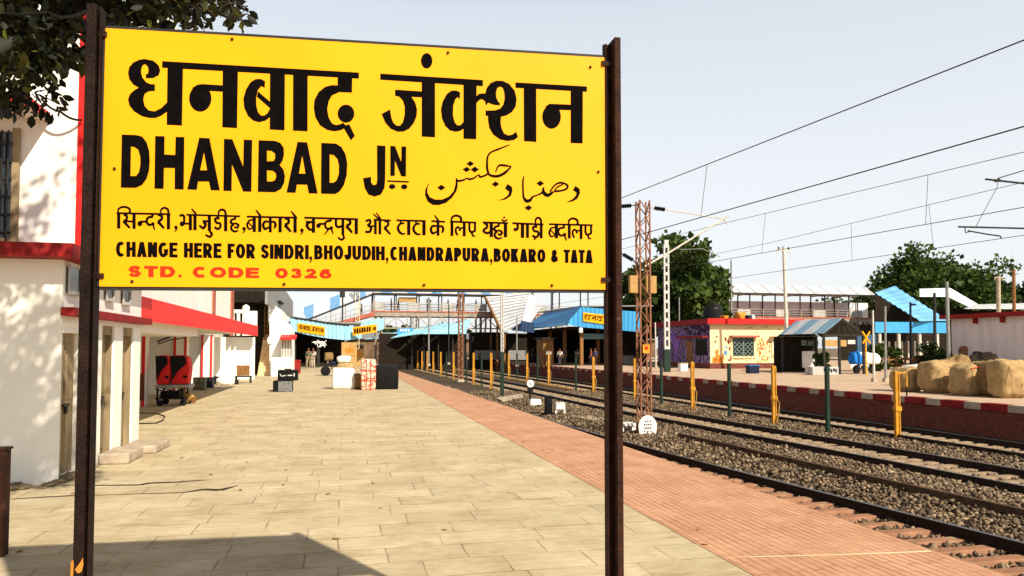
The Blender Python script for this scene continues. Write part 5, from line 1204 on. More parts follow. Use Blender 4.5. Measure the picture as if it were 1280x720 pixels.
# --- foot over bridge
fs = 95.0
M['fobstripe'] = stripes('blue_and_white_roof_bands', (.20,.42,.72), (.74,.76,.80), 3.2, 'x', .38)
M['fobstripe2'] = stripes('grey_and_white_roof_bands', (.52,.53,.56), (.78,.79,.82), 2.4, 'x', .25)
M['ribbed'] = stripes('ribbed_white_sheet', (.33,.34,.37), (.74,.75,.78), .95, 'y', .2)
fob = thing('foot_overbridge', 'long steel foot overbridge with banded roof, railings and faded red deck girder', 'footbridge', (ons(540, 400, fs).x, fs, 0))
def span(xa, xb, zd, ze, zr_, roofmat, npost, dark=False):
    ra, rb = ons(xa, 400, fs).x, ons(xb, 400, fs).x; D = 3.6
    m = MB(); m.box(ra, rb, fs-.06, fs+.06, zd-.55, zd-.02); m.box(ra, rb, fs+D-.06, fs+D+.06, zd-.55, zd-.02); m.build('girder', M['fobsteel'], fob)
    m = MB(); m.box(ra, rb, fs-.12, fs+D+.12, zd-.018, zd+.16); m.build('deck', M['deckred'], fob)
    m = MB()
    n = npost*2
    for i in range(n+1):
        x = ra+(rb-ra)*i/n; m.beam((x, fs, zd-2.0), (x, fs, zd-.56), .1)
        if i < n: y = ra+(rb-ra)*(i+1)/n; m.beam((x, fs, zd-2.0 if i % 2 else zd-.6), (y, fs, zd-.6 if i % 2 else zd-2.0), .1)
    m.beam((ra, fs, zd-2.05), (rb, fs, zd-2.05), .16); m.build('truss', M['fobsteel'], fob)
    m = MB()
    for z in (.5, .85, 1.2): m.beam((ra, fs, zd+z), (rb, fs, zd+z), .06); m.beam((ra, fs+D, zd+z), (rb, fs+D, zd+z), .06)
    for i in range(npost*2+1): x = ra+(rb-ra)*i/(npost*2); m.beam((x, fs, zd-.5), (x, fs, zd+1.2), .09)
    m.build('railing', M['fobsteel'], fob)
    for i in range(0, npost*2, 3):
        m = MB(); x = ra+(rb-ra)*i/(npost*2); y = ra+(rb-ra)*(i+1)/(npost*2); m.box(x+.06, y-.06, fs-.03, fs+.0, zd+.2, zd+1.15); m.build('railing_panel', M['greywall'], fob)
    for i in range(npost+1):
        x = ra+(rb-ra)*i/npost; m = MB(); m.beam((x, fs+.15, zd), (x, fs+.15, ze), .14); m.beam((x, fs+D-.15, zd), (x, fs+D-.15, ze), .14); m.beam((x, fs+.15, ze-.12), (x, fs+D-.15, ze-.12), .1); m.build('roof_post', M['darkmetal'], fob)
    m = MB(); m.slab([(ra, fs-.5, ze), (rb, fs-.5, ze), (rb, fs+D/2, zr_), (ra, fs+D/2, zr_)], .05); m.slab([(ra, fs+D/2, zr_), (rb, fs+D/2, zr_), (rb, fs+D+.5, ze), (ra, fs+D+.5, ze)], .05); m.build('roof', roofmat, fob)
    m = MB(); m.box(ra, rb, fs-.56, fs-.5, ze-.18, ze-.02); m.build('eave', M['darkmetal'], fob)
    m = MB()
    for i in range(4):
        x = ra+(rb-ra)*(i+.5)/4; m.box(x-.35, x+.35, fs+.4, fs+.9, 0 if i else -.0, zd-.56)
    return ra, rb, m
zdA = ons(540, 390.5, fs).z; zeA = ons(540, 367.5, fs).z
ra, rb, _ = span(466, 662, zdA, zeA, zeA+1.0, M['fobstripe'], 7)
zdB = ons(1000, 397.5, fs).z; zeB = ons(1000, 367.5, fs).z
ra2, rb2, _ = span(663, 1092, zdB, zeB, zeB+1.3, M['fobstripe2'], 13)
for x in (474, 520, 604, 700, 858, 960, 1088):
    q = ons(x, 400, fs); m = MB(); z0 = -1.2 if 474 < x < 604 else 0
    for dx in (-.35, .35):
        for dy in (.3, 3.3): m.beam((q.x+dx, fs+dy, z0), (q.x+dx, fs+dy, zdA-.56), .16)
    for k in range(4): a_ = z0+(zdA-.6-z0)*k/4; b_ = z0+(zdA-.6-z0)*(k+1)/4; m.beam((q.x-.35, fs+.3, a_), (q.x+.35, fs+.3, b_), .07)
    m.build('trestle', M['fobsteel'], fob)
# screens and name board under the right-hand span
m = MB(); p0, p1 = ons(792, 395, fs+3.7), ons(1085, 395, fs+3.7); m.box(p0.x, p1.x, fs+3.7, fs+3.75, zdB+.05, zeB-.9); m.build('back_screen', M['whitesheet'], fob)
m = MB(); p0, p1 = ons(496, 395, fs+3.7), ons(596, 395, fs+3.7)
m.box(p0.x, p0.x+2.2, fs+.0, fs+.05, zdA+1.3, zdA+1.9); m.build('notice_panel', M['carton'], fob)
# stair roof coming down at the left, its banded slope seen from the side
A0, A1, B0, B1 = ons(383, 399.5, fs), ons(467, 366.5, fs), ons(380, 389, fs), ons(440, 365, fs)
m = MB(); m.slab([A0, A1, Vector((A1.x, fs+1.9, A1.z+1.5)), Vector((A0.x-.6, fs+1.9, A0.z+1.5))], .06); m.build('stair_roof', M['fobstripe'], fob)
m = MB(); m.beam(A0-Vector((0,.05,.1)), A1-Vector((0,.05,.1)), .12, .2); m.build('stair_eave', M['darkmetal'], fob)
S0, S1 = ons(395, 412, fs), ons(468, 392, fs)
m = MB(); m.beam(S0, S1, .2, .5); m.beam(S0+Vector((0,3.4,0)), S1+Vector((0,3.4,0)), .2, .5); m.build('stair_girder', M['deckred'], fob)
m = MB()
for k in range(13):
    t_ = k/12; p = S0.lerp(S1, t_); m.beam(p, p+Vector((0,0,1.2)), .07)
    if k % 3 == 0: m.beam(p, Vector((p.x, fs, A0.lerp(A1, max(0, min(1, (p.x-A0.x)/(A1.x-A0.x)))).z)), .12)
for z in (.6, 1.2): m.beam(S0+Vector((0,0,z)), S1+Vector((0,0,z)), .06)
m.build('stair_railing', M['fobsteel'], fob)
# white ribbed roof over the stair coming down to the far platform
sr = thing('stair_roof', 'white ribbed sheet roof sloping down from the footbridge to the far platform', 'roof', (ons(640, 415, 86).x, 86, 0))
q = [ons(605, 366, 96), ons(663, 361.5, 96), ons(651, 404, 84), ons(629, 416, 84)]
m = MB(); m.corr(q[0], q[3], q[2], q[1], 13, .10); m.build('left_slope', M['ribbed'], sr)
q2 = [ons(663, 361.5, 96), ons(677, 384, 95), ons(657, 411, 84.5), ons(651, 404, 84)]
m = MB(); m.corr(q2[0], q2[3], q2[2], q2[1], 12, .08); m.build('right_slope', M['ribbed'], sr)
m = MB()
for (a_, b_) in ((q[0], q[3]),): m.beam(a_-Vector((.1,.2,.15)), b_-Vector((.1,.2,.15)), .2, .35)
m.build('edge_beam', M['brown'], sr)
for k in range(3): p = q[0].lerp(q[3], .25+.35*k); m = MB(); m.beam((p.x+.3, p.y, -1), (p.x+.3, p.y, p.z-.2), .2); m.build('post', M['brown'], sr)

# --- pale blue awnings far off beyond the yellow posts
aw = thing('far_canopy', 'far row of pale blue slanting awnings beyond the yellow posts', 'canopy', tuple(ons(540, 440, 88)))
for pts in ([(456,424,96),(500,413,98),(522,410,98),(490,421,95)], [(488,422.5,93),(520,409,96),(538,407,96),(508,419.5,92)], [(510,419,91.5),(545,405.5,95),(566,402.5,94),(530,416.5,90.5)], [(528,417,90),(560,406,93),(588,399,92),(582,417,89)]):
    P = [ons(x, y, s) for x, y, s in pts]; m = MB(); m.slab(P, .06); m.build('awning', M['lightblue'], aw)
for x, s in ((515, 93), (530, 92), (548, 91), (566, 90), (580, 89.5)): p = ons(x, 418, s); m = MB(); m.beam((p.x, p.y, -1), (p.x, p.y, p.z), .16); m.build('column', M['darkmetal'], aw)
p0, p1 = ons(474, 420, 93.5), ons(584, 420, 93.5); m = MB(); m.box(p0.x, p1.x, 94, 94.2, -1, p0.z+.3); m.build('shade_back_wall', M['dark'], aw)  # dark wall added as the shade behind the awnings
a_ = ons(496, 418, 93); m = MB(); p = [ons(497,411,93.7), ons(516,409.5,93.7), ons(516,416.5,93.7), ons(497,420,93.7)]; m.ext(p, (0,.05,0)); nb2 = m.build('notice_board', M['blue'], aw)
m = MB(); z = ons(506, 413, 93.6)
for k in range(4): m.box(z.x-.6+.33*k, z.x-.4+.33*k, 93.62, 93.65, z.z-.12, z.z+.14)
m.build('notice_marks', M['white'], nb2)

# --- big blue canopy on the far platform
cp = thing('blue_canopy', 'big blue canopy with a ribbed gable and yellow name board on the far platform', 'canopy', tuple(onz(745, 459, 0)))
G0, G1, G2, G3 = ons(711, 405, 66), ons(800, 415, 66), ons(800, 389.5, 66), ons(727, 383.5, 66)
m = MB()
xs = [711, 727, 757, 800]
m.corr(ons(711,406,66), ons(727,409,66), ons(727,383.5,66), ons(711,401,66), 3, .06); m.corr(ons(727,409,66), ons(800,415,66), ons(800,390,66), ons(727,383.5,66), 14, .06); m.build('gable', M['blue'], cp)
r0 = ons(711, 402, 66); far = onr(653, 404, r0.x)
zb_ = r0.z-.25; zt_ = G3.z
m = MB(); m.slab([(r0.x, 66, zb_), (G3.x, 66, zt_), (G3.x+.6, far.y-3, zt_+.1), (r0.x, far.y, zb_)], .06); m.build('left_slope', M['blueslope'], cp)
m = MB(); m.beam((r0.x-.02, 65.9, zb_-.02), (r0.x-.02, far.y, zb_-.02), .12, .14); m.build('gutter', M['lightblue'], cp)
m = MB(); m.slab([(G3.x, 65.9, zt_+.02), (r0.x+8.4, 65.9, zt_+.12), (r0.x+8.4, far.y, zt_+.3), (G3.x+.6, far.y, zt_+.3)], .1); m.build('roof', M['greymetal'], cp)
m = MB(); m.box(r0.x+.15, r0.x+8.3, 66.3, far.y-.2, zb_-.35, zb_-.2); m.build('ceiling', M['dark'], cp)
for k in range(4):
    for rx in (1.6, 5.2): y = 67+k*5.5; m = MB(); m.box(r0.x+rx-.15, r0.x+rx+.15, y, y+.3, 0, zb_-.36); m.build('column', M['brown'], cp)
m = MB(); m.box(r0.x+.3, r0.x+8.2, far.y-1.2, far.y-1., 0, zb_-.36); m.box(r0.x+8, r0.x+8.2, 67, far.y-1.2, 0, zb_-.36); m.build('shade_back_wall', M['dark'], cp)  # with the ceiling, dark walls added to blacken the space under the canopy
b_ = board(cp, [(729,390.5),(760,394),(760,406),(729,401.5)], 65.85, None)
hindi(b_, ((730,391.8),(795,399),(795,406.8),(730,399.6)), 65.845, .46)
m = MB(); p = ons(726, 411, 65.9); m.box(p.x-.15, p.x+.15, 65.8, 66.1, p.z-.35, p.z+.1); m.build('speaker_horn', M['white'], cp)
m = MB(); p0, p1 = ons(727, 417, 72), ons(760, 424, 72); m.box(p0.x, p1.x, 72, 72.1, p1.z, p0.z); m.build('inner_board', M['lightblue'], cp)
m = MB(); m.corr(ons(668,416,72), ons(640,413,90), ons(645,399,90), ons(668,404,74), 6, .05); 
c2 = tag(m.build('small_canopy', M['deepblue'], base=ons(660, 414, 80)), 'small dark blue canopy edge behind the big blue canopy', 'canopy')
# dark stall blocks added to deepen the shade under the roofs; one brown stall
for (x0, x1, s, zt, mt, lb) in ((590, 632, 93, 3.6, 'dark', 'dark stall block added for the shade under the slanting white stair roof'), (632, 664, 91, 3.4, 'dark', 'dark stall block added as shade between the stair roof and the blue canopy'), (679, 692, 70, 2.6, 'brown', 'brown stall covered with small goods under the blue canopy'), (776, 796, 70, 3.2, 'dark', 'dark stall block added as shade behind the brown lattice mast')):
    a_, c_ = ons(x0, 440, s), ons(x1, 440, s); t = thing('stall', lb, 'stall', ((a_.x+c_.x)/2, s, 0)); z0 = 0 if x0 > 640 else -1  # shared name: the dark ones are added shade blocks, the brown one a stall
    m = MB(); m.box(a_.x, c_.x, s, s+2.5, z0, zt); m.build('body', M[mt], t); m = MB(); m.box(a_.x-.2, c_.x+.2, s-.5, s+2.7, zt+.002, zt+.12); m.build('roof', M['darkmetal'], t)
    m = MB(); m.box(a_.x+.2, c_.x-.2, s-.35, s-.01, .0, .95) if z0 == 0 else m.box(a_.x+.3, c_.x-.3, s-.2, s-.01, .2, 1.4); m.build('counter', M['greymetal'] if mt == 'dark' else M['brown'], t)
# vending machine beside the mast
q = onz(787, 455, 0); t = thing('vending_machine', 'grey and blue vending machine seen between signpost and lattice mast', 'machine', tuple(q)); zt = ons(787, 416, q.y).z
m = MB(); m.box(q.x-.35, q.x+.35, q.y, q.y+.6, 0, zt); m.build('cabinet', M['silver'], t, bevel=.03); m = MB(); m.box(q.x-.26, q.x+.26, q.y-.02, q.y-.001, zt*.5, zt*.92); m.build('display', M['glassdark'], t); m = MB(); m.box(q.x-.28, q.x+.28, q.y-.02, q.y-.001, zt*.12, zt*.4); m.build('panel', M['blue'], t)
# solid earth island under the far awnings keeps the shade
# --- blue stair hall at right, roofs behind
hall = thing('blue_stair_hall', 'steep sky blue roofed stair hall with a deep blue band below it', 'building', (ons(1140, 440, 88).x, 88, 0))
q = [ons(1093, 366, 92), ons(1118, 357.5, 96), ons(1185, 401, 84), ons(1150, 401.5, 82)]
m = MB(); m.corr(q[0], q[3], q[2], q[1], 9, .08); m.build('roof', mat('blue_sheet_fading_to_violet', (.16,.40,.74), .5, .35, .25), hall)
a_, c_ = ons(1094, 401, 83), ons(1184, 401, 83); z0, z1 = ons(1120, 416, 83).z, ons(1120, 402.5, 83).z
m = MB(); m.box(a_.x, c_.x, 83, 83.15, z0, z1); m.build('band', M['blue'], hall)
m = MB(); m.box(a_.x, c_.x, 90, 90.2, 0, z1-.1); m.build('shade_back_wall', M['dark'], hall)  # dark wall painting in the shade below the band
m = MB(); m.ext([ons(1094,368,88), ons(1094,401,88), ons(1148,401,88)], (0,.1,0)); m.build('gable_side', M['dark'], hall)
for x in (1100, 1124, 1150, 1172): p = ons(x, 430, 83.3); m = MB(); m.box(p.x-.15, p.x+.15, 83.2, 83.5, 0, z0); m.build('column', M['steelgrey'], hall)
m = MB()
for k in range(9): p = ons(1104+k*8, 437, 86); m.box(p.x-.1, p.x+.1, 86, 86.1, .4, 2.6)
m.build('railing', M['steelgrey'], hall)
for pts, lb in (([(1150,371,101),(1150,361,104),(1188,360,104),(1222,380,103),(1212,384,101),(1185,371,101)], 'white sheet roof end behind the blue stair hall'), ([(1205,386,100),(1222,380.5,104),(1285,379,104),(1285,386.5,100)], 'long white sheet roof behind the right-hand shed')):
    P = [ons(x, y, s) for x, y, s in pts]; z = min(p.z for p in P)
    t = thing('shed_roof', lb, 'roof', (P[0].x, P[0].y, 0)); m = MB(); m.ext(P, (0, .1, .02)); m.build('sheet', M['fobstripe2'] if len(pts) == 4 else M['whitesheet'], t)
    m = MB(); m.box(min(p.x for p in P)+.3, max(p.x for p in P)-.3, 104.3, 104.6, 0, z); m.build('wall', M['dark'], t)

# --- mural building on the far platform
ks = onz(888, 461, 0); kr, kk_ = ks.x, ks.y
kz = ons(900, 405, kk_).z; kend = ons(995, 455, kk_).x; kback = onr(823, 458, kr).y
kb = thing('mural_building', 'red roofed building with a purple mural side wall and orange plants on its cream front', 'building', (kr, kk_, 0))
m = MB(); m.box(kr, kend, kk_, kback, .45, kz); m.build('front_wall', M['cream'], kb)
m = MB(); m.box(kr-.03, kr-.002, kk_+.02, kback, .45, kz); m.build('side_wall', M['lilac'], kb)
m = MB(); m.box(kr-.06, kend+.05, kk_-.06, kback+.05, -.02, .449); m.build('plinth', M['brick'], kb)
m = MB(); m.box(kr-.45, kend+.5, kk_-.5, kback+.4, kz+.001, kz+.42); m.build('roof', M['maroon'], kb)
m = MB(); m.box(kr-.46, kend+.52, kk_-.53, kk_-.502, kz+.0, kz+.43); m.build('fascia', M['red'], kb)
def kp(x, y, d=0): return ons(x, y, kk_-d)
def window(x0, x1, y0, y1, gr):
    a_, c_ = kp(x0, y1), kp(x1, y0); m = MB(); m.box(a_.x, c_.x, kk_-.02, kk_-.002, a_.z, c_.z); wn = m.build('window', M['glassdark'], kb)
    m = MB()
    if gr:
        n = 5; w_ = (c_.x-a_.x)/n; h_ = (c_.z-a_.z)/4
        for i in range(n):
            for j in range(4):
                cx_, cz_ = a_.x+w_*(i+.5), a_.z+h_*(j+.5)
                m.beam((cx_-w_/2, kk_-.05, cz_), (cx_, kk_-.05, cz_+h_/2), .045); m.beam((cx_, kk_-.05, cz_+h_/2), (cx_+w_/2, kk_-.05, cz_), .045); m.beam((cx_-w_/2, kk_-.05, cz_), (cx_, kk_-.05, cz_-h_/2), .045); m.beam((cx_, kk_-.05, cz_-h_/2), (cx_+w_/2, kk_-.05, cz_), .045)
        m.beam(((a_.x+c_.x)/2, kk_-.05, a_.z), ((a_.x+c_.x)/2, kk_-.05, c_.z), .07)
    else:
        for f in (.0, .2, .55, 1): x = a_.x+(c_.x-a_.x)*f; m.beam((x, kk_-.05, a_.z), (x, kk_-.05, c_.z), .09)
    m.build('grille', M['grille'] if gr else M['white'], wn)
    m = MB(); m.box(a_.x-.12, a_.x, kk_-.06, kk_-.002, a_.z-.1, c_.z+.05); m.box(c_.x, c_.x+.12, kk_-.06, kk_-.002, a_.z-.1, c_.z+.05); m.box(a_.x-.12, c_.x+.12, kk_-.1, kk_-.003, a_.z-.18, a_.z-.08); m.build('window_frame', M['cream'], wn)
    m = MB(); m.box(a_.x-.25, c_.x+.3, kk_-.5, kk_-.003, c_.z+.06, c_.z+.2); m.build('sunshade', M['deckred'] if gr else M['cream'], wn)
window(915.5, 942, 422.5, 445, True); window(966, 990, 423, 443, False)
# painted figures and plants on the front
r3 = random.Random(11)
def blob(m, x, y, w_, h_, n=9):
    p = [kp(x+w_*(1+.25*r3.uniform(-1,1))*math.cos(2*math.pi*i/n), y+h_*(1+.25*r3.uniform(-1,1))*math.sin(2*math.pi*i/n), .012) for i in range(n)]; m.ext(p, (0, .008, 0))
m = MB()
for x, y, a_, b_ in ((897,448,4,6),(901,452,3,5),(893,451,2.5,5),(896,440,2.2,4),(904,446,1.5,4)): blob(m, x, y, a_, b_)
for i in range(46):
    x = r3.gauss(954, 6.5); y = r3.uniform(424, 452); blob(m, x, y, r3.uniform(.5,1.5), r3.uniform(.8,2.2), 6)
m.build('orange_painting', M['orange'], kb)
m = MB()
for x, y, a_, b_ in ((907,441,2,3.5),(908,434,1.2,2)): blob(m, x, y, a_, b_)
m.build('blue_painting', M['bluefig'], kb)
m = MB()
for x, y, a_, b_ in ((896,421,1,1.6),(894,427,1,2),(907,424,1.2,3),(911,428,1.1,2.5),(912,436,1,2.5),(914,446,1.5,2.5),(912,450,1.8,1.6)): blob(m, x, y, a_, b_)
for k in range(5): blob(m, 919+k*2.6, 449+r3.uniform(-.6,.6), .9, .5, 5)
for i in range(14): blob(m, r3.uniform(948, 962), r3.uniform(425, 440), .5, 1.2, 5)
m.build('dark_painting', M['maroon'], kb)
m = MB()
for i in range(30): x = r3.uniform(932, 975); blob(m, x, 411+3*math.sin(x*.3)+r3.uniform(-3,3), r3.uniform(.4,1), r3.uniform(.5,1.2), 5) if r3.random() < .5 else blob(m, x, r3.uniform(446,455), r3.uniform(.4,1), r3.uniform(.5,1.4), 5)
m.build('green_painting', M['leafgreen'], kb)
# tree shapes, door and window on the shaded side
def kq(x, y): return onr(x, y, kr-.034)
m = MB()
for pl, w_ in (([(846,452),(847,435),(845,424),(840,413)], .5), ([(847,435),(850,424),(853,412)], .4), ([(846,440),(842,428),(838,420)], .35), ([(858,452),(858,434)], .3)):
    P = [kq(*p) for p in pl]; m.tube(P, w_*.25, 6)
m.build('tree_painting', mat('violet_mural_paint', (.34,.16,.6), .8, .3, 8), kb)
m = MB()
for i in range(30): p = kq(r3.uniform(850, 886), r3.uniform(409, 420)); m.sack((p.x, p.y, p.z), (.03, .5*r3.uniform(.5,1.6), .22*r3.uniform(.6,1.6)), i, .8, .1, n=4, m=3)
m.build('leaf_painting', M['darkpaint'], kb)
a_, c_ = kq(858, 450), kq(866, 450); m = MB(); m.box(kr-.08, kr-.033, min(a_.y,c_.y), max(a_.y,c_.y), .1, kz*.62); m.build('door', M['brown'], kb)
a_, c_ = kq(870, 450), kq(884, 450); m = MB(); m.box(kr-.07, kr-.033, min(a_.y,c_.y), max(a_.y,c_.y), 1.1, kz*.66); sw_ = m.build('window', M['glassdark'], kb)
m = MB()
for k in range(5): y = min(a_.y,c_.y)+abs(a_.y-c_.y)*(k+.5)/5; m.box(kr-.1, kr-.072, y-.03, y+.03, 1.1, kz*.66)
m.build('window_bars', M['darkmetal'], sw_)
m = MB(); a_, c_ = kq(852, 450), kq(886, 450); m.box(kr-.6, kr-.033, min(a_.y,c_.y), max(a_.y,c_.y), kz*.7, kz*.74); m.build('side_sunshade', M['maroon'], kb)
# things on its roof
p = ons(891, 397, kk_+5); t = thing('water_tank', 'round black plastic water tank on the roof of the mural building', 'water tank', (p.x, kk_+5, kz+.43)); rd = abs(ons(902,390,kk_+5).x-ons(880,390,kk_+5).x)/2; zt = ons(891, 379, kk_+5).z
m = MB(); zb = kz+.43; hh_ = zt-zb; m.lathe((p.x, kk_+5, zb), [(rd*.9,0),(rd,.1)]+[(rd*(1 if k % 2 else .96), .1+hh_*.62*k/8) for k in range(1, 9)]+[(rd*.85,hh_*.82),(rd*.4,hh_*.93)], 24); m.build('body', M['tank'], t, smooth=True); m = MB(); m.lathe((p.x, kk_+5, zb+hh_*.93), [(rd*.4,0),(rd*.4,hh_*.07),(rd*.1,hh_*.09)], 16); m.build('lid', M['tank'], t)
for i, (x, y, w_, h_, mt, lb) in enumerate(((905,396,6,5,'orange','orange and brown rolled goods on the mural building roof'), (925,393,10,10,'yellowp','yellow crate on the mural building roof'), (934,395,5,6,'navy','dark blue container on the mural building roof'), (939,393,4,7,'sackwhite','pale sack on the mural building roof'))):
    p = ons(x, 397, kk_+1+.3*i); sw2 = w_/F*kk_*1.03; sh2 = h_/F*kk_*1.03; m = MB(); m.sack((p.x, kk_+1+.3*i, kz+.43), (sw2, .8, sh2), i, .3, .06); tag(m.build('roof_goods', M[mt], base=(p.x, kk_+1, kz+.43), smooth=True), lb, 'goods')

# --- shelter with the striped roof
ss_ = 42.0
Rg = ons(1052.5, 398, ss_); Le = ons(1029, 417, ss_); Rfar = onr(996, 400.5, Rg.x); re_r = Rg.x+(Rg.x-Le.x)*1.38
sf = Rfar.y
sht = thing('striped_shelter', 'open gabled shelter with a pale blue and white striped roof beside the mural building', 'shelter', (Rg.x, ss_, 0))
m = MB(); m.slab([(Le.x, ss_, Le.z), (Rg.x, ss_, Rg.z), (Rg.x, sf, Rg.z), (Le.x, sf, Le.z)], .04); m.build('roof', stripes('pale_blue_white_roof', (.26,.46,.62), (.72,.74,.76), 2.2, 'y', .5), sht)
m = MB(); m.slab([(Rg.x+.002, ss_, Rg.z), (re_r, ss_, Le.z-.15), (re_r, sf, Le.z-.15), (Rg.x+.002, sf, Rg.z)], .04); m.build('roof_slope', M['darkmetal'], sht)
m = MB(); m.beam((Le.x, ss_+.05, Le.z-.1), (re_r, ss_+.05, Le.z-.1), .1); m.beam((Le.x, ss_+.05, Le.z-.1), (Rg.x, ss_+.05, Rg.z-.08), .1); m.beam((re_r, ss_+.05, Le.z-.15), (Rg.x, ss_+.05, Rg.z-.08), .1)
for f in (.3, .5, .7): x = Le.x+(re_r-Le.x)*f; m.beam((x, ss_+.05, Le.z-.1), (Rg.x+(x-Rg.x)*.4, ss_+.05, Rg.z-.5), .07)
m.build('truss', M['darkmetal'], sht)
for x, y in ((Le.x+.1, ss_+.1), (Le.x+.1, sf-.2), (re_r-.3, ss_+.1), ((Le.x+re_r)/2-.4, ss_+.15), ((Le.x+re_r)/2+1.0, sf-.3)): m = MB(); m.beam((x, y, 0), (x, y, Le.z-.12), .13); m.build('post', M['darkmetal'], sht)
m = MB(); m.box(Le.x-.1, re_r, sf+.4, sf+.6, 0, Le.z-.1); m.ext([(Le.x, sf+.2, Le.z-.1), (re_r, sf+.2, Le.z-.1), (Rg.x, sf+.2, Rg.z-.05)], (0, .1, 0)); m.build('shade_back_wall', M['dark'], sht)  # dark wall and gable infill put the shelter's inner shade into the colour
m = MB(); x0, x1 = ons(1074, 430, sf).x, ons(1098, 430, sf).x; m.box(x0, x1, sf+.2, sf+.39, .4, 2.7); m.build('blue_screen', mat('slate_blue_wall', (.05,.10,.18), .7, .2, 3), sht)
for x0, x1, y0, y1, mt, n_ in ((1002, 1008, 425, 432, 'grille', 'notice'), (1010, 1023, 426, 432, 'grille', 'notice'), (1028, 1058, 425, 433, 'carton', 'long_notice'), (1060, 1069, 425, 430, 'silver', 'notice')):
    a_, c_ = ons(x0, y1, sf-.1), ons(x1, y0, sf-.1); m = MB(); m.box(a_.x, c_.x, sf-.1, sf-.05, a_.z, c_.z); m.build(n_, M[mt], sht)
for x0, x1, y0, y1 in ((1002, 1018, 439, 452), (1062, 1070, 441, 452), (1074, 1085, 440, 454)):
    a_, c_ = ons(x0, y1, sf-.2), ons(x1, y0, sf-.2); m = MB(); m.box(a_.x, c_.x, sf-.3, sf-.25, 0.3, c_.z); m.build('white_panel', M['white'], sht)
# concrete bench with dark markings
a_, c_ = onz(1016, 469, 0), onz(1054, 469, 0); s = a_.y; zt = ons(1030, 458.5, s).z; t = thing('concrete_bench', 'grey concrete block bench with dark painted letters before the striped shelter', 'bench', ((a_.x+c_.x)/2, s, 0))
m = MB(); m.box(a_.x, c_.x, s, s+.8, 0, zt); m.build('block', M['greywall'], t, bevel=.02); m = MB()
for k in range(6): x = a_.x+(c_.x-a_.x)*(.42+.09*k); m.box(x, x+.1, s-.012, s-.002, zt*.3, zt*.72) if k % 2 else m.box(x, x+.14, s-.012, s-.002, zt*.45, zt*.8)
m.build('markings', M['navy'], t)
# bales on the far platform
bl_ = [(1147,490,40,31,'jute',21,0,'low jute bale, leftmost of the big bales'), (1185,492,51,42,'jute',22,.1,'lumpy jute bale leaning in the middle of the row'), (1225,495,46,43,'jute',23,.12,'jute bale with a faint red band across its top'), (1254,496,40,46,'jute2',24,0,'darker jute bale standing second from the right edge'), (1276,498.5,46,51,'jute',25,-.03,'tall jute bale cut by the right edge of the picture')]
for x, y, w_, h_, mt, sd2, ln, lb in bl_:
    q = onz(x, y, 0); k = q.y/F*1.16; m = MB(); m.sack((q.x, q.y+.5, 0), (w_*k*.91, 1.0, h_*k), sd2, .52, .038, lean=ln, n=26, m=22)
    o = tag(m.build('jute_bale', M[mt], smooth=True, base=(q.x, q.y+.5, 0)), lb, 'bale', 'jute bales on the far platform edge')
    m = MB(); zt = h_*k; 
    for f in (-.3, .05, .33):
        m.tube([(q.x+f*w_*k+ln*zt*.2, q.y-.02, zt*.15), (q.x+f*w_*k*1.02+ln*zt*.5, q.y-.035, zt*.5), (q.x+f*w_*k+ln*zt*.8, q.y+.04, zt*.85)], .008, 5)
    m.build('stitched_seam', M['jute2'] if mt == 'jute' else M['brown'], o)
    if sd2 == 23:
        m = MB(); zt = h_*k*.86; m.tube([(q.x-w_*k*.36+ln*zt, q.y+.02, zt-.05), (q.x+ln*zt, q.y-.03, zt+.03), (q.x+w_*k*.42+ln*zt, q.y+.05, zt-.12)], .012, 6); m.build('red_band', M['redink'], o)
for x, y, w_, h_, mt, lb in ((1165, 484, 22, 28, 'sackwhite', 'white sack peeping over the lowest bale'), (1192, 482, 22, 29, 'jute', 'small jute bale behind the row, with a white sack beside it'), (1204, 484, 30, 32, 'sackwhite', 'long white sack lying behind the middle bales'), (1251, 486, 20, 34, 'sackwhite', 'white sack just visible behind the darker bale')):
    q = onz(x, y, 0); k = q.y/F*1.16; m = MB(); m.sack((q.x, q.y+1.0, 0), (w_*k, .8, h_*k), int(x), .5, .04); tag(m.build('sack', M[mt], smooth=True, base=(q.x, q.y+1., 0)), lb, 'sack')
# shed at the right edge: its long shaded wall faces the tracks
q = ons(1190, 440, 47.); hr, hf = q.x, 47.; hn = onr(1340, 440, hr).y; zt = onr(1190, 399, hr).z
shd = thing('white_shed', 'plain whitewashed shed with a dark red overhanging roof edge at the right', 'shed', (hr, hf, 0))
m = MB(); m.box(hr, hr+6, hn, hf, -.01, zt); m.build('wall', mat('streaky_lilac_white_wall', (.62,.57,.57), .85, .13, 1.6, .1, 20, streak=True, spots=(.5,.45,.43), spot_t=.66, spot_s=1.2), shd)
m = MB(); m.box(hr-.7, hr+6.3, hn-.5, hf+.4, zt+.001, zt+.3); m.build('roof', M['maroon'], shd)
for x in (1221, 1255): p = onr(x, 404, hr); m = MB(); m.box(hr-.25, hr-.002, p.y-.12, p.y+.12, zt-.4, zt-.001); m.build('bracket', M['maroon'], shd)
m = MB(); p = onr(1204, 440, hr-.02); m.sack((hr-.01, p.y, p.z-.5), (.02, .8, .9), 3, .6, .12, n=8, m=5); m.build('bare_patch', M['mast'], shd)
p = ons(1225, 452, 40); m = MB(); m.sack((p.x, 40, 0), (2.0, 1., 1.35), 5, .9, .15); tag(m.build('debris_heap', M['dark'], base=(p.x, 40, 0), smooth=True), 'dark heap of broken branches against the shed wall', 'debris')
p = ons(1195, 452, 38); m = MB(); m.sack((p.x, 38, 0), (1.5, 1., 1.2), 15, .9, .15); tag(m.build('debris_heap', M['jute2'], base=(p.x, 38, 0), smooth=True), 'brown heap of debris left of the shed corner', 'debris')

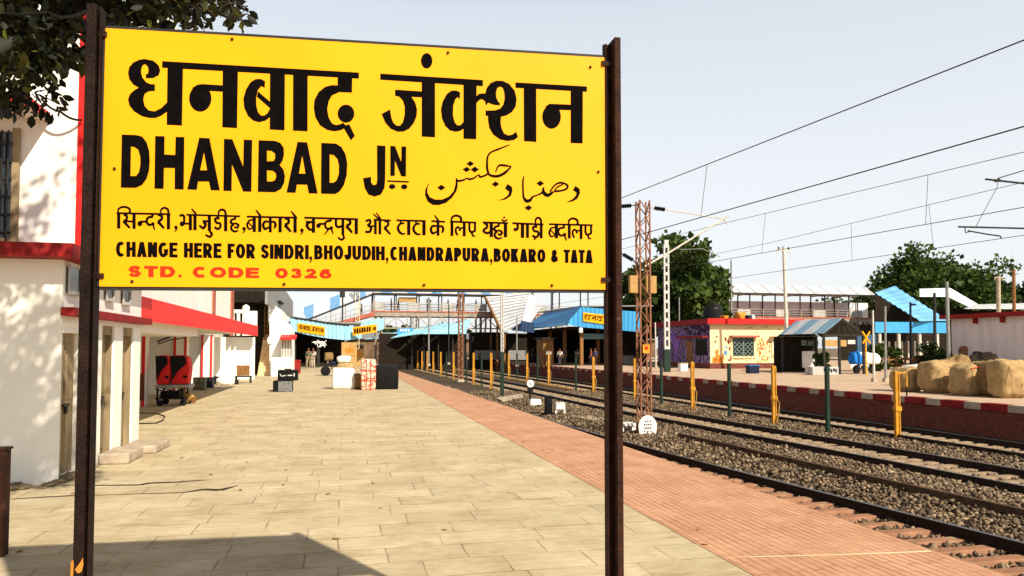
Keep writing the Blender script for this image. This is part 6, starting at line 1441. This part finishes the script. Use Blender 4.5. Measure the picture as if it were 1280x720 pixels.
# poles on the far platform
def pole(name, label, x, yb, yt, rad, mt, xt=None, s=None, arm=None, cap=False):
    q = onz(x, yb, 0) if s is None else ons(x, yb, s); tt = ons(xt or x, yt, q.y); t = thing(name, label, 'pole', (q.x, q.y, 0)); z0 = -.05
    m = MB(); m.tube([(q.x, q.y, z0), (tt.x, q.y, tt.z)], [rad, rad*.75], 10); m.build('shaft', M[mt], t)
    if arm:
        m = MB(); L_, y = arm; p = ons(xt or x, y, q.y); k = q.y/F*1.1; m.beam((p.x-L_*k, q.y, p.z), (p.x+L_*k, q.y, p.z), .09); m.beam((p.x-L_*k, q.y, p.z-.25), (p.x-L_*k+.2, q.y, p.z), .05); m.beam((p.x+L_*k, q.y, p.z-.25), (p.x+L_*k-.2, q.y, p.z), .05); m.build('crossarm', M[mt], t)
        for dx in (-.7, .7): m = MB(); insul(m, (p.x+dx*L_*k, q.y, p.z+.04), (p.x+dx*L_*k, q.y, p.z+.26), .07, 3); m.build('insulator', M['darkmetal'], t)
    if cap:
        m = MB(); p = ons((xt or x), yt, q.y); m.box(p.x+.1, p.x+.45, q.y-.1, q.y+.1, p.z-.25, p.z-.1); m.build('lamp', M['black'], t)
    m = MB(); m.box(q.x-rad*1.6, q.x+rad*1.6, q.y-rad*1.6, q.y+rad*1.6, -.05, .18); m.build('footing', M['concrete'], t)
    return t
pole('utility_pole', 'tall pale utility pole with a drooping crossarm before the mural building', 985, 463, 308, .15, 'steelgrey', 979.5, arm=(10, 313))
pole('pipe_pole', 'thin pale pole standing on the far platform just left of a darker pole', 1092.5, 477, 388, .06, 'silver', 1091)
pole('pipe_pole', 'thin dark topped pole standing on the far platform, second of a close pair', 1107, 477, 383, .065, 'greymetal', 1106.5)
pole('dark_pole', 'black pole with a small lamp before the blue stair hall', 1138.5, 456, 378, .11, 'black', 1138, s=52, cap=True)
pole('signal_pole', 'black and white banded pole in front of the blue roof', 1168.5, 442, 366, .16, 'darkmetal', 1168, s=58)
pole('utility_pole', 'stout grey pole rising beside the shed roof edge', 1186, 448, 352, .15, 'greymetal', 1183.5, s=45)
pole('dark_pole', 'twin brown pole standing behind the shed near the right edge', 1268, 430, 337, .2, 'brown', 1267, s=62)
pole('battened_pole', 'yellowish battened pole behind the shed with a dark bracket on top', 1248, 430, 345, .26, 'concrete', 1248, s=64, arm=(7, 347))
pole('pipe_pole', 'slim pale pipe standing at the shaded corner of the mural building', 820, 460, 403, .07, 'silver', 819, s=60)
pole('aerial_pole', 'slim grey pole behind the mural building roof', 849, 440, 372, .07, 'greymetal', 849, s=64)
pole('utility_pole', 'grey pole with a short crossarm left of the crossarm pole, seen over the tree edge', 914, 440, 325, .11, 'greymetal', 914, s=70, arm=(3, 360))

a_, c_ = onz(937, 467, 0), onz(951, 467, 0); zt = ons(944, 457.5, a_.y).z; t = thing('plastic_crate', 'dark blue plastic crate on the far platform below the cream mural wall', 'crate', ((a_.x+c_.x)/2, a_.y, 0))
m = MB(); m.box(a_.x, c_.x, a_.y, a_.y+.5, 0, zt); m.build('body', M['navy'], t, bevel=.02); m = MB(); m.box(a_.x-.04, c_.x+.04, a_.y-.04, a_.y+.54, zt+.001, zt+.06); m.build('rim', M['deepblue'], t)
a_, c_ = onz(851, 464, 0), onz(861, 464, 0); zt = ons(856, 454.5, a_.y).z; t = thing('concrete_block', 'pale concrete block standing before the purple mural wall', 'concrete block', ((a_.x+c_.x)/2, a_.y, 0))
m = MB(); m.box(a_.x, c_.x, a_.y, a_.y+.5, 0, zt); m.build('block', M['white'], t, bevel=.03); m = MB(); m.box(a_.x-.03, c_.x+.03, a_.y-.03, a_.y+.53, zt+.001, zt+.05); m.build('top_slab', M['concrete'], t)

pole('slim_pole', 'slim grey pole seen between the footbridge stair and the brown lattice mast', 536, 452, 372, .09, 'greymetal', 536, s=72, arm=(3, 378))
pole('slim_pole', 'slim dark pole just left of the brown distant lattice mast', 561, 452, 380, .08, 'darkmetal', 561, s=78)
pole('slim_pole', 'slim grey pole in front of the small dark blue canopy', 646, 452, 396, .08, 'greymetal', 646, s=68)
pole('slim_pole', 'thin dark pole seen above the big blue canopy with a small lamp', 689, 440, 364, .09, 'black', 689, s=92, cap=True)

# ================================================================== TREES AND PLANTS
def leaves(name, C, N, size, mt, parent, shape='leaf', up=.3, seed=0):
    """N leaf blades scattered about the cluster centres C (n x 4: r, s, z, spread)"""
    g = np.random.default_rng(seed); C = np.asarray(C, float)
    wgt = C[:, 3]**2; wgt = wgt/wgt.sum(); idx = g.choice(len(C), N, p=wgt)
    d = g.normal(0, 1, (N, 3)); d /= np.linalg.norm(d, axis=1)[:, None]; rad = g.random(N)**.5
    P = C[idx, :3]+d*(rad*C[idx, 3])[:, None]*np.array([1, 1, .8])
    D = g.normal(0, 1, (N, 3)); D[:, 2] -= up; D += d*.7; D /= np.linalg.norm(D, axis=1)[:, None]
    W = np.cross(D, g.normal(0, 1, (N, 3))); W /= np.linalg.norm(W, axis=1)[:, None]; Nn = np.cross(D, W)
    s = size*np.exp(g.normal(0, .22, N))
    if shape == 'leaf':
        prof = [(0, 0, 0), (.3, .24, .05), (.62, .27, .04), (1, 0, -.06), (.62, -.27, .04), (.3, -.24, .05)]; faces = [(0, 1, 2, 3), (0, 3, 4, 5)]
    else:
        prof = [(0, 0, 0), (.45, .42, .12), (1, .1, 0), (.5, -.4, .1)]; faces = [(0, 1, 2, 3)]
    k = len(prof); V = np.zeros((N, k, 3))
    for j, (a, b, c) in enumerate(prof): V[:, j] = P+(D*a+W*b+Nn*c)*s[:, None]
    F_ = np.concatenate([np.array(f)[None, :]+(np.arange(N)*k)[:, None] for f in faces], 0)
    me = bpy.data.meshes.new(name); me.vertices.add(N*k)
    b = np.array(BASE.get(parent.name, (0, 0, 0))); me.vertices.foreach_set('co', (V-b).reshape(-1)); nf = len(F_)
    me.loops.add(nf*4); me.loops.foreach_set('vertex_index', F_.reshape(-1).astype(np.int32)); me.polygons.add(nf)
    me.polygons.foreach_set('loop_start', np.arange(0, nf*4, 4, dtype=np.int32)); me.polygons.foreach_set('loop_total', np.full(nf, 4, dtype=np.int32))
    me.update(); me.validate(); me.materials.append(mt)
    o = bpy.data.objects.new(name, me); COL.objects.link(o); o.parent = parent; BASE[o.name] = BASE.get(parent.name, (0,0,0)); return o
def limbs(m, a, targets, r0, seed=0):
    g = random.Random(seed)
    for q in targets:
        q = Vector(q); a_ = Vector(a); mid = a_.lerp(q, .5)+Vector((g.uniform(-.2,.2), g.uniform(-.2,.2), g.uniform(0,.3)))*(q-a_).length*.4
        m.tube([a_, a_.lerp(mid, .5)+Vector((0,0,.05)), mid, q], [r0, r0*.7, r0*.45, r0*.12], 7)

# the broadleaf tree whose boughs hang into the upper left corner
cl_ = []
g_ = random.Random(5)
def addc(px0, px1, py0, py1, n, smin, smax, d0, d1):
    for _ in range(n):
        x, y, s = g_.uniform(px0, px1), g_.uniform(py0, py1), g_.uniform(d0, d1); p = ons(x, y, s); cl_.append((p.x, p.y, p.z, g_.uniform(smin, smax)))
addc(-60, 70, -60, 70, 34, .16, .34, 5.4, 7.4); addc(-50, 60, 70, 128, 14, .10, .20, 5.6, 7.2); addc(70, 120, -40, 55, 14, .12, .26, 5.6, 7.2)
addc(-40, 40, 125, 150, 5, .06, .12, 6., 6.8); addc(60, 100, 60, 96, 4, .05, .10, 6., 6.6); addc(115, 230, -40, 26, 26, .13, .22, 5.6, 6.9); addc(215, 300, -30, 20, 20, .10, .18, 5.8, 6.8)
addc(280, 316, 6, 24, 7, .06, .11, 5.8, 6.5); addc(120, 240, 14, 34, 9, .05, .12, 5.8, 6.8)
NV = len(cl_)
addc(-300, 250, -420, -60, 75, .3, .6, 4.8, 8.0)
near = thing('broadleaf_tree', 'dark glossy leaved tree whose boughs hang into the upper left corner', 'tree', (-5.6, 3.2, 0))
# boughs that dapple the annex wall
for _ in range(26):
    wx, wy = g_.uniform(-90, 52), g_.uniform(330, 520); q = ons(wx, wy, s0); k = (4.7-q.z)/SUNS.z+g_.uniform(0, 1.3); p = q+SUNS*k; cl_.append((p.x, p.y, p.z, g_.uniform(.14, .3)))
vis = [c for c in cl_[:NV]]
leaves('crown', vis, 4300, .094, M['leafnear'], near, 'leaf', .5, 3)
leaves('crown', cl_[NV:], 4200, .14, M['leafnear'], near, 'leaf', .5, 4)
m = MB(); m.tube([(-5.6, 3.2, -.1), (-5.5, 3.3, 1.4), (-5.25, 3.7, 2.9), (-5.1, 4.1, 4.0)], [.26, .2, .17, .15], 10); near_t = m.build('trunk', M['bark'], near, smooth=True)
m = MB(); fork = (-5.1, 4.1, 4.0); limbs(m, fork, [c[:3] for c in cl_[::6]], .07, 2); 
for c in cl_[:NV]:
    c = Vector(c[:3])
    for _ in range(2):
        v = Vector((g_.gauss(0,1), g_.gauss(0,1), g_.gauss(0,.6))).normalized()*g_.uniform(.08,.2); m.tube([c-v*.6, c+Vector((0,0,.02)), c+v*.5], [.006, .005, .002], 5)
m.build('branches', M['bark'], near, smooth=True)

def tree(label, xc, yb, yt, wpx, s, mt, nclus, nleaf, size, seed, trunk=None, name='broadleaf_tree', dome=1.):
    c = ons(xc, yb, s); top = ons(xc, yt, s); wd = abs(ons(xc+wpx/2, yb, s).x-ons(xc-wpx/2, yb, s).x)/2*1.0; hh = top.z-c.z
    t = thing(name, label, 'tree', (c.x, s, 0)); g = random.Random(seed); cl = []
    for i in range(nclus):
        for _ in range(40):
            x, y, z = g.uniform(-1, 1), g.uniform(-1, 1), g.uniform(-.1, 1)
            q = x*x+y*y+z*z
            if .25 < q < 1 or g.random() < .02: break
        f = 1+.16*math.sin(3*x+seed)+.12*math.sin(5*z+2*y+seed)
        cl.append((c.x+x*wd*f*.82, s+y*wd*.8, c.z+max(0,z)**dome*hh*.86, wd*g.uniform(.14, .25)))
    leaves('crown', cl, nleaf, size, mt, t, 'tuft', .1, seed)
    zb = c.z+hh*.25
    m = MB(); m.tube([(c.x, s, -.2), (c.x+.15, s, zb*.5), (c.x, s, zb)], [.45, .35, .28], 10); m.build('trunk', M['bark'], t, smooth=True)
    m = MB(); limbs(m, (c.x, s, zb), [q[:3] for q in cl[::3]], .16, seed); m.build('branches', M['bark'], t, smooth=True)
tree('rounded leafy tree behind the purple mural building', 851, 404, 291, 142, 72, M['leaffar'], 90, 15000, .52, 4)
tree('leafy tree crown half hidden behind the signpost beside the blue canopy', 792, 415, 330, 60, 76, M['leafdeep'], 40, 5000, .5, 9)
tree('broad domed tree rising behind the blue stair hall roof', 1158, 392, 311, 164, 118, M['leaffar'], 120, 24000, .72, 6, dome=1.1)
tree('lower tree on the right flank of the broad domed tree', 1222, 396, 335, 90, 122, M['leafdeep'], 50, 7000, .7, 12)
tree('dark tree at the right edge behind the brown pole', 1285, 395, 352, 70, 125, M['leafdeep'], 40, 6000, .7, 15)
tree('dark tree low behind the mural building roof, under the rounded tree', 880, 430, 365, 70, 78, M['leafdeep'], 40, 6000, .5, 18)
def shrub(label, xc, yb, yt, wpx, s, mt, n, size, seed, name='shrub'):
    c = ons(xc, yb, s); top = ons(xc, yt, s); wd = abs(ons(xc+wpx/2, yb, s).x-c.x); z0 = 0; t = thing(name, label, 'shrub', (c.x, s, 0)); g = random.Random(seed)
    cl = [(c.x+g.uniform(-1,1)*wd*.75, s+g.uniform(-.5,.5)*wd, .2+g.random()*max(.2, top.z-.4), wd*.35) for _ in range(14)]
    leaves('foliage', cl, n, size, mt, t, 'tuft', -.2, seed); m = MB(); limbs(m, (c.x, s, 0), [q[:3] for q in cl[::2]], .03, seed); m.build('stems', M['bark'], t)
shrub('dense dark green bush under the striped shelter', 1028, 458, 435, 18, 43.5, M['leafdeep'], 1500, .16, 2)
shrub('tall pale green bush beside the pale poles', 1097, 462, 428, 26, 47, M['leaffar'], 1700, .18, 3)
shrub('low green bush behind the pale pole pair', 1119, 448, 433, 16, 52, M['leaffar'], 900, .2, 5)
shrub('dry brownish bush left of the shed', 1163, 452, 430, 34, 50, M['leafdeep'], 1500, .2, 7)
shrub('dark bush at the foot of the grey pole by the shed', 1178, 458, 436, 18, 46, M['leafdeep'], 900, .2, 8)
# low wall and grass strip behind the poles
a_, c_ = ons(1100, 450, 50), ons(1185, 450, 50); m = MB(); m.box(a_.x, c_.x, 50, 50.15, .35, .5); m.box(a_.x, c_.x, 50, 50.15, .75, .85)
for k in range(9): x = a_.x+(c_.x-a_.x)*k/8; m.box(x-.06, x+.06, 50.02, 50.13, 0, 1.0)
t = thing('rail_fence', 'low dark rail fence behind the pale poles on the far platform', 'fence', (a_.x, 50, 0)); m.build('rails', M['brown'], t)
a_ = onz(1083, 462); m = MB(); p = ons(1083, 429, 41)
m.beam((p.x-.26, 41, p.z+.0), (p.x+.26, 41, p.z+.75), .08); m.beam((p.x+.28, 41.02, p.z+.0), (p.x-.28, 41.02, p.z+.75), .08); m.beam((p.x, 41.06, 0), (p.x, 41.06, p.z+.4), .06)
tag(m.build('cross_sign', M['yellow'], base=(p.x, 41, 0)), 'yellow cross shaped marker on a thin post before the slate blue screen', 'sign')

# ================================================================== MOTORCYCLES AND PEOPLE
def motorbike(base, yaw, label, loads):
    t = thing('motorcycle', label, 'motorcycle', base, local=True, yaw=yaw)
    for y in (-.63, .63):
        m = MB(); m.lathe((-.05, y, .29), [(0,0)]*0+[(.22,.0),(.29,.01),(.30,.05),(.29,.09),(.22,.1)], 22, 'x'); w_ = m.build('wheel', M['rubber'], t)
        m = MB(); m.lathe((-.02, y, .29), [(.02,0),(.06,0),(.06,.04),(.02,.04)], 10, 'x')
        for k in range(6): a = math.pi*k/6; v = Vector((0, math.cos(a), math.sin(a)))*.22; m.beam(Vector((0, y, .29))-v, Vector((0, y, .29))+v, .018, .018, (1,0,0))
        m.build('rim', M['silver'], w_)
    m = MB(); m.tube([(0,-.63,.29),(0,-.2,.42),(0,.2,.4),(0,.38,.75)], .035, 8); m.tube([(0,.63,.29),(0,.42,.8),(0,.38,.98)], .03, 8); m.tube([(0,-.2,.42),(0,-.5,.68)], .025, 8); m.build('frame', M['darkmetal'], t)
    m = MB(); m.sack((0,.02,.26), (.26,.42,.26), 1, .5, .03); m.build('engine', M['greymetal'], t)
    m = MB(); m.sack((0,.16,.68), (.26,.46,.2), 2, .6, .02); m.build('tank', M['navy'], t, smooth=True)
    m = MB(); m.sack((0,-.36,.68), (.26,.66,.12), 3, .5, .02); m.build('saddle', M['rubber'], t, smooth=True)
    m = MB(); m.tube([(-.34,.26,1.02),(-.12,.38,1.0),(.12,.38,1.0),(.34,.26,1.02)], .016, 6); m.build('handlebar', M['darkmetal'], t)
    m = MB(); m.lathe((0,.44,.86), [(.02,0),(.09,.0),(.09,.08),(.02,.1)], 14, 'y'); m.build('headlight', M['silver'], t)
    for nm, lb, cat, c, dm, mt, sd2 in loads:
        o = MB(); o.sack((0,0,0), dm, sd2, .5, .05); ob = o.build(nm, M[mt], smooth=True); ca, sa = math.cos(yaw), math.sin(yaw)
        ob.location = S2W((base[0]+c[0]*ca-c[1]*sa, base[1]+c[0]*sa+c[1]*ca, base[2]+c[2])); ob.rotation_euler = (0,0,TH+yaw); tag(ob, lb, cat)
q = onz(404, 470); motorbike((q.x+.75, q.y+.1, 0), R(82), 'motorcycle loaded with sacks standing behind the white parcel sack', [('load_sack','brown sack tied on the front of the motorcycle by the parcels','sack',(0,.42,.93),(.55,.5,.5),'jute2',4), ('load_sack','white sack piled on the saddle of the motorcycle by the parcels','sack',(0,-.5,.8),(.7,.8,.42),'sackwhite',6), ('load_sack','long tan sack slung low over the motorcycle by the parcels','sack',(.0,-.6,.3),(.85,1.1,.5),'jute',7)])
q = onz(1083, 467); motorbike((q.x-.15, q.y, 0), R(95), 'motorcycle parked before the striped shelter under a big white load', [('load_sack','big white sack lying on the motorcycle before the striped shelter','sack',(0,-.35,.62),(.8,1.5,.72),'sackwhite',9), ('blue_bundle','bright blue bundle tied to the front of the loaded motorcycle','bundle',(0,.75,.62),(.7,.62,.82),'bluebag',10)])
for x, y, c1, c2, pz, yw, lb in ((385.5,460.5,(.10,.15,.09),(.30,.24,.15),'walk',170,'person in a green shirt and beige trousers walking under the near canopy'), (391.5,460,(.55,.5,.42),(.50,.42,.32),'stand',150,'person in pale clothes beside the green shirted person')):
    q = onz(x, y); person((q.x, q.y, 0), lb, c1, c2, pz, R(yw), 'people under the near canopy', 1.02)
for x, y, c1, c2, yw, lb in ((995,461,(.02,.02,.03),(.03,.03,.04),-60,'person in dark clothes seated at the corner of the striped shelter'), (1010,462,(.09,.02,.02),(.03,.02,.02),60,'person in a dark red shirt seated under the striped shelter')):
    q = onz(x, y); person((q.x, q.y, 0), lb, c1, c2, 'sit', R(yw), 'people sitting at the striped shelter')
    m = MB(); m.box(q.x-.25, q.x+.25, q.y-.3, q.y+.25, 0, .37); tag(m.build('stool_block', M['brown'], base=(q.x, q.y, 0)), 'low block seat under the %s' % lb.replace('seated ', ''), 'seat')
cols = [((.5,.5,.52),(.05,.05,.07),'pale grey shirt'), ((.03,.03,.05),(.02,.02,.02),'black shirt'), ((.28,.05,.04),(.04,.04,.06),'red shirt'), ((.06,.1,.3),(.03,.03,.04),'blue shirt'), ((.55,.5,.4),(.12,.1,.08),'cream shirt')]
spots = [(700,456,67,'under the near end of the big blue canopy'), (707,456.5,69,'near a column of the big blue canopy'), (739,457,66.5,'below the big blue canopy name board'), (744,456,68,'close behind others below the name board'), (722,456,72,'deep in the shade of the blue canopy'), (659,450.5,80,'in the shade left of the blue canopy'), (666,451,79,'standing by the small dark blue canopy'), (600,452,92,'before the stall under the white stair roof'), (622,451,90,'at the corner of the white stair roof'), (686,454.5,68.5,'beside the brown stall')]
for i, (x, y, s, wh) in enumerate(spots):
    p = ons(x, y, s); c1, c2, nm = cols[i % 5]; person((p.x, s, 0 if x > 630 else -.3), 'person in a %s standing %s' % (nm, wh), c1, c2, 'stand' if i % 2 else 'walk', R(40*i), 'people on the far platform')
for i, (x, wh) in enumerate(((489,'nearest the left stair'), (498,'second from the left stair'), (534,'left of a pale panel'), (537,'close beside another at mid span'), (560,'right of mid span'), (572,'near the brown lattice mast'), (595,'at the right end of the left span'), (452,'on the left stair flight'))):
    p = ons(x, 385, fs+1.2+.3*(i % 3)); c1, c2, nm = cols[(i*2+1) % 5]
    z = zdA+.16 if x > 466 else S0.lerp(S1, (p.x-S0.x)/(S1.x-S0.x)).z+.1
    person((p.x, p.y, z), 'person in a %s on the footbridge, %s' % (nm, wh), (.03,.03,.04) if i % 3 else c1, c2, 'walk' if i % 2 else 'stand', R(90 if i % 2 else -80), 'people crossing the footbridge')

# far background: goods shed and trees seen under the footbridge, litter on the paving
gs = thing('goods_shed', 'long brown goods shed far behind the footbridge, seen below its deck', 'shed', tuple(ons(480, 440, 128)))
a_, c_ = ons(300, 440, 128), ons(820, 440, 128); zt = ons(480, 424, 128).z
m = MB(); m.box(a_.x, c_.x, 128, 134, -1.3, zt); m.build('wall', mat('sooty_brown_wall', (.16,.10,.06), .9, .5, .8, spots=(.05,.04,.03), spot_t=.55, spot_s=.5), gs); m = MB(); m.slab([(a_.x, 127.4, zt+.01), (c_.x, 127.4, zt+.01), (c_.x, 134.4, zt+1.2), (a_.x, 134.4, zt+1.2)], .1); m.build('roof', M['greymetal'], gs)
for k in range(10):
    x = a_.x+(c_.x-a_.x)*(k+.5)/10; m = MB(); m.box(x-1.6, x+1.6, 127.9, 127.99, -1.2, zt*.7); m.build('door', M['brown'] if k % 2 else M['dark'], gs)
for i, (x, yt, w_) in enumerate(((500, 408, 60), (560, 404, 70), (455, 412, 40))):
    tree(('leafy tree far behind the footbridge, %s' % ('middle of three', 'rightmost of three', 'leftmost of three')[i]), x, 430, yt, w_, 140+3*i, M['leafdeep'], 30, 2500, .9, 30+i)
m = MB(); g = random.Random(8)
for i in range(70):
    s = g.uniform(5.2, 24); r = g.uniform(-3.2, 3.6); a = g.uniform(0, 3.1); w_ = g.uniform(.012, .035); d = Vector((math.cos(a), math.sin(a), 0))*w_; e = Vector((-math.sin(a), math.cos(a), 0))*w_*g.uniform(.4, .8); p = Vector((r, s, .006))
    m.slab([p-d-e, p+d-e*.6, p+d*.8+e+Vector((0,0,.008)), p-d*.7+e], .003)
struct(tag(m.build('litter', M['brown'], base=(0, 12, 0)), 'dry leaf bits and litter scattered over the paving', 'litter'), 'stuff')
